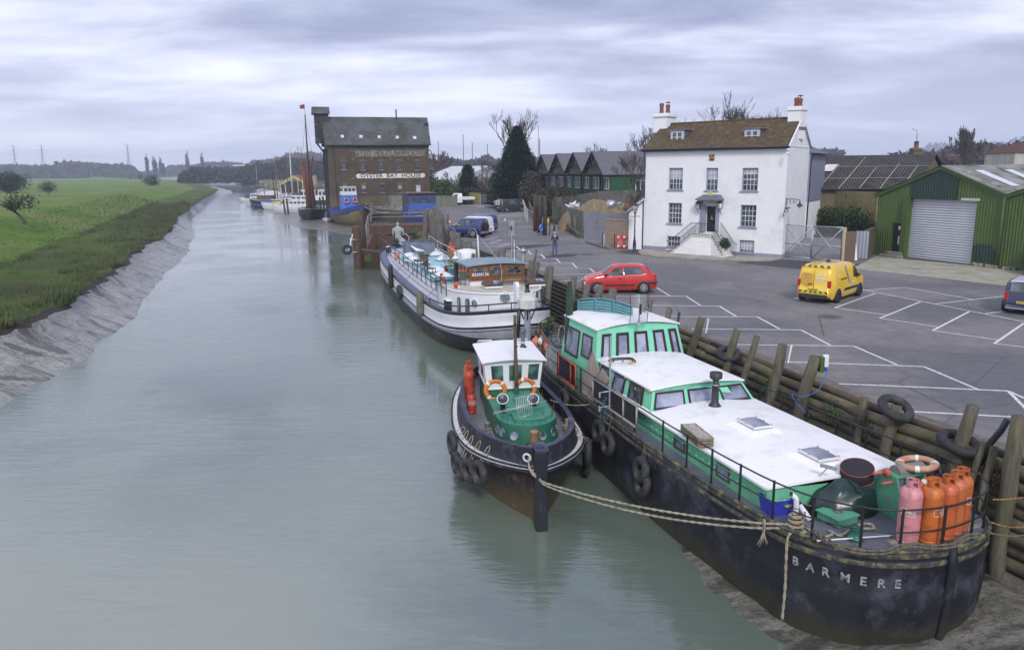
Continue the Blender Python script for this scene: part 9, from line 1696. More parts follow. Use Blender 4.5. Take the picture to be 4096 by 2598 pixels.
m.grid(rows);o=m.build('rubble_heap',M('rubble_straw',(.23,.18,.10),.95,.4,4,col2=(.10,.075,.045),dirt=(.30,.26,.18),dscale=5,bmp=.1));tag(o,'long heap of straw coloured earth and rubble behind the fences','heap')
m=MB();P0=Vc((c.x+1.2,82,2.6));m.lathe([(.2,-.5),(.5,-.2),(.55,.1),(.3,.55)],P0,12,M=Matrix.Rotation(1.1,3,'Y'));o=m.build('cement_mixer_drum',galv);tag(o,'pale cement mixer drum on the rubble heap','mixer')
m=MB();m.box(Vc((c.x+3.4,82,2.2)),(1.5,1.3,.12),ry=.7);m.box(Vc((c.x+3.7,82,1.7)),(.9,.5,.8),ry=.1);o=m.build('orange_dumper',M('dumper_orange',(.5,.12,.02),.5,.2));tag(o,'orange tipped dumper skip beside the rubble heap','dumper')
for k,(dx,l,mt)in enumerate(((-3.6,'white rubbish sheet on the back of the rubble heap',whitep),(-1.0,'curled grey metal sheet on the back of the rubble heap',galv),(3.2,'white and blue rubbish bags on the rubble heap',M('bag_blue_white',(.5,.52,.6),.5,.3,3)))):o=bush(None,Vc((c.x+dx*.7,84.5,2.4)),.55,60,mt,.3,'rubbish',(1.5,.6,.5),k+40);tag(o,l,'rubbish')
def sboat(name,label,P,rz,L,B,H,hm,topm,decks=(),masts=(),sheer=.25,bow=.5,cat='boat',pts=None,wl=-.35):
 t=thing(name,label,cat,P,rz);out=pts or[(-L/2,B*.36),(-L*.46,B*.43),(-L*.2,B*.5),(L*.1,B*.48),(L*.3,B*.36),(L*.43,B*.16),(L/2,0)]
 zf=lambda s:H+sheer*max(0,(s+L*.1)/(L*.6))**2+sheer*.3*max(0,(-s-L*.2)/(L*.3))**2
 out=[(out[0][0]-.01,0)]+list(out)
 o,r=hull(t,'hull',out,[(zf,1,0,0,1),(lambda s:zf(s)-.12,1.01,0,0,0),(lambda s:H*.35,.93,.1,L*.03,0),(lambda s:wl,.6,L*.05,L*.12,0)],[hm,topm])
 deckpoly(t,'deck',r[0],topm,-.1)
 for d in decks:
  x0,x1,w,z0,z1,mt=d[:6];m=MB();m.box(((x0+x1)/2,0,(z0+z1)/2),(x1-x0,w,z1-z0),0,top=.9);c=m.build('cabin',mt,t,bevel=.04)
  if len(d)>6:
   m=MB();m.box(((x0+x1)/2,0,z1+.04),((x1-x0)*1.04,w*.98,.08));m.build('cabin_roof',d[6],c)
   n=max(2,int((x1-x0)/.9));zc=lerp(z0,z1,.66)
   for s in(1,-1):
    for i in range(n):m=MB();m.box((lerp(x0,x1,(i+.5)/n),s*w*.475,zc),((x1-x0)/n*.7,.05,(z1-z0)*.38));m.build('window',glassM,c)
   for x in(x0,x1):
    for k in range(3):m=MB();m.box((lerp((x0+x1)/2,x,.955),w*(-.28+.28*k),zc),(.06,w*.22,(z1-z0)*.38));m.build('window',glassM,c)
 for x,h,r_,mt,st in masts:
  m=MB();m.tube([(x,0,H),(x+.01*h,0,H+h*.5),(x,0,H+h)],[r_,r_*.9,r_*.5],7);o=m.build('mast',mt,t)
  if st:
   m=MB();
   for a,b in((L*.48,0),(-L*.45,0),(x-.5,B*.45),(x-.5,-B*.45)):m.tube([(a,b,H),(x,0,H+h*.95)],.03,3)
   m.build('rigging',M('rigging_wire',(.12,.11,.10),.7,.2),t)
 return t
def aE(x,Y,z,y=1200):p=atY(950+x*.3733,Y,380+y*.3733);p.z=z;return p
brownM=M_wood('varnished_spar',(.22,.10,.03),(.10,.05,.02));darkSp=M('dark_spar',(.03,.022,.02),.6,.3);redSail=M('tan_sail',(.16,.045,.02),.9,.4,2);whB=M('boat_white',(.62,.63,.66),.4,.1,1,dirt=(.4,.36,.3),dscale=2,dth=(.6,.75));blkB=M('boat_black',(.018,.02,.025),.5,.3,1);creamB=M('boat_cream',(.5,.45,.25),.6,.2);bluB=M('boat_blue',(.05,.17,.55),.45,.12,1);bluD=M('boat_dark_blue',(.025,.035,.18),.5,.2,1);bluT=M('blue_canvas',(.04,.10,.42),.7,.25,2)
growth=hullmat('weedy_hull',(.12,.10,.055),(.07,.055,.03),(.20,.18,.12),None,.8,(.5,.65),(.5,.7))
P=gE(1240,1400,-2.6);P.y+=5;P.x-=1.2;a=R_(-62);k=P.y/140
t=sboat('blue_tugboat','blue tug with a light blue wheelhouse and weedy brown hull aground on the mud',P,a,13.5,5.2,2.3,growth,bluD,[(-2.6,-.2,2.6,1.9,4.9,bluB),(-2.5,-.4,2.5,4.9,6.3,whB,whB)],[(-1.5,2.2,.06,darkSp,False)],1.2,cat='tugboat',wl=-.1)
m=MB();out_=[(-6.75,1.9),(-5.5,2.35),(-2.7,2.65),(1.3,2.55),(4,1.95),(5.8,.9),(6.78,.0)];zf=lambda s:2.3+1.2*max(0,(s+1.35)/8.1)**2
for sg in(1,-1):m.grid([[Vc((s,sg*(w+.06),zf(s)-.65+q*.75))for s,w in[(p.x,p.y)for p in catmull([(a_,b_,0)for a_,b_ in out_],4)]]for q in(0,1)])
m.build('bulwark',bluD,t)
for w in(-.75,.75):
 q=t.location+Matrix.Rotation(a,3,'Z')@Vc((-.0,w,4.0));lifering('orange life ring on the %s of the blue tug cabin front'%('left' if w<0 else 'right'),q,(R_(85),0,a+PI/2),ringO,.38,.1)
rope('mooring line sagging from the blue tug bow to the blue houseboat',sag(t.location+Matrix.Rotation(a,3,'Z')@Vc((6.5,0,3.4)),gE(1800,1240,-.2)+Vc((0,0,1)),1.2),.06,ropeW,False)
P=aE(1960,118,-2.6);t=sboat('blue_houseboat','dark blue houseboat with brown cambered roof and blue canvas screen',P,R_(-75),12,4.6,2.2,bluD,M('grey_white_deck',(.4,.4,.42),.7,.2),[(-4.6,1.6,4.6,2.0,5.6,bluD,M('brown_felt_roof',(.16,.075,.05),.8,.2)),(1.6,3.0,4.4,2.2,4.1,bluT)],[],.4,cat='houseboat')
m=MB();
for z in(2.4,2.8,3.2):m.box((3.9,0,z),(.08,4.4,.16))
for y in(-2,-1,0,1,2):m.box((3.85,y,2.8),(.1,.12,1.2))
m.build('slatted_guard',greyP,t);lifering('orange and white life ring on the blue houseboat guard',P+Matrix.Rotation(R_(-75),3,'Z')@Vc((4.0,.4,2.9)),(R_(88),0,R_(15)),ringO,.42,.11)
t=sboat('covered_dinghy','small white dinghy under a blue canvas cover on the mud by the dark barge',gE(950,1362,-2.7)+Vc((0,1.2,0)),R_(-80),4.6,1.9,.75,whB,bluT,[],[],.25,wl=-.05);m=MB();m.add([(-2.2,-.8,.8),(-2.2,.8,.8),(2.2,0,.95),(-1.9,0,1.35),(1.2,0,1.75)],[(0,3,4,2),(1,2,4,3),(0,1,3)]);m.build('canvas_cover',bluT,t)
P=gE(760,1342,-2.8)+Vc((-.5,5,0));t=sboat('sailing_barge','black sailing barge with a grey band, brown furled sails and a red pennant',P,R_(-78),16,5.4,1.9,blkB,M('barge_band_grey',(.17,.19,.22),.6,.2),[(-3,3,2.6,1.9,2.5,M('hatch_green',(.03,.09,.07),.6,.2))],[(4.0,17.8,.20,darkSp,True),(3.4,9.8,.38,brownM,False),(-5.2,8.2,.16,brownM,False)],.5,cat='sailing barge')
m=MB();m.tube([(4.4,.5,2),(4.2,.3,9),(4.5,1.0,12)],[.32,.22,.12],7);m.tube([(3.2,-.5,2),(2.6,-.9,11)],[.42,.2],7);m.tube([(-5.2,.3,2),(-5.0,0,7.4)],[.45,.3],7);m.build('furled_sail',redSail,t);m=MB();m.tube([(-4.2,.5,6.8),(-3.9,.7,8.2),(-3.2,1.0,5.0)],[.15,.5,.25],7);m.build('pale_sail',M('pale_canvas',(.36,.33,.24),.9,.3),t)
m=MB();m.cyl((4.0,0,19),(4.0,0,21.6),.04,.04,4);m.quad((4.0,0,21.6),(4.0,0,20.7),(3.6,-.9,20.8),(3.6,-.9,21.4));m.build('pennant',M('pennant_red',(.25,.03,.03),.8,.1),t)
P=gE(520,1262,-2.8)+Vc((1.0,2,0));sboat('white_cruiser','long white motor cruiser with two rows of cabin windows beside dark mooring posts',P,R_(172),10,3.4,1.5,whB,whB,[(-4.6,2.0,2.9,1.5,2.6,whB,whB),(-3.8,-.4,2.6,2.65,3.6,whB,whB),(2.0,3.4,2.2,1.5,2.5,creamB)],[(2.6,5.5,.07,whB,True)],.5,cat='cruiser')
P=aE(440,196,-2.9);sboat('cream_yacht','cream and white yacht with brown furled boom behind the white cruiser',P,R_(175),9,2.8,1.4,whB,creamB,[(-3,1.5,2.0,1.4,2.3,creamB,whB)],[(0,12.0,.13,brownM,True)],.4,cat='yacht');
P=aE(640,205,-2.9);t=sboat('white_masted_yacht','yacht with a tall white mast and tan sail boom',P,R_(170),10,3.2,1.8,M('maroon_hull',(.12,.03,.03),.5,.2),whB,[(-3,1,2.4,1.8,2.9,whB,whB)],[(1,14.5,.2,whB,True)],.4,cat='yacht');m=MB();m.tube([(1,0,3.4),(-4.5,0,3.6)],.25,6);m.build('boom_sail',redSail,t)
sboat('wooden_yacht','dark yacht with a slim brown mast left of the tall white mast',aE(560,222,-2.9),R_(172),9,2.8,1.4,blkB,whB,[(-2.5,1.5,2,1.4,2.5,whB,whB)],[(0,13,.14,brownM,True)],.4,cat='yacht')
sboat('houseboat_white','white cabin boat with a verandah below the warehouse corner',aE(830,190,-1.4),R_(175),8,3.6,1.0,M('green_hull',(.05,.09,.05),.7,.2),whB,[(-3.4,3,3.2,1.0,3.3,whB,whB)],[],.2,cat='houseboat')
sboat('blue_launch','dark blue launch with a white windowed cabin, bow toward the camera',aE(195,232,-3.0),R_(-78),9,3.3,1.4,bluD,whB,[(-3.2,1.2,2.7,1.4,2.9,whB,whB)],[(-4.5,6,.08,brownM,False)],.6,cat='launch')
sboat('white_launch','low white launch with a dark canopy, farthest left in the moorings',aE(135,250,-3.0),R_(170),7,2.8,1.0,whB,whB,[(-2.5,1,2.2,1.0,2.3,M('canopy_dark',(.08,.07,.06),.8,.2))],[],.3,cat='launch')
sboat('brown_motor_boat','brown decked old motor boat behind the blue launch',aE(300,222,-2.9),R_(172),9,3.2,1.3,blkB,creamB,[(-3,2,2.4,1.3,2.7,M('brown_cabin',(.15,.07,.035),.7,.2),whB)],[(0,6,.1,brownM,False)],.4,cat='boat')
t=thing('white_domed_cover','big white domed tarpaulin cover over a boat in the moorings','cover',aE(360,240,-2.5));m=MB();m.grid([[Vc((x,y,3.0*math.sqrt(max(0,1-(x/3.5)**2))))for x in[3.5*math.cos(PI*i/16)for i in range(17)]]for y in(-4,0,4)]);m.build('cover',whB,t);m=MB();m.poly([Vc((3.5*math.cos(PI*i/16),-4.01,3.0*math.sin(PI*i/16)))for i in range(17)]);m.build('cover_front',whB,t)
sboat('blue_canvas_boat','boat under a bright blue canvas awning at the water edge',aE(320,205,-2.9),R_(8),7,2.4,.7,blkB,bluT,[(-1.5,2.5,2.0,.7,2.0,bluT)],[],.5,cat='boat')
sboat('distant_coaster','small dark boat with pink mast and crosstree up the river',aE(270,420,-3.0),R_(175),9,3.4,1.6,M('teal_hull',(.03,.07,.09),.6,.2),blkB,[(-3.4,-1.2,2.2,1.6,2.8,blkB)],[(2,11,.2,M('pink_mast',(.4,.22,.22),.7,.1),False)],.8,cat='boat')
t=thing('boat_shed','open fronted boat shed with a yellow gable and red roof edge behind the masts','shed',aE(600,270,-1));m=MB();
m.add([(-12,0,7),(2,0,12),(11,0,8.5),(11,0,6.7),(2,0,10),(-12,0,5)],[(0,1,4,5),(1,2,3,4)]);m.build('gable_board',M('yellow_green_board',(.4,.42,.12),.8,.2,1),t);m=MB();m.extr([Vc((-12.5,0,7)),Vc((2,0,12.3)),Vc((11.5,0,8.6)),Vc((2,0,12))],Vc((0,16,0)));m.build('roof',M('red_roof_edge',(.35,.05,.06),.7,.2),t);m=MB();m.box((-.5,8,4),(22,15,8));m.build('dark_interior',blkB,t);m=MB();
for x in(-11.5,6,10.5):m.box((x,-.3,4),(.8,.6,9))
m.build('posts',creamB,t);t.scale=(.36,.5,.5)
for i,(x,Y,zt,l)in enumerate(((500,172,1112,'left of the two dark mooring posts by the white cruiser'),(535,171,1105,'right of the two dark mooring posts by the white cruiser'),(405,200,1018,'dark mooring post behind the brown boat'),(925,150,1085,'dark post below the warehouse corner'),(890,152,1095,'second dark post below the warehouse corner'))):
 p=aE(x,Y,-2.9,zt);h=HZ(950+x*.3733,380+zt*.3733,p)+2.9;m=MB();m.cyl(p,p+Vc((-.2,0,h)),.22,.18,7);tag(m.build('mooring_post',darkw),l,'post')
for i,(x,Y,zt,l)in enumerate(((463,260,930,'white mast farthest left'),(418,235,800,'pale green mast left'),(372,262,745,'thin dark mast'),(515,240,930,'short white mast'),(655,215,545,'brown mast close by the tall barge mast'),(690,200,560,'tan mast with furled tan sail'),(748,190,640,'brown spar right of the tall barge mast'),(735,182,760,'second brown spar right of the tall barge mast'),(300,235,1060,'small brown mast'),(820,170,1010,'short pale spar'))):
 p=aE(x,Y,-1.5,zt);h=HZ(950+x*.3733,380+zt*.3733,p)+1.5;m=MB();m.cyl(p,p+Vc((-.3,0,h)),.17,.09,6);tag(m.build('boat_mast',(whB,brownM,darkSp)[(0,0,2,0,1,1,1,1,1,0)[i]]),l+' among the upriver moorings','mast')
rust=hullmat('rusty_steel',(.050,.028,.02),(.095,.045,.025),(.05,.035,.03),(-3.0,-1.9,(.05,.045,.02)),.7,(.45,.62),(.55,.7))
a0,a1=gJ(500,975,-1.3),gJ(600,560,-.9);a0=Vc((-14.6,72.5,0));dd=Vc((-.14,.99,0));rr_=Vc((.99,.14,0));L=26;W=7.8
t=thing('rusty_barge','rust brown open hold barge with a railed far end behind the white barge','barge',a0,math.atan2(dd.y,dd.x))
m=MB();ring=lambda z,i,b=0:[Vc(p)for p in((0+i+b,-2.0,z),(0+i+b,-W+2.0,z),(2.2+i,-W+i,z),(L-i,-W+i,z),(L-i,-i,z),(2.2+i,-i,z))]
m.grid([ring(-3.2,.4,.6),ring(-1.2,0),ring(-1.15,.0),ring(-1.15,.7),ring(-2.9,.7)],closed=True,sm=False);m.poly(ring(-2.9,.7));m.build('hull',rust,t)
m=MB();
for k in range(12):m.box((3+k*1.9,-.85,-2.0),(.12,.3,1.6));m.box((3+k*1.9,-W+.85,-2.0),(.12,.3,1.6))
m.bbox(L-4,L,-W+.2,-.2,-1.1,-.2);m.bbox(L-4.2,L-4,-W+.3,-.3,-2.9,-.2);m.build('hold_ribs',rust,t)
m=MB();P=[(L-12,-.1,-.9),(L-4,-.1,-.1),(L,-.3,0),(L,-W+.3,0),(L-4,-W+.1,-.1)];m.tube([Vc(p)+Vc((0,0,1.1))for p in P],.04,5);m.tube([Vc(p)+Vc((0,0,.6))for p in P],.03,5)
for p in P:m.cyl(p,Vc(p)+Vc((0,0,1.1)),.04,.04,5)
m.build('railing',M('pale_rail_paint',(.36,.38,.37),.6,.3),t)
m=MB();m.cyl((2.2,.2,-3),(2.2,.2,1.1),.42,.42,14);m.build('spud_tube',rust,t)
m=MB();m.tube([(4.2,-.4,-3),(4.4,-.35,1.0),(4.3,-.3,2.6)],[.3,.22,.12],7);m.build('spud_post',darkw,t)
m=MB();
for q in(((.5,.7,-1.2),(.5,.7,.1)),((.5,.7,.1),(1.8,.1,-.2)),((.5,.7,-1.2),(1.8,.1,-1.3)),((.2,.9,-1.0),(.9,.5,.5))):m.tube(q,.05,5)
m.build('side_platform',whitep,t);tyre('tyre on the white side platform of the rusty barge',a0+dd*.3-rr_*1.05+Vc((0,0,-.9)),.45,.15,Matrix.Rotation(R_(90),3,'X')@Matrix.Rotation(.2,3,'Y'))
c=gD(60,465,-1.0);o=bush(None,c,.35,260,[leafA,leafB],.07,'weed_tuft',(1,1,1),3);tag(o,'green weed tuft growing at the near end of the rusty barge','plant')
barkM=M_wood('bark',(.085,.07,.055),(.045,.038,.032),stretch=(1,1,.3),scale=3);twigM=M('twigs',(.075,.06,.052),.9,.3,2);twigR=M('reddish_twigs',(.11,.055,.05),.9,.3,2)
def bare_tree(name,label,P,h,spread,seed,depth=5,tm=None,lean=0,group=None,r0=None,fork=.28,up=.55,leaf=None):
 rnd=random.Random(seed);t=thing(name,label,'tree',P,0,group);T=MB();C=MB();r0=r0 or h*.022;mr=math.hypot(P[0],P[1])*.00021
 def br(p,d,l,r,k):
  n=3;pts=[p];dd=d.copy()
  for i in range(n):dd=(dd+Vc((rnd.gauss(0,.10),rnd.gauss(0,.10),rnd.gauss(.03,.06)))).normalized();pts.append(pts[-1]+dd*l/n)
  q=T if k>=depth-1 else C;q.tube(pts,[max(mr,lerp(r,r*.62,i/n))for i in range(n+1)],5 if k>=depth-1 else 3,cap=False)
  if k==0:return
  for j in range(rnd.choice((2,3,3))if k<depth else 4):
   a=rnd.uniform(0,2*PI);s=Vc((math.cos(a),math.sin(a),0));nd=(dd*(.8 if k<depth else.75)+s*spread*rnd.uniform(.6,1.1)+Vc((0,0,up*.35))).normalized();st=pts[rnd.choice((2,3))if j else 3];br(st,nd,l*rnd.uniform(.62,.84),r*rnd.uniform(.5,.66),k-1)
 br(Vc((0,0,0)),Vc((lean,0,1)).normalized(),h*fork,r0,depth)
 T.build('trunk',barkM,t,uv=False);C.build('crown',tm or twigM,t,uv=False)
 if leaf:bush(t,(0,0,h*.62),h*.36,leaf[0],leaf[1],leaf[2],'leaves',(1.15,1.15,.85),seed)
 return t
def aF(x,Y,z=0):p=atY(1700+x*.3945,Y);p.z=z;return p
def aG(x,Y,z=0):p=atY(2400+x*.4912,Y);p.z=z;return p
bare_tree('bare_tree','big bare spreading tree in front of the green terrace beside the white house',aF(2095,83),12.5,.62,3,6,r0=.2,fork=.24)
bare_tree('bare_tree','bare tree rising behind the left chimney of the white house',aF(2260,120),14.5,.6,8,6)
bare_tree('bare_tree','tall bare tree directly behind the big conifer',aF(810,150),18.5,.5,9,6)
bare_tree('bare_tree','small bare tree between the conifer and the terrace',aF(1215,140),10,.55,12,5)
bare_tree('bare_tree','thin young bare tree in the corner by the rubble heap',aF(1385,88),6.5,.6,13,5)
bare_tree('bare_tree','pale bare bush like tree in front of the white hangar',aF(255,165),7,.6,15,5)
for i,(x,Y,h)in enumerate(((730,125,14),(880,122,15.5),(1020,118,16.3),(1130,122,16.3),(1240,120,16.3),(1350,124,15.2))):bare_tree('bare_tree','bare tree in the row showing above the white house roof ridge',aG(x,Y),h,.45,20+i,6,group='bare trees above the white house roof')
for i,(x,Y,h,l)in enumerate(((1700,190,15,'reddish bare tree left of the big bare tree above the terrace'),(1790,195,14,'second reddish bare tree above the terrace roofs'),(120,230,15,'dark red bare tree above the white hangar'),(160,240,13,'lower dark red bare tree above the white hangar'),(690,180,10,'bare tree left of the big conifer'),(1360,190,12,'thin bare tree behind the terrace gables'),(640,230,9,'low bare tree behind the slate bungalow'))):bare_tree('bare_tree',l,aF(x,Y),h,.55,40+i,5,tm=twigR)
for i,x in enumerate((1240,1282)):p=atY(3200+x*.524,190);p.z=0;bare_tree('poplar',['left of the two tall slim poplars above the green shed','right of the two tall slim poplars above the green shed'][i],p,18.5,.22,60+i,6,fork=.24,up=1.4)
def conifer(name,label,P,h,r,n,seed,mats,s=.5,shape=1.0,tr=True):
 rnd=random.Random(seed);t=thing(name,label,'tree',P);m=MB();m.cyl((0,0,0),(0,0,h*.9),h*.022,.04,8);m.build('trunk',barkM,t);m=MB()
 for i in range(n):
  u=rnd.random()**1.25;z=h*(.04+.96*u);a=rnd.uniform(0,2*PI);R=r*(1-u)**shape*(1+.16*math.sin(a*5+u*23)+.10*math.sin(a*11-u*40))+.05;q=R*(rnd.random()**.35);c=Vc((q*math.cos(a),q*math.sin(a),z));o=Vc((math.cos(a),math.sin(a),rnd.uniform(-.1,.75))).normalized();k=s*rnd.uniform(.5,1.2);sd=o.cross(Vc((rnd.gauss(0,.3),rnd.gauss(0,.3),1))).normalized()
  m.add([c-o*k*.5,c+sd*k*.28,c+o*k,c-sd*k*.28],[(0,1,2,3)],rnd.choice((0,0,1,2)))
 m.build('crown',mats,t,uv=False);return t
cM=[M('conifer_dark',(.018,.055,.024),.9,.4,1.5),M('conifer_mid',(.04,.11,.036),.9,.4,1.5),M('conifer_light',(.075,.17,.045),.9,.4,1.5)]
p=aF(935,132);conifer('conifer','big dense dark green conifer standing right of the telegraph pole',p,HZ(1700+.3945*920,450+.3945*150,p),5.3,26000,1,cM,.6,.85)
p=aF(430,150);conifer('conifer','rounded dark green conifer left of the telegraph pole',p,HZ(1870,450+.3945*530,p),2.3,7000,2,cM,.4,.42)
p=aF(690,152);conifer('conifer','small dark conifer at the left foot of the big one',p,HZ(1970,450+.3945*620,p),1.3,2500,3,cM,.35,.6)
gM=[M('shrub_green',(.04,.085,.015),.85,.4,2),M('shrub_light',(.09,.14,.02),.85,.4,2),leafD];thM=[M('thicket_brown',(.06,.052,.038),.9,.4,2),M('thicket_grey',(.085,.078,.062),.9,.4,2),M('thicket_dark',(.03,.03,.022),.9,.4,2)]
def shrub(label,P,r,sq,n,mats,s,seed,name='shrub'):
 t=thing(name,label,'shrub',P);m=MB();rnd=random.Random(seed)
 for i in range(9):a=rnd.uniform(0,6.3);m.tube([(0,0,0),(math.cos(a)*r*sq[0]*.5,math.sin(a)*r*sq[1]*.5,r*sq[2]*.7)],[.05*r*.6,.02],4)
 m.build('stems',barkM,t);bush(t,(0,0,r*sq[2]*.85),r,n,mats,s,'foliage',sq,seed);return t
shrub('bright yellow green rounded shrub beside the warehouse and white truck',aF(185,146),3.1,(1,1,.8),3500,gM,.22,5)
shrub('dark green shrub tight against the warehouse right corner',aF(55,150),2.6,(.7,1,1.3),2500,gM,.2,6)
for i,(x,Y,r,sq,mt,l)in enumerate(((360,150,3.2,(2.2,1,.7),thM,'brown leafless thicket behind the white truck'),(560,154,3.4,(1.8,1,.8),thM,'brown leafless thicket around the telegraph pole foot'),(1010,134,2.5,(1.2,1,1.1),gM,'mid green shrub at the right foot of the big conifer'),(1120,124,2.9,(1,1,1.15),thM,'greyish leafless bush above the old posts'),(1300,108,2.2,(1.3,1,1),[leafD,thM[0],gM[0]],'dark green ivy bush before the terrace end'),(1700,97,1.6,(1.8,1,.8),thM,'brown hedge clump under the terrace windows'),(2180,92,1.6,(1.2,1,1),[leafD,thM[0]],'dark hedge beside the big bare tree'),(1500,92,1.0,(1,1,1.2),gM,'small green bush before the terrace fence'))):shrub(l,aF(x,Y),r,sq,3200,mt,.2,70+i)
for i,x in enumerate((240,320,395,460,530,575)):p=FB.p(FB.L*(x-190)/400,.8,1.2);shrub(['first','second','third','fourth','fifth','sixth'][i]+' dark leafy screening plant from the left along the yellow board fence',p,1.15,(.75,.6,1.15),520,[leafD,gM[0]],.13,90+i)
p=HF.p(HF.px(1020,1230,1.2)[0],1.0,1.2);o=bush(None,p,.42,900,[leafD,gM[0]],.06,'clipped_bush',(1,1,1),4);tag(o,'round dark clipped bush by the right flight of the front steps','plant')
hM=[M('haw_dark',(.022,.028,.018),.9,.4,2),M('haw_mid',(.040,.048,.028),.9,.4,2)]
def hawthorn(label,px,py,hpx,seed,w=1.0,n=2600):
 p=gI(px,py,-.4);h=(HZ(px*.7204,550+hpx*.7204,p)+.4);t=bare_tree('hawthorn',label,p,h*1.15,.8,seed,5,tm=hM[0],r0=h*.03,fork=.2);bush(t,(0,0,h*.66),h*.50,n,hM,h*.028,'twiggy_leaves',(w,w,.95),seed)
hawthorn('big dark hawthorn cut by the left edge of the picture',60,335,205,1,1.5,6000);hawthorn('dark round hawthorn right of the big one on the meadow',270,322,250,2,1.35);hawthorn('dark leaning hawthorn halfway along the meadow',845,288,213,3,1.3);hawthorn('small hawthorn above the leaning one',780,240,205,4,1.1,1200);hawthorn('tiny hawthorn farthest left of the far trio',727,235,215,5,1.2,700);hawthorn('hawthorn right of the far trio',857,243,213,6,1.2,1200)
bare_tree('bare_thorn_tree','nearly leafless wind bent thorn tree with a curved trunk on the embankment',gI(140,478,.9),HZ(130*.72,550+340*.72,gI(140,478,.9))*1.25-.6,.9,33,5,tm=hM[0],r0=.22,lean=-.25,leaf=(500,hM,.12))
rnd=random.Random(9);m=MB()
def tuft(c,h,n,w,mi):
 for i in range(n):
  a=rnd.uniform(0,6.28);o=Vc((math.cos(a),math.sin(a),0));b=c+o*rnd.random()*w;tp=b+o*h*.45*rnd.random()+Vc((rnd.gauss(0,h*.1),0,h*rnd.uniform(.6,1.2)));s=Vc((-o.y,o.x,0))*h*.09;m.add([b-s,b+s,tp],[(0,1,2)],mi)
y=34.0
while y<330:
 k=max(1,y/55);xg=interp(LG,y)+jit(y+400,.35,.9)+jit(y+90,.08,.9);band=7
 for i in range(20 if y<150 else 10):
  q=rnd.random()**2.2;x=xg-q*band;mi=rnd.choice((0,1,1,2));big=fbm(3,y,.22)+.5*fbm(x,y,.6);tuft(Vc((x+(.5*big if big>0 else 0),y+rnd.uniform(-.4,.4)*k,-1.22+.3*q)),((.25+.5*max(0,big))if q<.22 and big>-.25 else.10)*rnd.uniform(.5,1.3),7,.3*k**.5,mi)
 y+=.42*k
for i in range(9000):
 y=32+150*rnd.random()**1.5;k=max(1,y/60);x=interp(LG,y)-.5-9*rnd.random();u=fbm(x,y,.35);tuft(Vc((x,y,-1.12)),(.24+.2*u)*k*rnd.uniform(.4,1.3),4,.2*k,0 if u>.12 else 1 if u>-.2 else 2)
o=m.build('marsh_vegetation',[M('marsh_stem',(.09,.10,.045),.95,.5,.6),M('marsh_green',(.085,.15,.035),.95,.5,.6),M('marsh_dead',(.14,.13,.075),.95,.5,.6)],kind='stuff',uv=False);tag(o,'dark scrubby salt marsh plants along the left mud edge','marsh plants')
m=MB();
for i in range(26000):
 y=30+170*rnd.random()**1.7;x=interp(LG,y)-9-rnd.random()**1.2*(30+y*.8);
 if x<-y*.75-4:continue
 xg=interp(LG,y);u=xg-10-x;z=-.75+(1.75*min(1,u/9)if u<9 else 1.0 if u<14 else(1.0-1.5*min(1,(u-14)/9)));k=max(1,y/60);tuft(Vc((x,y,z-.05)),.17*k*rnd.uniform(.6,1.3),3,.12*k,rnd.choice((0,0,1,2)))
o=m.build('meadow_tufts',[M('grass_a',(.075,.14,.03),.95,.4,.3),M('grass_b',(.14,.20,.06),.95,.4,.3),M('grass_c',(.05,.09,.022),.95,.4,.3)],kind='stuff',uv=False);tag(o,'meadow grass tufts on the left embankment','grass')
def wood(label,x0,x1,Y,htab,n,mats,s,seed,dz=0,D=40):
 rnd=random.Random(seed);m=MB();A=atY(x0,Y);B=atY(x1,Y)
 for i in range(n):
  u=rnd.random();X=lerp(A.x,B.x,u);h=interp(htab,lerp(x0,x1,u));hh=(h*(.95+.35*noise.noise(Vc((X*.02,seed,0)))+.45*noise.noise(Vc((X*.07,seed,3)))+.3*noise.noise(Vc((X*.25,seed,5)))));z=hh*(rnd.random()**.7);p=Vc((X,Y+rnd.uniform(-D,D),dz+z));a=Vc((rnd.gauss(0,1),rnd.gauss(0,1),rnd.gauss(0,1)+.6)).normalized();b=a.cross(Vc((rnd.gauss(0,1),rnd.gauss(0,1),rnd.gauss(0,1)))).normalized();k=s*rnd.uniform(.5,1.4);m.add([p-a*k,p+b*k*.6,p+a*k,p-b*k*.6],[(0,1,2,3)],rnd.choice(range(len(mats))))
 o=m.build('far_wood',mats,kind='stuff',uv=False);tag(o,label,'woodland')
wM=[M('wood_brown',(.060,.050,.050),.95,.3,.02),M('wood_dark',(.032,.034,.036),.95,.3,.02),M('wood_red',(.085,.05,.045),.95,.3,.02)];wG=[M('scrub_dark',(.028,.034,.022),.95,.3,.03),M('scrub_olive',(.05,.052,.032),.95,.3,.03)]
wood('far grey brown wood along the horizon behind the meadow',-300,520,1150,[(-300,12),(0,12),(90,17),(200,15),(330,20),(400,16),(480,15),(520,4)],26000,wM,4.0,1)
wood('thin far tree belt behind the river bend',480,900,1350,[(480,4),(600,4),(690,12),(760,15),(860,20),(900,19)],12000,wM,4.5,2)
wood('far woodland on the rising ground left of the warehouse',860,1420,1300,[(860,17),(1000,15),(1100,25),(1180,32),(1250,33),(1420,26)],26000,wM,4.8,3)
wood('dark scrub wood on the far bank of the bend',800,1420,560,[(800,4),(850,9),(900,8),(1000,6),(1040,8),(1100,12),(1420,15)],26000,wG,1.7,4,-.5)
wood('blue wooded hill on the horizon to the right',3550,4200,2600,[(3550,20),(3750,62),(4000,66),(4200,60)],16000,wM,9,5,0,60)
wood('low far woods behind the conifer and terrace',1700,3300,700,[(1700,12),(2000,15),(2300,14),(2700,12),(3300,14)],24000,wM,3.0,6)
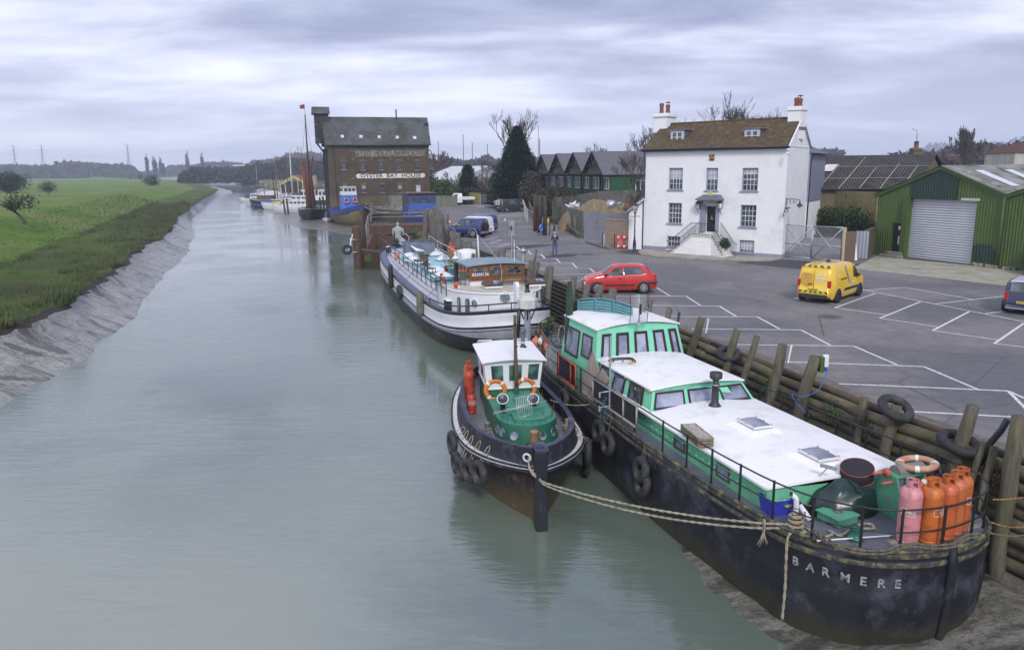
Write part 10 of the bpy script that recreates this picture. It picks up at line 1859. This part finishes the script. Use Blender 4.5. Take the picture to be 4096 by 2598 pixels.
wood('bare woodland behind the green shed',3550,4200,330,[(3550,10),(3800,12),(4200,13)],9000,wM,1.4,7)
for i,(x,Y,h)in enumerate(((588,1000,29),(616,1000,25),(622,1000,24),(642,1000,25),(653,1000,18),(750,1000,31),(810,1000,29))):p=atY(x,Y);p.z=0;t=thing('poplar','slim far poplar standing above the horizon behind the river bend','tree',p,0,'far poplars on the horizon');m=MB();m.cyl((0,0,0),(0,0,h),.5,.1,5);m.build('trunk',barkM,t);bush(t,(0,0,h*.56),h*.45,420,wM,1.1,'crown',(.18,.18,1),i,.6)
for i,x in enumerate((63,174,517)):
 p=atY(x,1500);p.z=0;h=62;t=thing('pylon',['leftmost','middle','rightmost'][i]+' of the three far steel pylons above the left horizon','pylon',p);m=MB()
 for a,b in((-1,-1),(1,-1),(1,1),(-1,1)):m.tube([(a*5,b*5,0),(a*1.2,b*1.2,h*.6),(0,0,h)],.28,3)
 for k in range(7):z=h*(.08+.08*k);w=5-3.8*z/(h*.6);m.tube([(-w,-w,z),(w,-w,z+4)],.3,3);m.tube([(w,-w,z),(-w,-w,z+4)],.3,3)
 for z,w in((h*.68,8),(h*.80,11),(h*.92,8)):m.tube([(-w,0,z),(0,0,z+2),(w,0,z)],.28,3)
 m.build('lattice',M('pylon_steel',(.14,.15,.17),.6,.1),t)
p=atY(963,620);p.z=0;t=thing('brick_building','small far brick building with a flat white roof line beyond the scrub','building',p);m=MB();m.box((0,0,7),(7.5,8,8));m.build('wall',M('far_brick',(.12,.07,.05),.9,.2,.2),t);m=MB();m.box((0,0,11.3),(9,10,.8));m.build('roof',whitep,t)
t=thing('wreck','dark beached wreck with weed on the far side of the river bend','wreck',atY(796,590)*1.0);t.location.z=-2;bush(t,(0,0,2.5),5,300,wG,.8,'weedy_hulk',(1.4,1,.6),2)
m=MB();rnd=random.Random(5)
for i in range(9000):y=330+300*rnd.random();x=interp(QL,y)+rnd.uniform(0,22)-6;p=Vc((x,y,-1.2));k=rnd.uniform(.6,1.6);m.add([p-Vc((.35,0,0)),p+Vc((.35,0,0)),p+Vc((rnd.uniform(-.5,.5),0,k*1.6))],[(0,1,2)],rnd.choice((0,0,1)))
o=m.build('reed_bank',[M('pale_reed',(.26,.24,.14),.95,.2,.1),M('reed_dark',(.08,.07,.045),.95,.3,.1)],kind='stuff',uv=False);tag(o,'pale reeds along the far bank','reeds')
for i,(x,Y,h,l)in enumerate(((1700+.3945*393,240,17,'thin mast above the hangar roof, leftmost'),(1700+.3945*483,250,15,'thin pale mast above the hedges'),(1700+.3945*1163,200,14,'pale mast right of the big conifer'),(1700+.3945*1150,320,24,'distant crane like mast right of the conifer'),(1700+.3945*635,240,14,'thin mast left of the conifer'),(1700+.3945*140,240,15,'thin mast by the dark red trees'))):p=atY(x,Y);m=MB();m.cyl((p.x,p.y,0),(p.x,p.y,h),.16,.1,5);tag(m.build('boat_mast',greyP),l,'mast')
m=MB();m.bbox(-2700,2700,-70,2750,-6.5,78);hz_=m.build('haze',bpy.data.materials.new('haze_air'),kind='stuff',uv=False);hm=hz_.data.materials[0];hm.use_nodes=True;t_=hm.node_tree;t_.nodes.remove(t_.nodes['Principled BSDF']);v=t_.nodes.new('ShaderNodeVolumePrincipled');v.inputs['Density'].default_value=.00036;v.inputs['Color'].default_value=(.72,.80,1,1);t_.links.new(v.outputs[0],t_.nodes['Material Output'].inputs['Volume'])
